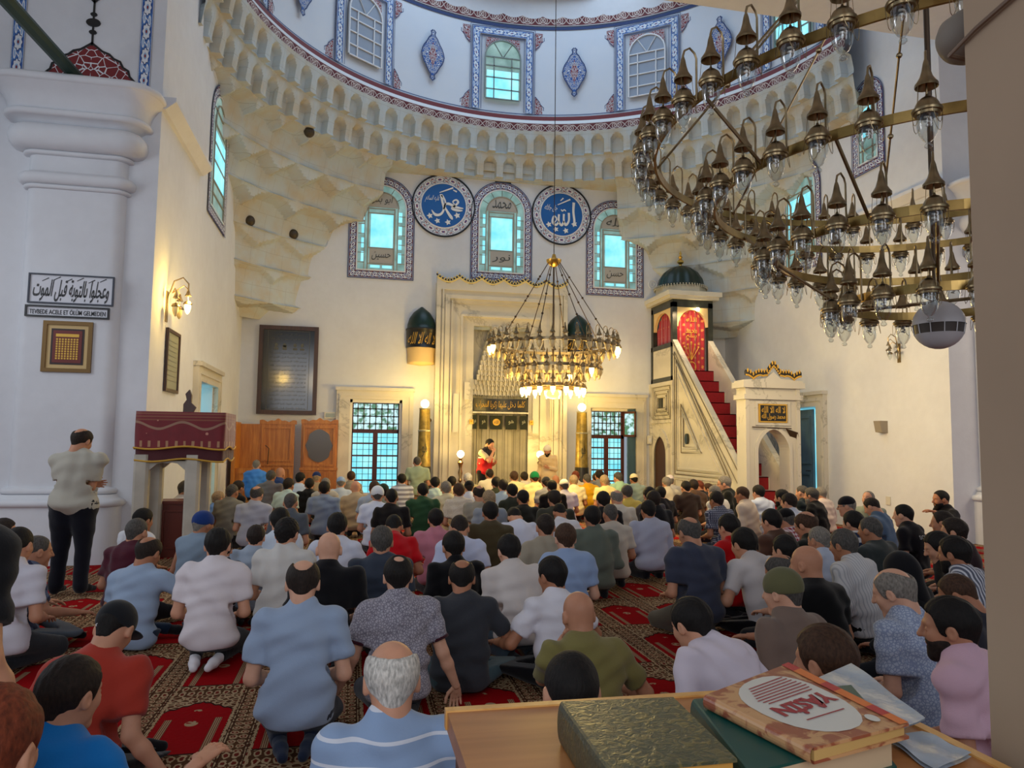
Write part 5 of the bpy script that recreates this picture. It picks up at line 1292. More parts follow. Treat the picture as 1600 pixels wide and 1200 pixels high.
# ---- head, hair and hands made once, then placed
def head_fn(P):
    x, y, z = P[..., 0], P[..., 1], P[..., 2]; A = np.stack([np.abs(x), y, z], -1)
    d = sd_ell(P, (0, -.012, .035), (.075, .095, .086)); d = smin(d, sd_ell(P, (0, .022, -.035), (.060, .070, .080)), .035)
    d = smin(d, sd_ell(A, (.030, .062, -.02), (.026, .024, .026)), .02)               # cheeks
    d = smin(d, sd_ell(P, (0, .070, -.098), (.026, .022, .020)), .03)                 # chin
    d = smin(d, sd_cone(A, (0, .083, .030), (.036, .070, .028), .010, .010), .018)     # brow
    d = smax(d, -sd_ell(A, (.031, .098, .008), (.020, .020, .013)), .014)              # eye sockets
    d = smin(d, sd_ell(A, (.031, .076, .007), (.0125, .0125, .0115)), .003)
    d = smin(d, sd_cone(P, (0, .086, .022), (0, .112, -.018), .009, .012), .012); d = smin(d, sd_cone(A, (.004, .100, -.020), (.014, .092, -.022), .008, .007), .006)
    d = smin(d, sd_cone(A, (0, .090, -.052), (.020, .078, -.050), .008, .005), .008); d = smin(d, sd_cone(A, (0, .086, -.064), (.015, .077, -.062), .008, .005), .006)
    e = smax(sd_ell(A, (.080, -.008, -.005), (.011, .020, .032)), -sd_ell(A, (.092, -.004, -.003), (.008, .012, .020)), .004); d = smin(d, e, .008)
    return smin(d, sd_cone(P, (0, -.030, -.02), (0, -.038, -.13), .058, .056), .03)
def crop(kind):
    def fn(P):
        x, y, z = P[..., 0], P[..., 1], P[..., 2]; A = np.stack([np.abs(x), y, z], -1)
        inf = {'short': .005, 'buzz': .002}.get(kind, .012)
        d = sd_ell(P, (0, -.012, .035), (.075+inf, .095+inf, .086+inf)); d = smin(d, sd_cone(P, (0, -.062, .02), (0, -.058, -.045), .050+inf*.5, .040), .03)
        S_ = lambda t: (lambda q: q*q*(3-2*q))(np.clip(t, 0, 1))
        g_ = -.078+.058*S_((y+.052)/.03)+.094*S_((y-.026)/.036)
        if kind in ('short', 'buzz'): g_ = g_+.012
        if kind == 'long': g_ = g_-.02
        if kind == 'woman': d = smin(d, sd_cone(P, (0, -.05, 0), (0, -.08, -.24), .085, .07), .05); g_ = -.3+(y+.02)*4*(y > -.02)
        d = smax(d, (g_-z)*.5+.0012*np.sin(x*300)+.001*np.sin(y*260), .005)
        d = smax(d, y-.075-.25*(z-.08), .012)
        if kind != 'woman': d = smax(d, -sd_ell(A, (.088, .0, -.012), (.020, .030, .036)), .006)
        if kind == 'curly': d = d-.004*np.sin(x*150)*np.sin(y*140)*np.sin(z*150)
        elif kind in ('full', 'long'): d = d-.002*np.sin(x*210+y*60)*np.sin(z*40+y*30)
        if kind == 'thin': d = smax(d, -sd_ell(P, (0, -.055, .120), (.030, .040, .045)), .02)
        if kind == 'crown': d = smax(smax(d, -sd_ell(P, (0, -.045, .104), (.050, .092, .086)), .012), -sd_ell(P, (0, .045, .120), (.056, .085, .078)), .012)
        if kind == 'ring': d = smax(d, -sd_ell(P, (0, .020, .118), (.078, .142, .100)), .012)
        return d
    return fn
def cap_fn(kind):
    def fn(P):
        x, y, z = P[..., 0], P[..., 1], P[..., 2]
        if kind == 'hood':
            d = sd_ell(P, (0, -.02, .02), (.10, .118, .125)); d = smin(d, sd_cone(P, (0, -.05, -.02), (0, -.07, -.17), .09, .10), .05); return smax(d, -sd_ell(P, (0, .10, -.02), (.07, .09, .10)), .01)
        if kind == 'turban':
            d = sd_ell(P, (0, -.010, .055), (.094, .112, .072)); return smin(smax(d, (.020-z)-.1*y, .01), sd_ell(P, (0, -.01, .07), (.078, .098, .075)), .01)
        if kind == 'knit': d = sd_ell(P, (0, -.014, .040), (.090, .109, .098))
        else: d = sd_ell(P, (0, -.012, .040), (.086, .106, .094))
        d = smax(d, (.018+.05*y-z+(.01 if kind == 'skull' else -.012)), .006)
        if kind == 'ball': d = smin(d, smax(sd_ell(P, (0, .125, .030), (.072, .075, .014)), .06-y, .01), .01)
        return d
    return fn
def beard_fn(P):
    x, y, z = P[..., 0], P[..., 1], P[..., 2]
    d = sd_ell(P, (0, .024, -.040), (.066, .075, .085)); d = smin(d, sd_ell(P, (0, .070, -.105), (.032, .028, .026)), .03); d = smax(d, z+.032-.0*y, .012)
    return smax(smax(d, -y+.0, .012), -sd_ell(P, (0, .098, -.054), (.022, .03, .009)), .004)
HB = ((-.11, -.13, -.15), (.11, .14, .15)); HLIB = {}
def hlib(kind, near):
    k = (kind, near)
    if k not in HLIB:
        h = .0062 if near else .0105
        if kind == 'head': HLIB[k] = grid_mesh(head_fn, (-.1, -.12, -.15), (.1, .13, .13), h)
        elif kind == 'beard': HLIB[k] = grid_mesh(beard_fn, *HB, h)
        elif kind.startswith('cap_'): HLIB[k] = grid_mesh(cap_fn(kind[4:]), (-.12, -.18, -.28), (.12, .21, .17), h)
        else: HLIB[k] = grid_mesh(crop(kind), (-.11, -.17 if kind == 'woman' else -.13, -.33 if kind == 'woman' else -.15), (.11, .13, .15), h)
    return HLIB[k]
def hand_fn(curl):
    "right hand, wrist at origin, fingers along +x, palm facing -z, thumb at +y"
    prims = [((0, 0, 0), (.035, 0, 0), .026, .028), ((.03, .016, 0), (.085, .022, 0), .016, .013), ((.03, -.016, 0), (.078, -.026, -.002), .016, .012), ((.03, 0, 0), (.085, 0, .001), .017, .013)]
    groups = [prims]
    for k, (y, L) in enumerate(((.027, .074), (.009, .084), (-.009, .077), (-.027, .060))):
        a = np.array([.082-.004*abs(k-1), y, 0.]); ch = []; ang = 0; r = .0092-.0004*k
        for f_, c_ in ((.45, .5), (.32, .9), (.23, .6)):
            ang += c_*curl*(1+.08*k); b = a+L*f_*np.array([math.cos(ang), .10*(1.5-k)*(1-curl*.6), -math.sin(ang)]); ch.append((tuple(a), tuple(b), r, r*.93)); a = b; r *= .93
        groups.append(ch)
    th = []; a = np.array([.018, .022, -.004])
    for d_, L, r in (((.72, .66, -.22), .042, .0125), ((.88, .40, -.30-.3*curl), .034, .0105), ((.93, .15, -.30-.5*curl), .026, .0095)):
        v = np.array(d_); b = a+L*v/np.linalg.norm(v); th.append((tuple(a), tuple(b), r, r*.93)); a = b
    groups.append(th)
    def fn(P):
        d = None
        for gi, gp in enumerate(groups):
            e = None
            for a, b, ra, rb in gp:
                q = sd_cone(P*np.array([1, 1, 1.0], f4), a, b, ra, rb); e = q if e is None else smin(e, q, .006)
            if gi == 0: e = smax(e, np.abs(P[..., 2])-.0145, .01)
            d = e if d is None else smin(d, e, .005)
        return d
    return fn
HANDS = {}
def hand(curl, near):
    k = (curl, near)
    if k not in HANDS: HANDS[k] = grid_mesh(hand_fn(curl), (-.03, -.06, -.09), (.18, .08, .03), .0042 if near else .0075)
    return HANDS[k]
def basis(xd, zd):
    x = np.array(xd, float); x /= np.linalg.norm(x); z = np.array(zd, float); z -= x*(z@x); z /= np.linalg.norm(z)+1e-9; y = np.cross(z, x); return np.stack([x, y, z], 1)
def rotx(a): c, s = math.cos(a), math.sin(a); return np.array([[1, 0, 0], [0, c, -s], [0, s, c]])
def roty(a): c, s = math.cos(a), math.sin(a); return np.array([[c, 0, s], [0, 1, 0], [-s, 0, c]])
def rotz(a): c, s = math.cos(a), math.sin(a); return np.array([[c, -s, 0], [s, c, 0], [0, 0, 1]])
FAB = {}
def fabric(c, pat='', c2=None):
    k = (c, pat, c2)
    if k in FAB: return FAB[k]
    g = G('cloth_%d' % len(FAB) if False else 'woven_cloth').set(.9, spec=.15, sheen=.15); a = lin(*c); b = lin(*(c2 or (230, 230, 230)))
    x, y, z = g.coord(); col_ = a
    n = g.noise(5, 4)
    if pat == 'h': col_ = g.mix((z*14).fract().lt(.14), a, b)
    elif pat == 'H': col_ = g.mix((z*11).fract().lt(.5), a, b)
    elif pat == 'v': col_ = g.mix((x*46).fract().lt(.3), a, b)
    elif pat == 'V': col_ = g.mix((x*34).fract().lt(.45), a, b)
    elif pat == 'k': col_ = g.mix(((x*26).fract().lt(.5)+(z*26).fract().lt(.5))*.5, a, b)
    elif pat == 'c': col_ = g.mix(((x*42).fract().lt(.5)*(z*42).fract().lt(.5)).max(0), a, b)
    elif pat == 'p': col_ = g.mix(g.voro(60, None, 'DISTANCE_TO_EDGE').lt(.12), a, b)
    elif pat == 'd': col_ = g.mix(g.voro(75, None, 'F1', .2).lt(.26), a, b)
    elif pat == 'f': col_ = g.mix((g.noise(22, 3)-.52).gt(0), a, b)
    g.col(col_); h = n*.7+g.noise(180, 2)*.06
    g.bump(h, .5, .02); FAB[k] = g.m; return g.m
HAIRC = {'black': (20, 16, 14), 'dark': (38, 28, 22), 'brown': (66, 44, 30), 'grey': (120, 114, 106), 'dgrey': (74, 70, 66), 'white': (196, 192, 184), 'blond': (150, 128, 100), 'red': (110, 50, 28)}
def hairmat(c):
    k = 'hair_'+c
    if k not in CACHE:
        g = G('short_hair').set(.7, spec=.3); b = lin(*HAIRC[c]); x, y, z = g.coord(); n = g.noise(9, 4, vec=g.vec(x*14, y*9, z*5))
        g.col(g.mix(((n-.3)*2.4).clamp(), tuple(v*.6 for v in b), tuple(min(1, v*1.5) for v in b))); g.bump(n, .6, .006); CACHE[k] = g.m
    return CACHE[k]
SKINS = [(206, 150, 120), (190, 134, 104), (174, 118, 88), (214, 162, 134)]
def skin(i):
    k = 'skin_%d' % i
    if k not in CACHE:
        g = G('warm_skin').set(.55, spec=.35); b = lin(*SKINS[i]); n = g.noise(16, 4); g.col(g.mix(n, tuple(v*.82 for v in b), tuple(min(1, v*1.12) for v in b))); g.bump(g.noise(120, 2), .15, .002)
        g.b.inputs['Subsurface Weight'].default_value = .0; CACHE[k] = g.m
    return CACHE[k]
NP_ = 0; PLACED = []
MODES = {'k': (.225, 1.0), 'c': (.10, 1.0), 'u': (.10, 1.0), 's': (.54, 1.0), 't': (.92, 1.0)}
def person(x, y, label, mode='k', shirt=(210, 212, 216), pat='', c2=None, slv='s', tr=(30, 32, 38), hair='full', hc='black', cap=None, cc=(240, 240, 236), beard=None, glasses=False,
           yaw=0, hy=0, hp=.12, lean=.10, slouch=.16, side=0, b=1.08, sk=None, aL='thigh', aR='thigh', scale=1.0, group='worshippers seated on the carpet', collar=None, band=None,
           Y=None, sock=None, vest=None, robe=False, eyes=False, logo=None, near=None, cat='person', face=None):
    global NP_; NP_ += 1; rs = np.random.RandomState(100+NP_); sk = sk if sk is not None else rs.randint(0, 3)
    hp = max(hp, .34) if hair == 'crown' else hp; hipz, _ = MODES[mode]; up = lambda a, sd=0: np.array([math.sin(sd), math.sin(a)*math.cos(sd), math.cos(a)*math.cos(sd)])
    b = 1.0+(b-1.08)*.62; P0 = np.array([0, 0, hipz]); d1 = up(lean*.6, side*.5); d2 = up(lean+slouch*.3, side*.8); d3 = up(lean+slouch, side)
    W = P0+.165*d1; Cc = W+.165*d2; NB = Cc+.17*d3; dn = up(lean+slouch+hp*.3, side)
    HC = NB+dn*.122+np.array([0, .022, .012]); Rh = rotz(hy)@rotx(-(hp+lean*.4))@roty(side*.5)
    headtop = HC+Rh@np.array([0, -.01, .125])
    # ground position from where the top of the head is seen
    def solve(scale):
        ht = headtop*scale; rot = Matrix.Rotation(math.radians(yaw), 3, 'Z'); q = rot@Vector(ht); pw = at_z(x, y, q.z); ymax = 16.75 if mode != 't' else 99
        if Y is not None or pw.y > ymax or pw.y < 0:
            pw = at_y(x, y, Y if Y is not None else ymax-(.5*(NP_*37 % 10)/10)); scale = pw.z/float(headtop[2]); q = rot@Vector(headtop*scale)
        return (pw.x-q.x, pw.y-q.y, 0), scale
    best = None
    for f in (1, .98, 1.02, .96, 1.04, .94, 1.06, .92, 1.08, .9, 1.1):
        l_, s_ = solve(scale*f); gap = min([math.hypot(l_[0]-a, l_[1]-c) for a, c in PLACED]+[9])
        v = min(gap, .62)-abs(f-1)*(1.1 if y > 835 else .5)
        if best is None or v > best[0]: best = (v, l_, s_)
        if Y is not None: break
    loc, scale = best[1], best[2]; PLACED.append(loc[:2])
    dist = math.hypot(loc[0], loc[1])
    near = dist < 7.5 if near is None else near
    root = thing('person', label, cat, loc, math.radians(yaw), group); root.scale = (scale,)*3
    sl, sr = [NB-.048*d3+np.array([s*.170*b, -.0, -.012-.02*abs(side)]) for s in (-1, 1)]
    # legs
    legs = []
    for s in (-1, 1):
        hp_ = P0+np.array([s*.092, .01, -.01])
        if mode == 'k': kn = np.array([s*.17, .40, .085]); an = np.array([s*.085, -.02, .075]); to = np.array([s*.05, -.20, .05])
        elif mode == 'c': kn = np.array([s*.36, .30, .15]); an = np.array([-s*.10, .36, .07]); to = np.array([-s*.24, .42, .05])
        elif mode == 'u':
            if s > 0: kn = np.array([s*.24, .30, .50]); an = np.array([s*.20, .46, .09]); to = np.array([s*.20, .66, .05])
            else: kn = np.array([s*.38, .30, .14]); an = np.array([.06, .36, .07]); to = np.array([.2, .42, .05])
        elif mode == 's': kn = np.array([s*.15, .42, .50]); an = np.array([s*.14, .40, .09]); to = np.array([s*.15, .60, .04])
        else: kn = np.array([s*.11, .02, .50]); an = np.array([s*.12, -.02, .09]); to = np.array([s*.15, .20, .04])
        legs.append((hp_, kn, an, to))
    # arms: wrist target, pole
    arms = []
    for s, A_, S in ((-1, aL, sl), (1, aR, sr)):
        fz = P0[2]
        T = {'thigh': (s*.15, .25, fz+.10), 'lap': (s*.07, .22, fz+.09), 'knee': (s*.33, .34, .26), 'upknee': (s*.24, .36, .57), 'back': (s*.34, -.16, .05), 'side': (s*.42, .06, .06),
             'face': tuple(HC+np.array([s*.055, .07, -.13])), 'front': (s*.06, .27, fz+.20), 'hang': (s*.27, .05, fz-.04), 'fold': (-s*.06, .20, fz+.18), 'mic': tuple(HC+np.array([s*.03, .13, -.16])),
             'out': (s*.47, .22, .50), 'hang2': (s*.30, .10, fz-.06)}[A_]
        T = np.array(T, float); D_ = T-S; L = np.linalg.norm(D_); l1, l2 = .285, .255
        if L > l1+l2-.01: T = S+D_/L*(l1+l2-.01); D_ = T-S; L = l1+l2-.01
        a_ = (l1*l1-l2*l2+L*L)/(2*L); hgt = math.sqrt(max(0, l1*l1-a_*a_)); pole = np.array([s*.26, -.34, -.88]) if A_ not in ('upknee', 'knee', 'face', 'mic') else np.array([s*.6, -.2, -.75]); n_ = D_/L; pole -= n_*(pole@n_); pole /= np.linalg.norm(pole)
        arms.append((S, S+n_*a_+pole*hgt, T, A_))
    ph = rs.rand(6)*6.28; fat = b/1.05
    R1 = rotx(-(lean*.6)); R3 = rotx(-(lean+slouch)); Rr = lambda R: R
    def torso(P, g_=0.0, sleeves=True, arm_t=.62):
        d = sd_ell(P, P0+np.array([0, .0, .0]), (.178*b+g_, .140*fat+g_, .125+g_), R1); d = smin(d, sd_ell(P, W+np.array([0, .012*(fat-1)*8, 0]), (.170*b+g_, .128*fat+g_, .16+g_), R1), .07)
        d = smin(d, sd_ell(P, Cc+d2*.02, (.172*b+g_, .120+.02*(fat-1)+g_, .175+g_), R3), .06)
        d = smin(d, sd_cone(P, sl, sr, .058+g_, .058+g_), .055); d = smin(d, sd_cone(P, NB-.02*dn, NB+.015*dn, .078+g_, .056+g_), .07)
        if sleeves:
            for S, E_, T, A_ in arms:
                if arm_t <= 1: e = sd_cone(P, S, S+(E_-S)*arm_t, .060+g_, .054+g_)
                else: e = smin(sd_cone(P, S, E_, .060+g_, .048+g_), sd_cone(P, E_, E_+(T-E_)*(arm_t-1), .048+g_, .036+g_), .02)
                d = smin(d, e, .03)
        return d
    def sleevecut(P, d, arm_t):
        for S, E_, T, A_ in arms:
            a, c = (S, E_) if arm_t <= 1 else (E_, T); t = arm_t if arm_t <= 1 else arm_t-1
            n_ = (c-a)/np.linalg.norm(c-a); q = a+(c-a)*t; loc_ = np.linalg.norm(P-q, axis=-1)
            d = np.where(loc_ < .13, np.maximum(d, (P-q)@n_.astype(f4)), d)
        return d
    def folds(P):
        x_, y_, z_ = P[..., 0], P[..., 1], P[..., 2]
        wv = np.sin(5*x_+ph[0])+np.sin(8*z_+4*x_+ph[1])+.6*np.sin(13*x_-7*z_+ph[4])
        low = np.exp(-((z_-P0[2]-.05)/.16)**2)
        return 1.7*(.0050*np.sin(24*(z_+.30*np.abs(x_)+.05*wv)+ph[2])*(.35+low)+.0042*np.sin(30*(x_*.8+z_*.45)+2*wv+ph[3])*(1-.5*low)+.0025*np.sin(55*(z_-.3*x_)+1.7*wv+ph[5]))
    allp = [P0, W, Cc, NB, sl, sr]+[q for a in arms for q in a[:3]]
    lo = np.min(allp, 0)-.19*max(1, b); hi = np.max(allp, 0)+.19*max(1, b); hi[2] = NB[2]+.10
    res = .0115 if dist < 4.5 else (.0150 if near else .020)
    arm_t = {'s': .72, 'l': 1.93, 'v': .3}[slv]; g0 = .014
    hem = P0-d1*(.085 if mode != 't' else .12)
    def shirt_fn(P):
        d = torso(P, g0, slv != 'v', arm_t)+folds(P)
        d = np.minimum(d, smax(sd_cone(P, NB-.02*dn, NB+.06*dn, .064, .060), (P-(NB+.040*dn))@dn.astype(f4), .004)) if collar is not False else d
        if slv != 'v': d = sleevecut(P, d, arm_t)
        if robe:
            q = P.copy(); d = smin(d, sd_cone(P*np.array([1, 1.15, 1], f4), P0, np.array([0, .02, .10]), .19, .24), .08); return np.maximum(d, .10-P[..., 2])
        x_ = P[..., 0]; return smax(d, -((P-hem)@d1.astype(f4))+.006*np.sin(14*x_+ph[3]), .006)
    slo = lo.copy(); slo[2] = max(slo[2], .02 if robe else (P0[2]-.13)) if slv != 'l' and not robe else max(.02, lo[2]-.05)
    if robe: slo = np.array([-.3, -.3, .05]); slo = np.minimum(slo, [lo[0], lo[1], .05]); 
    V, F = grid_mesh(shirt_fn, slo, hi, res); SV, SF = V, F
    mkobj('robe' if robe else 'shirt', V, F, fabric(shirt, pat, c2), root, True)
    if vest:
        V, F = grid_mesh(lambda P: smax(smax(torso(P, .030, False)+folds(P)*.5, -((P-hem)@d1.astype(f4))+.05, .006), np.abs(P[..., 0])-.20, .02), lo, hi, res)
        g = G('red_and_navy_vest').set(.8); x_, y_, z_ = g.coord(); g.col(g.mix(z_.gt(float(NB[2]-.16)), g.mix((z_.gt(float(NB[2]-.185))), lin(196, 20, 32), lin(200, 200, 200)), lin(30, 26, 40))); mkobj('vest', V, F, g.m, root, True)
    # trousers
    def tr_fn(P):
        d = sd_ell(P, P0, (.172*b, .134*fat, .118), R1)
        for s, (h_, k_, a_, t_) in zip((-1, 1), legs):
            tk = 1.22 if mode == 't' else 1.0; d = smin(d, sd_cone(P, h_+np.array([0, -.01, -.0]), k_, .098*fat*tk, .066*tk), .045); d = smin(d, sd_cone(P, k_, a_, .064*tk, .046*tk*tk), .02)
        d = d+.5*folds(P); d = np.maximum(d, (P-(P0+.05*d1))@d1.astype(f4)); return np.maximum(d, .008-P[..., 2])
    if not robe:
        lp = [q for l in legs for q in l[:3]]+[P0]; tlo = np.min(lp, 0)-.13*fat; thi = np.max(lp, 0)+.13*fat; tlo[0] -= .06; thi[0] += .06; tlo[1] = min(tlo[1], -.17*fat); tlo[2] = 0; thi[2] = max(thi[2]-.0, P0[2]+.08)
        V, F = grid_mesh(tr_fn, tlo, thi, .016 if near else .024); mkobj('trousers', V, F, fabric(tr), root, True)
    if near or mode == 't':
        for h_, k_, a_, t_ in legs:
            m_ = a_*.45+t_*.55
            V, F = grid_mesh(lambda P: smax(smin(sd_cone(P, a_, m_, .040, .036), sd_cone(P, m_, t_, .036, .028), .02), .004-P[..., 2], .004), np.minimum(a_, t_)-.06, np.maximum(a_, t_)+.06, .010)
            mkobj('shoe' if mode == 't' and not sock else 'sock', V, F, fabric(sock or (24, 24, 28)), root, True)
    # body: head, neck, arms and hands in one mesh
    hV, hF = hlib('head', near)
    def body_fn(P):
        d = sd_cone(P, HC+Rh@np.array([0, -.03, -.05]), NB-.02*dn, .056, .058); d = smin(d, sd_cone(P, NB-.02*dn, Cc, .055, .10), .03); d = smin(d, sd_cone(P, sl, sr, .040, .040), .04)
        for S, E_, T, A_ in arms:
            d = smin(d, sd_cone(P, S, E_, .046, .041), .02); q = E_+(T-E_)*.35; d = smin(d, sd_cone(P, E_, q, .040, .039), .015); d = smin(d, sd_cone(P, q, T, .039, .025), .02)
        return d
    V, F = grid_mesh(body_fn, lo+.06, np.maximum(hi-.04, NB+.12), .012 if near else .019)
    Vs = [V]; Fs = [F]; n0 = len(V); hs = 1.08
    Vs.append((hV*hs)@Rh.T+HC); Fs.append(hF+n0); n0 += len(hV)
    for s, (S, E_, T, A_) in zip((-1, 1), arms):
        v = T-E_; pal = np.array([0, 0, 1.]) if A_ not in ('face', 'mic', 'hang', 'hang2', 'front', 'fold') else (np.array([s*1., 0, .3]) if A_ in ('hang', 'hang2') else np.array([s*.6, .7, 0]))
        v2 = v/np.linalg.norm(v)
        if A_ in ('thigh', 'lap', 'knee', 'upknee', 'side', 'back', 'out'): v2 = v2*.5+np.array([-s*.15, .75 if A_ not in ('back', 'side') else .2, -.12])
        B = basis(v2, pal); cu = {'thigh': .35, 'lap': .5, 'mic': 1.35, 'fold': .5, 'hang': .45, 'upknee': .5}.get(A_, .35)
        if s < 0: HVv, HFf = hand(cu, near); M_ = B@np.diag([1, -1, 1]) if False else B; q = HVv.copy(); q[:, 1] *= -1; Vh = q@B.T+T; Fh = HFf[:, ::-1]
        else: HVv, HFf = hand(cu, near); Vh = HVv@B.T+T; Fh = HFf
        Vs.append(Vh); Fs.append(Fh+n0); n0 += len(Vh)
    mkobj('body', np.concatenate(Vs), np.concatenate(Fs), skin(sk), root, True)
    def attach(nm, kind, mat):
        V, F = hlib(kind, near); return mkobj(nm, (V*hs)@Rh.T+HC, F, mat, root, True)
    if hair: attach('hair', hair, hairmat(hc))
    if beard: attach('beard', 'beard', hairmat(beard))
    if cap: attach('cap', 'cap_'+cap, fabric(cc))
    if eyes or face:
        for s in (-1, 1):
            c_ = Rh@np.array([s*.031, .0845, .008])+HC; MB().ell(c_, (.006, .006, .005), 8, 6).build('eye', BLACK, root)
            mb = MB().tube([tuple(Rh@np.array(p)+HC) for p in ((s*.016, .092, .026), (s*.032, .089, .031), (s*.048, .078, .026))], .004, 5); mb.build('eyebrow', hairmat(hc if hc != 'white' else 'grey'), root)
        MB().tube([tuple(Rh@np.array(p)+HC) for p in ((-.02, .086, -.057), (0, .098, -.058), (.02, .086, -.057))], .003, 5).build('lips', pm('lip_colour', lin(150, 84, 74), .5), root)
    if glasses:
        mb = MB()
        for s in (-1, 1):
            mb.tube([tuple(Rh@np.array((s*.034+.021*math.cos(t*PI/6), .103, .008+.016*math.sin(t*PI/6)))+HC) for t in range(12)], .0018, 4, closed=True)
            mb.tube([tuple(Rh@np.array(p)+HC) for p in ((s*.055, .10, .012), (s*.082, .04, .012), (s*.084, -.01, .008))], .0018, 4)
        mb.tube([tuple(Rh@np.array(p)+HC) for p in ((-.013, .104, .012), (.013, .104, .012))], .0018, 4); mb.build('glasses', BLACK, root)
    if band:
        for S, E_, T, A_ in arms:
            n_ = (E_-S)/np.linalg.norm(E_-S); q = S+(E_-S)*.69
            V, F = grid_mesh(lambda P: np.maximum(sd_cone(P, q-n_*.05, q+n_*.05, .072, .070), np.abs((P-q)@n_.astype(f4))-.010), q-.12, q+.12, .009); mkobj('sleeve_band', V, F, fabric(band), root, True)
    if collar:
        V, F = grid_mesh(lambda P: smax(sd_cone(P, NB-.01*dn, NB+.06*dn, .074, .064), np.abs((P-(NB+.022*dn))@dn.astype(f4))-.019, .004), NB-.12, NB+.14, .0085 if near else .012); mkobj('collar', V, F, fabric(collar), root, True)
    if logo:
        from mathutils.bvhtree import BVHTree
        bv = BVHTree.FromPolygons([tuple(v) for v in SV], [tuple(f) for f in SF]); mb = MB()
        for s_, cx_, dz, w_, h_ in logo: text_xz(mb, s_, cx_, float(NB[2])-dz, w_, h_, 0, False, bold=.03)
        mb.V = [(x_, (lambda h: (h[0].y if h[0] else -.15)-.004)(bv.ray_cast(Vector((x_, -1, z_)), Vector((0, 1, 0)))), z_) for x_, y_, z_ in mb.V]
        mb.build('printed_lettering', pm('white_print', (.7, .7, .72), .7), root)
    return root
# ---------------------------------------------------------------- the congregation
WH = (214, 214, 218); LB = (150, 172, 206); BK_ = (20, 20, 24); NV = (34, 42, 62); GY = (110, 112, 116); DG = (58, 62, 70); BG = (178, 166, 148); BRN = (58, 42, 36)
def PS(*a, **k): return person(*a, **k)
# standing figures
PS(133, 672, 'man standing with his back turned in grey-beige polo beside the big pier', 't', (172, 168, 156), hair='crown', hc='dark', yaw=-8, hy=-.25, hp=.35, aL='fold', aR='fold', b=1.50, Y=8.75, tr=(18, 20, 30), slouch=.12, lean=.03, group='people on their feet')
PS(768, 687, 'man in red vest over white T-shirt speaking into a microphone', 't', (206, 190, 160), hair='short', hc='black', yaw=-140, hp=.45, aL='front', aR='mic', vest=True, eyes=True, Y=17.35, b=1.1, tr=(22, 22, 30), near=True, group='people on their feet', beard=None)
PS(855, 697, 'imam in cream robe and white turban before the prayer niche', 't', (216, 190, 150), slv='l', robe=True, hair='short', hc='black', cap='turban', cc=(226, 216, 196), beard='black', eyes=True, yaw=150, hp=.3, aL='front', aR='hang', Y=17.3, b=1.05, near=True, group='people on their feet')
PS(-82, 690, 'man in black T-shirt walking past at the picture edge with arm hanging', 't', (16, 16, 20), yaw=-12, aL='hang', aR='hang2', Y=2.45, b=1.3, hc='black', tr=(24, 24, 30), group='people on their feet', sk=0, slouch=.2)
# front rows
PS(-8, 1080, 'red-haired person in white garment sitting low in the near corner', 'k', (206, 200, 196), slv='l', hair='long', hc='red', yaw=-10, b=1.0)
PS(118, 1030, 'man in bright blue polo with black hair and one arm reaching out', 'u', (24, 118, 196), hair='full', hc='dark', yaw=-25, aR='out', aL='lap', b=1.12, hy=-.1, collar=(30, 124, 200), sk=0)
PS(193, 946, 'man in orange-red polo and black baseball cap leaning forward', 'c', (172, 58, 44), hair='buzz', hc='black', cap='ball', cc=(28, 30, 34), yaw=-12, lean=.28, side=.10, hp=.5, aL='side', aR='side', b=1.2, collar=(180, 64, 48), sk=0, tr=(40, 38, 40))
PS(62, 838, 'grey balding man in dark floral shirt and grey jeans sitting sideways', 'c', (96, 108, 136), 'f', (40, 48, 78), hair='buzz', hc='dgrey', yaw=-50, aL='knee', aR='knee', b=1.12, tr=(86, 94, 104))
PS(238, 841, 'balding man in pale blue T-shirt and jeans with an arm over his knee', 'u', (150, 170, 196), hair='crown', hc='dark', yaw=-22, hp=.35, aR='upknee', b=1.15, tr=(28, 44, 66), lean=.14)
PS(342, 827, 'man in white T-shirt with black hair and white socks', 'k', (220, 212, 216), hair='full', hc='black', b=1.18, tr=(14, 14, 18), sock=(220, 216, 220), collar=(222, 216, 220), yaw=-4)
PS(475, 878, 'balding man in light blue T-shirt kneeling above dark-soled feet', 'k', (152, 170, 196), hair='crown', hc='dark', b=1.22, tr=(24, 32, 52), sock=(30, 40, 60), hp=.25, sk=3)
PS(622, 871, 'man in printed grey polo with maroon collar and cuffs', 'k', (168, 164, 174), 'p', (124, 120, 132), hair='thin', hc='black', b=1.26, tr=(24, 28, 40), collar=(66, 24, 36), band=(60, 22, 34), aL='side', aR='side', yaw=3, sk=3)
PS(613, 1004, 'old man with white hair ring and bald crown in blue white-lined shirt', 'k', (144, 168, 202), 'h', (214, 220, 232), hair='ring', hc='white', b=1.2, slv='s', hp=.2, sk=0, tr=(40, 44, 60))
PS(722, 877, 'balding man in charcoal T-shirt and teal trousers', 'c', (56, 58, 64), hair='crown', hc='black', b=1.22, yaw=-8, tr=(60, 84, 92), aL='knee', aR='knee')
PS(861, 872, 'young man in white T-shirt with black trousers turned half sideways', 'c', (222, 220, 228), hair='full', hc='black', yaw=14, b=1.05, tr=(14, 14, 18), aL='knee', aR='knee', hy=.2)
PS(902, 926, 'bald man in olive-green polo resting his cheek on his hand', 'c', (124, 116, 68), hair=None, yaw=6, b=1.28, aL='face', aR='knee', lean=.2, collar=(134, 124, 72), tr=(20, 22, 30), sk=1)
PS(891, 1021, 'head of a man with close black hair rising behind the olive book', 'k', (30, 30, 36), hair='short', hc='black', b=1.1, sk=0)
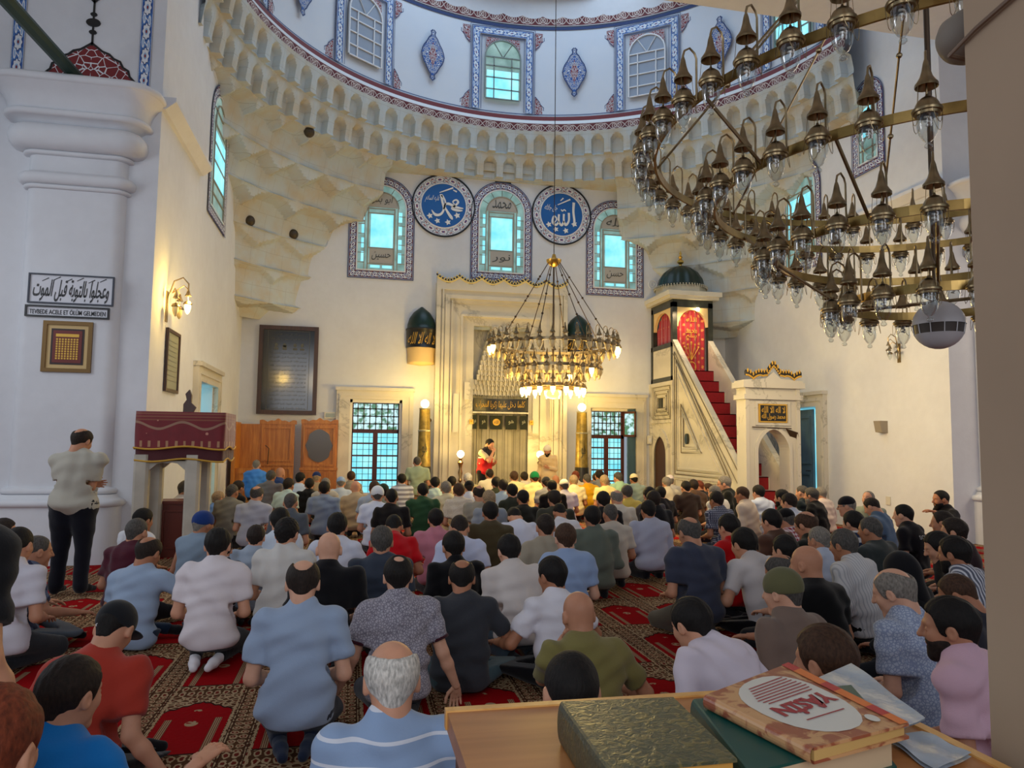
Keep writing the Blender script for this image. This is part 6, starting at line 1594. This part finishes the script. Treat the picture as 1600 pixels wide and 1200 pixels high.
PS(1071, 938, 'man in white dress shirt bowing low near the desk', 'k', (216, 206, 218), slv='l', hair='full', hc='black', yaw=22, b=1.16, lean=.50, slouch=.3, hp=.2, tr=(24, 28, 60), collar=(220, 212, 222), aL='lap', aR='lap')
PS(1283, 981, 'head of a man with wavy grey-brown hair just over the booklet', 'k', (90, 80, 76), hair='full', hc='brown', b=1.1, yaw=25, sk=1)
PS(1477, 937, 'bearded man in pink polo beside the brown pillar', 'k', (214, 176, 192), hair='full', hc='black', beard='dark', yaw=32, hy=.3, b=1.22, collar=(220, 184, 198), sk=1, tr=(40, 40, 60))
PS(1384, 891, 'balding grey man in white and blue patterned shirt', 'k', (176, 186, 204), 'p', (138, 150, 178), hair='crown', hc='grey', yaw=20, hy=.25, b=1.18, collar=(180, 190, 208), sk=3, tr=(30, 30, 36))
PS(1479, 901, 'man with cropped brown hair and glasses in dark shirt beside the pillar', 'k', (44, 44, 52), hair='short', hc='brown', glasses=True, yaw=40, hp=.5, b=1.1)
PS(1402, 867, 'man with black hood over his head', 'k', (18, 18, 20), slv='l', hair=None, cap='hood', cc=(20, 20, 24), yaw=20, b=1.15)
PS(1487, 840, 'man in grey and white vertically striped shirt with black hair', 'k', (92, 96, 112), 'V', (206, 208, 216), hair='full', hc='black', yaw=25, b=1.12, beard='black')
PS(1219, 892, 'man in olive knitted cap and taupe polo', 'k', (118, 100, 90), hair='buzz', hc='dgrey', cap='knit', cc=(98, 96, 66), yaw=16, hy=.2, b=1.16, collar=(122, 104, 94), sk=3)
PS(1207, 869, 'grey balding man in royal blue polo with one arm stretched to his knee', 'u', (34, 74, 132), hair='crown', hc='dgrey', yaw=38, hp=.4, lean=.25, b=1.18, tr=(26, 46, 74), collar=(24, 50, 120), aL='knee')
PS(1257, 854, 'bald man in black shirt behind the olive capped man', 'k', (14, 14, 16), hair=None, yaw=14, hy=.25, b=1.2, sk=1)
PS(1314, 829, 'grey-haired man in white shirt with thin stripes', 'k', (208, 206, 206), 'v', (176, 176, 180), slv='l', hair='full', hc='dgrey', yaw=22, lean=.22, b=1.12, tr=(14, 14, 18), collar=(214, 214, 220))
# middle rows, pier side
PS(9, 812, 'dark-haired boy with glasses looking sideways at the picture edge', 'k', (200, 190, 192), hair='full', hc='dark', glasses=True, yaw=-70, b=.9, scale=.92)
PS(32, 825, 'young man with faded black hair in white shirt under the pier', 'k', (206, 204, 214), hair='short', hc='black', yaw=-10, b=1.0)
PS(226, 796, 'black-haired man in white T-shirt sitting at the foot of the pier', 'c', (218, 220, 226), hair='full', hc='black', yaw=-35, b=1.1)
PS(216, 811, 'grey-haired man in maroon shirt in front of a white T-shirt', 'k', (74, 26, 40), hair='short', hc='dgrey', yaw=-20, b=1.05)
PS(294, 752, 'man in white shirt leaning beside the dark wooden chest', 'k', (206, 204, 208), slv='l', hair='full', hc='dgrey', yaw=-70, b=.95, Y=11.95)
PS(320, 801, 'man in blue knitted cap and pale blue-grey waistcoat', 'k', (128, 146, 164), slv='v', hair='short', hc='grey', cap='knit', cc=(30, 56, 116), yaw=-25, hy=-.2, b=1.1)
PS(350, 842, 'child in navy shirt with white lines hidden behind the white T-shirt', 'k', (30, 34, 48), 'h', (170, 176, 190), hair='full', hc='black', b=.9, scale=.80)
PS(343, 768, 'fair-haired man in sky blue shirt with arm on raised knee', 'u', (110, 152, 222), hair='short', hc='blond', yaw=-35, hy=-.2, b=1.08, tr=(50, 56, 70))
PS(364, 757, 'bald tanned man in grey-olive jacket behind the sky blue shirt', 'k', (128, 124, 112), hair='buzz', hc='dgrey', yaw=-20, b=1.0)
PS(374, 752, 'man in black shirt with dark hair in profile near the preaching booth', 'k', (18, 18, 22), hair='full', hc='dark', yaw=-40, b=1.0)
PS(403, 761, 'bald man in light grey shirt with broad back', 'k', (176, 178, 190), hair='crown', hc='dgrey', yaw=-12, b=1.22)
PS(401, 719, 'man in bright blue shirt seated high against the preaching booth', 's', (74, 138, 220), hair='buzz', hc='grey', b=1.1, slv='l', Y=16.5, group='worshippers on low seats')
PS(424, 736, 'grey curly-haired man in taupe jacket under the wall display', 'k', (116, 106, 104), slv='l', hair='curly', hc='dgrey', yaw=-10, b=1.15)
PS(439, 731, 'bald man in dark blue jacket beside the honey oak cabinet', 'k', (52, 70, 116), slv='l', hair=None, yaw=-25, b=1.0)
PS(452, 748, 'dark-haired man in pale mint shirt near the oak cabinet', 'k', (182, 206, 206), hair='full', hc='dark', yaw=-25, b=.95)
PS(470, 739, 'young man in white-blue shirt directly before the oval mirror cabinet', 'k', (196, 210, 232), hair='full', hc='black', yaw=-20, b=.95)
PS(484, 748, 'man with thick black hair in black jacket before the cabinet', 'k', (18, 18, 22), slv='l', hair='full', hc='black', b=1.08)
PS(495, 738, 'man in navy cap with beige collar before the cabinet', 'k', (160, 140, 110), hair='short', hc='blond', cap='skull', cc=(34, 50, 98), b=1.0)
PS(509, 747, 'bald man in pale grey shirt under the window edge', 'k', (172, 168, 160), hair='buzz', hc='grey', b=1.0)
PS(507, 753, 'black-haired man in grey-blue T-shirt sitting tall', 'k', (128, 144, 170), hair='full', hc='black', b=1.20, lean=.05)
PS(455, 771, 'red-faced bald man in dark grey T-shirt', 'k', (84, 90, 98), hair='buzz', hc='dgrey', yaw=-8, b=1.08)
PS(439, 795, 'man with short black hair and bright white shirt in the fifth row', 'k', (206, 220, 236), hair='full', hc='black', yaw=-10, b=1.05)
PS(450, 811, 'man with curly black hair in off-white shirt', 'k', (204, 202, 198), hair='curly', hc='black', yaw=-10, hy=-.15, b=1.1)
PS(401, 822, 'man with round dark hair in powder grey-blue T-shirt', 'k', (158, 172, 190), hair='full', hc='dark', b=1.12, yaw=-5, scale=.91)
PS(515, 833, 'shaved bald man in black polo', 'k', (18, 18, 22), hair=None, b=1.26, collar=(24, 24, 28), sk=3)
PS(528, 803, 'dark-haired man in white T-shirt with both elbows out', 'k', (212, 216, 232), hair='full', hc='black', b=1.0, aL='knee', aR='knee', yaw=-6)
PS(533, 746, 'man in pale blue cap beside the tall barred window', 'k', (186, 198, 214), hair='short', hc='grey', cap='skull', cc=(150, 176, 214), b=1.0)
PS(549, 737, 'dark brown-haired man in beige-grey jacket under the tall window', 'k', (146, 136, 118), slv='l', hair='full', hc='brown', b=1.08)
PS(556, 752, 'ruddy bald man in beige shirt', 'k', (176, 156, 128), hair=None, b=1.14, slv='l')
PS(590, 761, 'man in white knitted cap and white short-sleeved shirt', 'k', (212, 220, 240), hair='short', hc='dgrey', cap='knit', cc=(226, 230, 236), b=1.25, lean=.04)
PS(586, 752, 'brown-haired man in pale blue shirt under the window bars', 'k', (166, 182, 206), hair='short', hc='brown', b=.98, yaw=-20)
PS(599, 757, 'man with dark green cap between two white shirts', 'k', (150, 150, 130), hair='short', hc='dark', cap='skull', cc=(40, 60, 40), b=.98)
PS(612, 764, 'brown shaved-headed man in black shirt', 'k', (26, 22, 22), hair='buzz', hc='black', b=1.08, sk=2)
PS(628, 741, 'black-haired man in white shirt with grey bands at the window side', 'k', (196, 200, 212), 'H', (130, 130, 146), hair='full', hc='black', b=1.02)
PS(652, 714, 'man in sage green T-shirt seated higher than the crowd', 's', (150, 164, 138), hair='short', hc='dgrey', b=1.25, tr=(150, 160, 156), group='worshippers on low seats')
PS(661, 756, 'black-haired man in bottle green T-shirt', 'k', (44, 78, 52), hair='full', hc='black', b=1.28)
PS(680, 746, 'black-haired man in pale aqua shirt right behind the bottle green T-shirt', 'k', (184, 206, 200), hair='full', hc='black', b=1.05)
PS(697, 753, 'grey-haired man in cream shirt', 'k', (212, 202, 170), hair='full', hc='grey', b=1.0)
PS(706, 745, 'small dark-haired boy in yellowish shirt near the floor lamp', 'k', (214, 196, 150), hair='full', hc='black', b=.9)
PS(717, 756, 'reddish-brown haired man in cream patterned shirt', 'k', (206, 196, 180), 'd', (150, 140, 130), hair='full', hc='brown', beard='brown', b=1.02)
PS(733, 752, 'man in black skullcap and white T-shirt with grey collar line', 'k', (206, 212, 228), hair='short', hc='dark', cap='skull', cc=(16, 16, 20), b=1.24, collar=(150, 170, 196))
PS(731, 740, 'man with curly silver hair before the niche lamp', 'k', (176, 160, 120), hair='curly', hc='white', b=1.02)
PS(748, 760, 'man with thinning dark hair peeking between two white shirts', 'k', (150, 144, 130), hair='crown', hc='dark', b=1.0)
PS(765, 733, 'man in crisp white shirt right below the red vest', 'k', (226, 214, 186), slv='l', hair='short', hc='dark', b=1.12)
PS(764, 767, 'fair grey head in grey shirt low in the crowd', 'k', (140, 146, 156), hair='full', hc='blond', b=1.0)
PS(775, 746, 'dark-haired man in dark green jacket below the niche', 'k', (40, 46, 34), slv='l', hair='full', hc='black', b=1.0)
PS(786, 750, 'dark grey-haired man in pale blue dress shirt', 'k', (176, 196, 214), slv='l', hair='full', hc='dark', b=1.26)
PS(800, 757, 'black-haired man mostly hidden beside the pale blue dress shirt', 'k', (44, 48, 40), hair='full', hc='black', b=1.0)
PS(803, 737, 'brown-haired man in pale yellow shirt under the black niche panels', 'k', (222, 210, 160), hair='full', hc='brown', b=1.1)
PS(615, 808, 'man in bright red polo with his head bowed', 'k', (190, 14, 26), hair='short', hc='black', lean=.22, slouch=.35, hp=.6, b=1.1)
PS(597, 824, 'dark grey-haired man in slate blue T-shirt', 'k', (54, 62, 76), hair='full', hc='dgrey', b=1.26, yaw=-3)
PS(681, 796, 'black-haired man in dusty pink shirt', 'k', (190, 122, 138), hair='full', hc='black', b=1.2)
PS(717, 808, 'man with bowed faded hair in white T-shirt marked at the nape', 'k', (196, 204, 232), hair='short', hc='dark', lean=.2, slouch=.3, hp=.5, b=1.1)
PS(766, 785, 'black-haired man in olive-brown T-shirt', 'k', (74, 64, 42), hair='full', hc='black', b=1.24, sk=2)
PS(708, 832, 'black-haired man in black T-shirt with arm on beige trousered knee', 'u', (14, 14, 18), hair='full', hc='black', yaw=8, b=1.05, tr=(150, 136, 116), lean=.2)
PS(794, 837, 'man with black hair and cream-white T-shirt hunched forward', 'k', (208, 200, 196), hair='full', hc='black', b=1.2, lean=.25, slouch=.26, yaw=10, tr=(60, 76, 88), sk=3)
PS(802, 800, 'hidden-headed man in white collared shirt bowing before the beige T-shirt', 'k', (206, 210, 228), hair='short', hc='black', lean=.35, slouch=.5, hp=.9, b=1.1, slv='l')
# middle rows, centre and pulpit side
PS(819, 738, 'dark-haired man in loose white shirt beside the green cap', 'k', (214, 206, 188), slv='l', hair='full', hc='dark', b=1.25)
PS(835, 738, 'man in emerald green knitted cap and ivory shirt', 'k', (226, 208, 150), slv='l', hair='short', hc='dark', cap='knit', cc=(16, 112, 66), b=1.1)
PS(817, 767, 'man in dark jacket with a black cap turned down', 'k', (38, 38, 34), slv='l', hair='short', hc='black', cap='ball', cc=(34, 30, 28), b=1.05)
PS(862, 751, 'black-haired man in black jacket below the imam', 'k', (18, 16, 18), slv='l', hair='full', hc='black', b=1.15)
PS(881, 750, 'man in white patterned cap and lavender shirt', 'k', (190, 182, 200), hair='short', hc='dgrey', cap='skull', cc=(232, 222, 200), b=1.15)
PS(853, 746, 'man in black cap low before the imam', 'k', (120, 120, 130), hair='short', hc='dark', cap='skull', cc=(20, 20, 30), b=1.0)
PS(868, 743, 'orange-lit bald head at the foot of the imam', 'k', (200, 176, 140), hair=None, b=1.0)
PS(896, 743, 'blond-grey man in cream shirt beside the candle base', 'k', (224, 208, 164), hair='full', hc='blond', b=1.1)
PS(899, 736, 'ruddy face half hidden under the gilt candle', 'k', (206, 190, 160), hair='buzz', hc='red', b=1.0)
PS(917, 741, 'grey-haired man in mustard yellow shirt', 'k', (206, 152, 18), hair='short', hc='dgrey', b=1.22, lean=.04)
PS(931, 740, 'dark-haired man in white shirt behind the mustard shirt', 'k', (206, 212, 206), hair='full', hc='dark', b=1.15)
PS(936, 735, 'black-haired head by the window mullion', 'k', (120, 120, 120), hair='full', hc='black', b=1.0)
PS(944, 743, 'fair-haired man in light yellow shirt', 'k', (230, 208, 140), hair='full', hc='blond', b=1.05)
PS(965, 738, 'grey-templed man in mint green shirt', 'k', (160, 196, 160), hair='short', hc='dgrey', yaw=15, b=1.12)
PS(990, 741, 'man in white skullcap and sage grey shirt beside the blue shutter', 'k', (150, 166, 154), slv='l', hair='short', hc='black', cap='skull', cc=(240, 220, 170), b=1.22)
PS(979, 759, 'grey-brown haired man in pale yellow polo', 'k', (214, 188, 92), hair='full', hc='dgrey', b=1.15)
PS(962, 767, 'grey balding man in off-white shirt', 'k', (206, 198, 184), hair='crown', hc='grey', b=1.2, lean=.15)
PS(942, 769, 'man with black curly hair in black shirt', 'k', (20, 18, 22), hair='full', hc='black', b=1.0)
PS(866, 767, 'dark brown-haired man in dark olive sweater', 'k', (60, 60, 50), slv='l', hair='full', hc='dark', b=1.25)
PS(872, 790, 'man in plain white T-shirt mostly hidden behind the olive sweater', 'k', (206, 206, 214), hair='short', hc='black', b=1.05, lean=.4, hp=.6)
PS(852, 804, 'brown-haired man in beige long T-shirt', 'k', (160, 150, 132), hair='short', hc='dark', b=1.15)
PS(925, 792, 'black-haired man in long grey-green T-shirt', 'k', (96, 104, 94), hair='full', hc='black', b=1.22, slv='l')
PS(953, 788, 'man with shaved grey fade in cream polo', 'k', (186, 178, 166), hair='buzz', hc='dgrey', b=1.12, collar=(200, 196, 190))
PS(883, 820, 'brown-haired man in soft blue T-shirt', 'k', (146, 168, 204), hair='full', hc='brown', b=1.14, sk=3)
PS(1012, 783, 'black-haired man in pale steel-blue dress shirt with long sleeves', 'k', (166, 170, 190), slv='l', hair='full', hc='black', b=1.28, tr=(18, 18, 26), collar=(170, 178, 200))
PS(1020, 768, 'black-haired man in black top leaning beside the steel-blue shirt', 'k', (20, 20, 24), hair='full', hc='dark', b=1.05, yaw=10)
PS(1014, 762, 'small dark-haired person low by the pulpit side door', 'k', (80, 76, 80), hair='full', hc='black', b=.95)
PS(1031, 761, 'black-haired man in black T-shirt with pale back print', 'k', (26, 24, 30), hair='full', hc='black', b=1.15, yaw=8)
PS(1041, 746, 'grey-haired man in cream shirt by the pulpit side door', 'k', (196, 186, 164), slv='l', hair='full', hc='grey', b=1.2)
PS(1046, 743, 'man in pinkish white cap by the pulpit side door', 'k', (190, 184, 176), hair='short', hc='grey', cap='skull', cc=(232, 216, 210), b=1.05)
PS(1071, 752, 'dark-haired man in dark brown shirt with broad back', 'k', (44, 32, 30), hair='short', hc='black', b=1.26, lean=.03)
PS(1083, 750, 'dark-haired man in brown shirt behind the dark brown one', 'k', (84, 62, 48), hair='full', hc='dark', b=1.05)
PS(1091, 751, 'bearded man in black against the pulpit base', 'k', (22, 20, 22), hair='buzz', hc='red', b=1.05, yaw=30)
PS(1105, 756, 'brown-haired boy in profile against the pulpit base', 'k', (30, 40, 70), hair='full', hc='brown', yaw=60, b=.92, Y=14.1)
PS(1130, 745, 'grey-haired man with glasses in black jacket looking sideways', 'k', (22, 24, 22), slv='l', hair='full', hc='grey', yaw=60, glasses=True, b=1.15, Y=12.8)
PS(1115, 759, 'grey-haired man in white shirt below the pulpit stairs', 'k', (206, 204, 200), hair='short', hc='grey', b=1.05, yaw=25)
PS(1118, 769, 'dark-haired man in small blue and white checked shirt', 'k', (70, 74, 92), 'c', (170, 172, 186), hair='full', hc='dark', b=1.2, yaw=18, tr=(40, 56, 80))
PS(1158, 761, 'brown-haired man in ivory shirt turned to the pulpit gateway', 'k', (208, 190, 172), slv='l', hair='short', hc='brown', yaw=35, b=1.15)
PS(1184, 759, 'black-haired man in white long-sleeved shirt before the gateway', 'k', (196, 206, 228), slv='l', hair='full', hc='black', yaw=12, b=1.25)
PS(1220, 766, 'dark-haired man in dark green shirt before the blue door', 'k', (30, 44, 36), hair='full', hc='black', yaw=30, b=1.0, beard='black')
PS(1231, 772, 'dark-haired man in white T-shirt before the blue door', 'k', (206, 210, 222), hair='full', hc='dark', yaw=25, b=1.1)
PS(1252, 759, 'bald man in dark navy jacket by the blue door', 'k', (20, 32, 40), slv='l', hair='buzz', hc='dgrey', yaw=25, b=1.05)
PS(1266, 763, 'grey-haired bearded man in black shirt by the blue door', 'k', (16, 16, 20), slv='l', hair='full', hc='dgrey', yaw=35, b=1.25, beard='grey')
PS(1281, 762, 'man in pale pink shirt sitting against the doorway marble', 'k', (196, 180, 174), slv='l', hair='full', hc='grey', yaw=20, b=1.15)
PS(1321, 777, 'man in black cap, glasses and white shirt in profile', 'k', (206, 206, 214), hair='short', hc='grey', cap='skull', cc=(24, 22, 28), yaw=50, glasses=True, b=1.15)
PS(1203, 797, 'black-haired man in chestnut brown shirt', 'k', (84, 58, 46), hair='full', hc='black', yaw=20, b=1.12)
PS(1226, 796, 'man in black cap and red white plaid shirt', 'k', (150, 30, 50), 'k', (214, 208, 214), slv='s', hair='short', hc='dgrey', cap='skull', cc=(16, 14, 16), yaw=15, b=1.25, glasses=True)
PS(1253, 801, 'balding man with glasses in black shirt behind the plaid shirt', 'k', (20, 26, 22), hair='crown', hc='brown', yaw=25, glasses=True, b=1.12)
PS(1137, 805, 'black-haired man in scarlet T-shirt', 'k', (190, 12, 18), hair='full', hc='black', b=1.15, yaw=15)
PS(1159, 827, 'black-haired man in white T-shirt hunched with bare forearms', 'c', (212, 206, 206), hair='full', hc='black', b=1.2, yaw=15, lean=.28, slouch=.3, scale=1.08, tr=(16, 16, 20), aL='knee', aR='knee')
PS(1277, 824, 'silver-haired man in very pale blue shirt', 'k', (196, 208, 230), hair='short', hc='grey', yaw=15, b=1.12, lean=.2)
PS(1224, 838, 'black-haired man in sage grey T-shirt', 'k', (124, 126, 104), hair='full', hc='black', yaw=20, b=1.05)
PS(1073, 810, 'balding man in dark slate polo with khaki trousers', 'k', (58, 62, 78), hair='crown', hc='dgrey', yaw=8, b=1.32, tr=(88, 80, 66), sk=1)
PS(1331, 800, 'black-haired man in white shirt with navy bands', 'k', (206, 204, 206), 'H', (34, 48, 78), hair='full', hc='black', yaw=15, b=1.2)
PS(1358, 768, 'bald grey man leaning back with his face up by the cream wall', 'k', (140, 148, 132), hair='buzz', hc='grey', yaw=120, hp=-.3, b=1.1, eyes=True)
PS(1355, 780, 'dark-haired man in faded denim blue T-shirt bowing his head', 'k', (82, 102, 128), hair='short', hc='dark', yaw=30, b=1.3, hp=.5, lean=.2)
PS(1357, 809, 'grey-haired man in dark grey-green shirt', 'k', (52, 58, 58), hair='short', hc='dgrey', yaw=22, b=1.3, slv='l')
PS(1409, 789, 'black-haired man in black T-shirt with white printed words on the back', 'k', (22, 20, 26), hair='short', hc='black', yaw=28, b=1.22, sk=3, logo=[('SOLO', .0, .10, .17, .045), ('TWISO', .02, .26, .19, .045)])
PS(1468, 767, 'bearded man in black T-shirt resting arms on his knees by the cream wall', 'u', (16, 14, 18), hair='short', hc='black', beard='black', yaw=78, b=1.15, aL='upknee', eyes=True, Y=10.35)
PS(1470, 799, 'dark-haired man in dark plum T-shirt', 'k', (48, 30, 42), hair='short', hc='dark', yaw=40, b=1.15)
PS(1487, 811, 'man with curly brown hair beside the brown pillar', 'k', (44, 30, 34), hair='curly', hc='dark', yaw=40, b=1.1)
PS(1456, 834, 'young man in black T-shirt looking down in profile', 'k', (18, 18, 22), hair='full', hc='black', yaw=60, hp=.4, b=1.08)
o = [p for p in D.objects if p.get('label', '').startswith('man in red vest')][0]
m = tag(MB().tube([(0, 0, 0), (0, 0, .14)], .014, 8).ell((0, 0, .17), (.028, .028, .034), 12, 8).build('microphone', BLACK), 'black hand microphone held at the mouth of the man in the red vest', 'microphone')
hd_ = [c for c in o.children if c.name.startswith('body')][0]
m.location = (o.location.x+.02, o.location.y-.20, 1.36)
# low stools under the two high seats, and the fallen shoe
for p in D.objects:
    if p.get('group') == 'worshippers on low seats':
        s = p.scale[0]; MBs = MB().box(-.2, .2, -.2, .2, .36*s, .40*s)
        for a in (-1, 1):
            for b in (-1, 1): MBs.box(a*.17-.02, a*.17+.02, b*.17-.02, b*.17+.02, 0, .36*s)
        tag(MBs.build('low_stool', OAK, loc=(p.location.x, p.location.y, 0)), 'low wooden stool under the ' + ('man in bright blue shirt' if 'blue' in p['label'] else 'man in sage green T-shirt'), 'stool')

PS9 = [p for p in D.objects if p.get('label', '').startswith('man in orange-red')][0]; cp = [c for c in PS9.children if c.name.startswith('cap')][0]
vs_ = [v.co.copy() for v in cp.data.vertices]; c_ = sum(vs_, Vector())/len(vs_)
MB().ribbon([(.020*math.cos(t*PI/8), .010*math.sin(t*PI/8)) for t in range(16)], .004, 0, closed=True).build('white_badge', PWHITE, PS9, loc=(c_.x-.03, min(v.y for v in vs_)+.002, c_.z+.012))
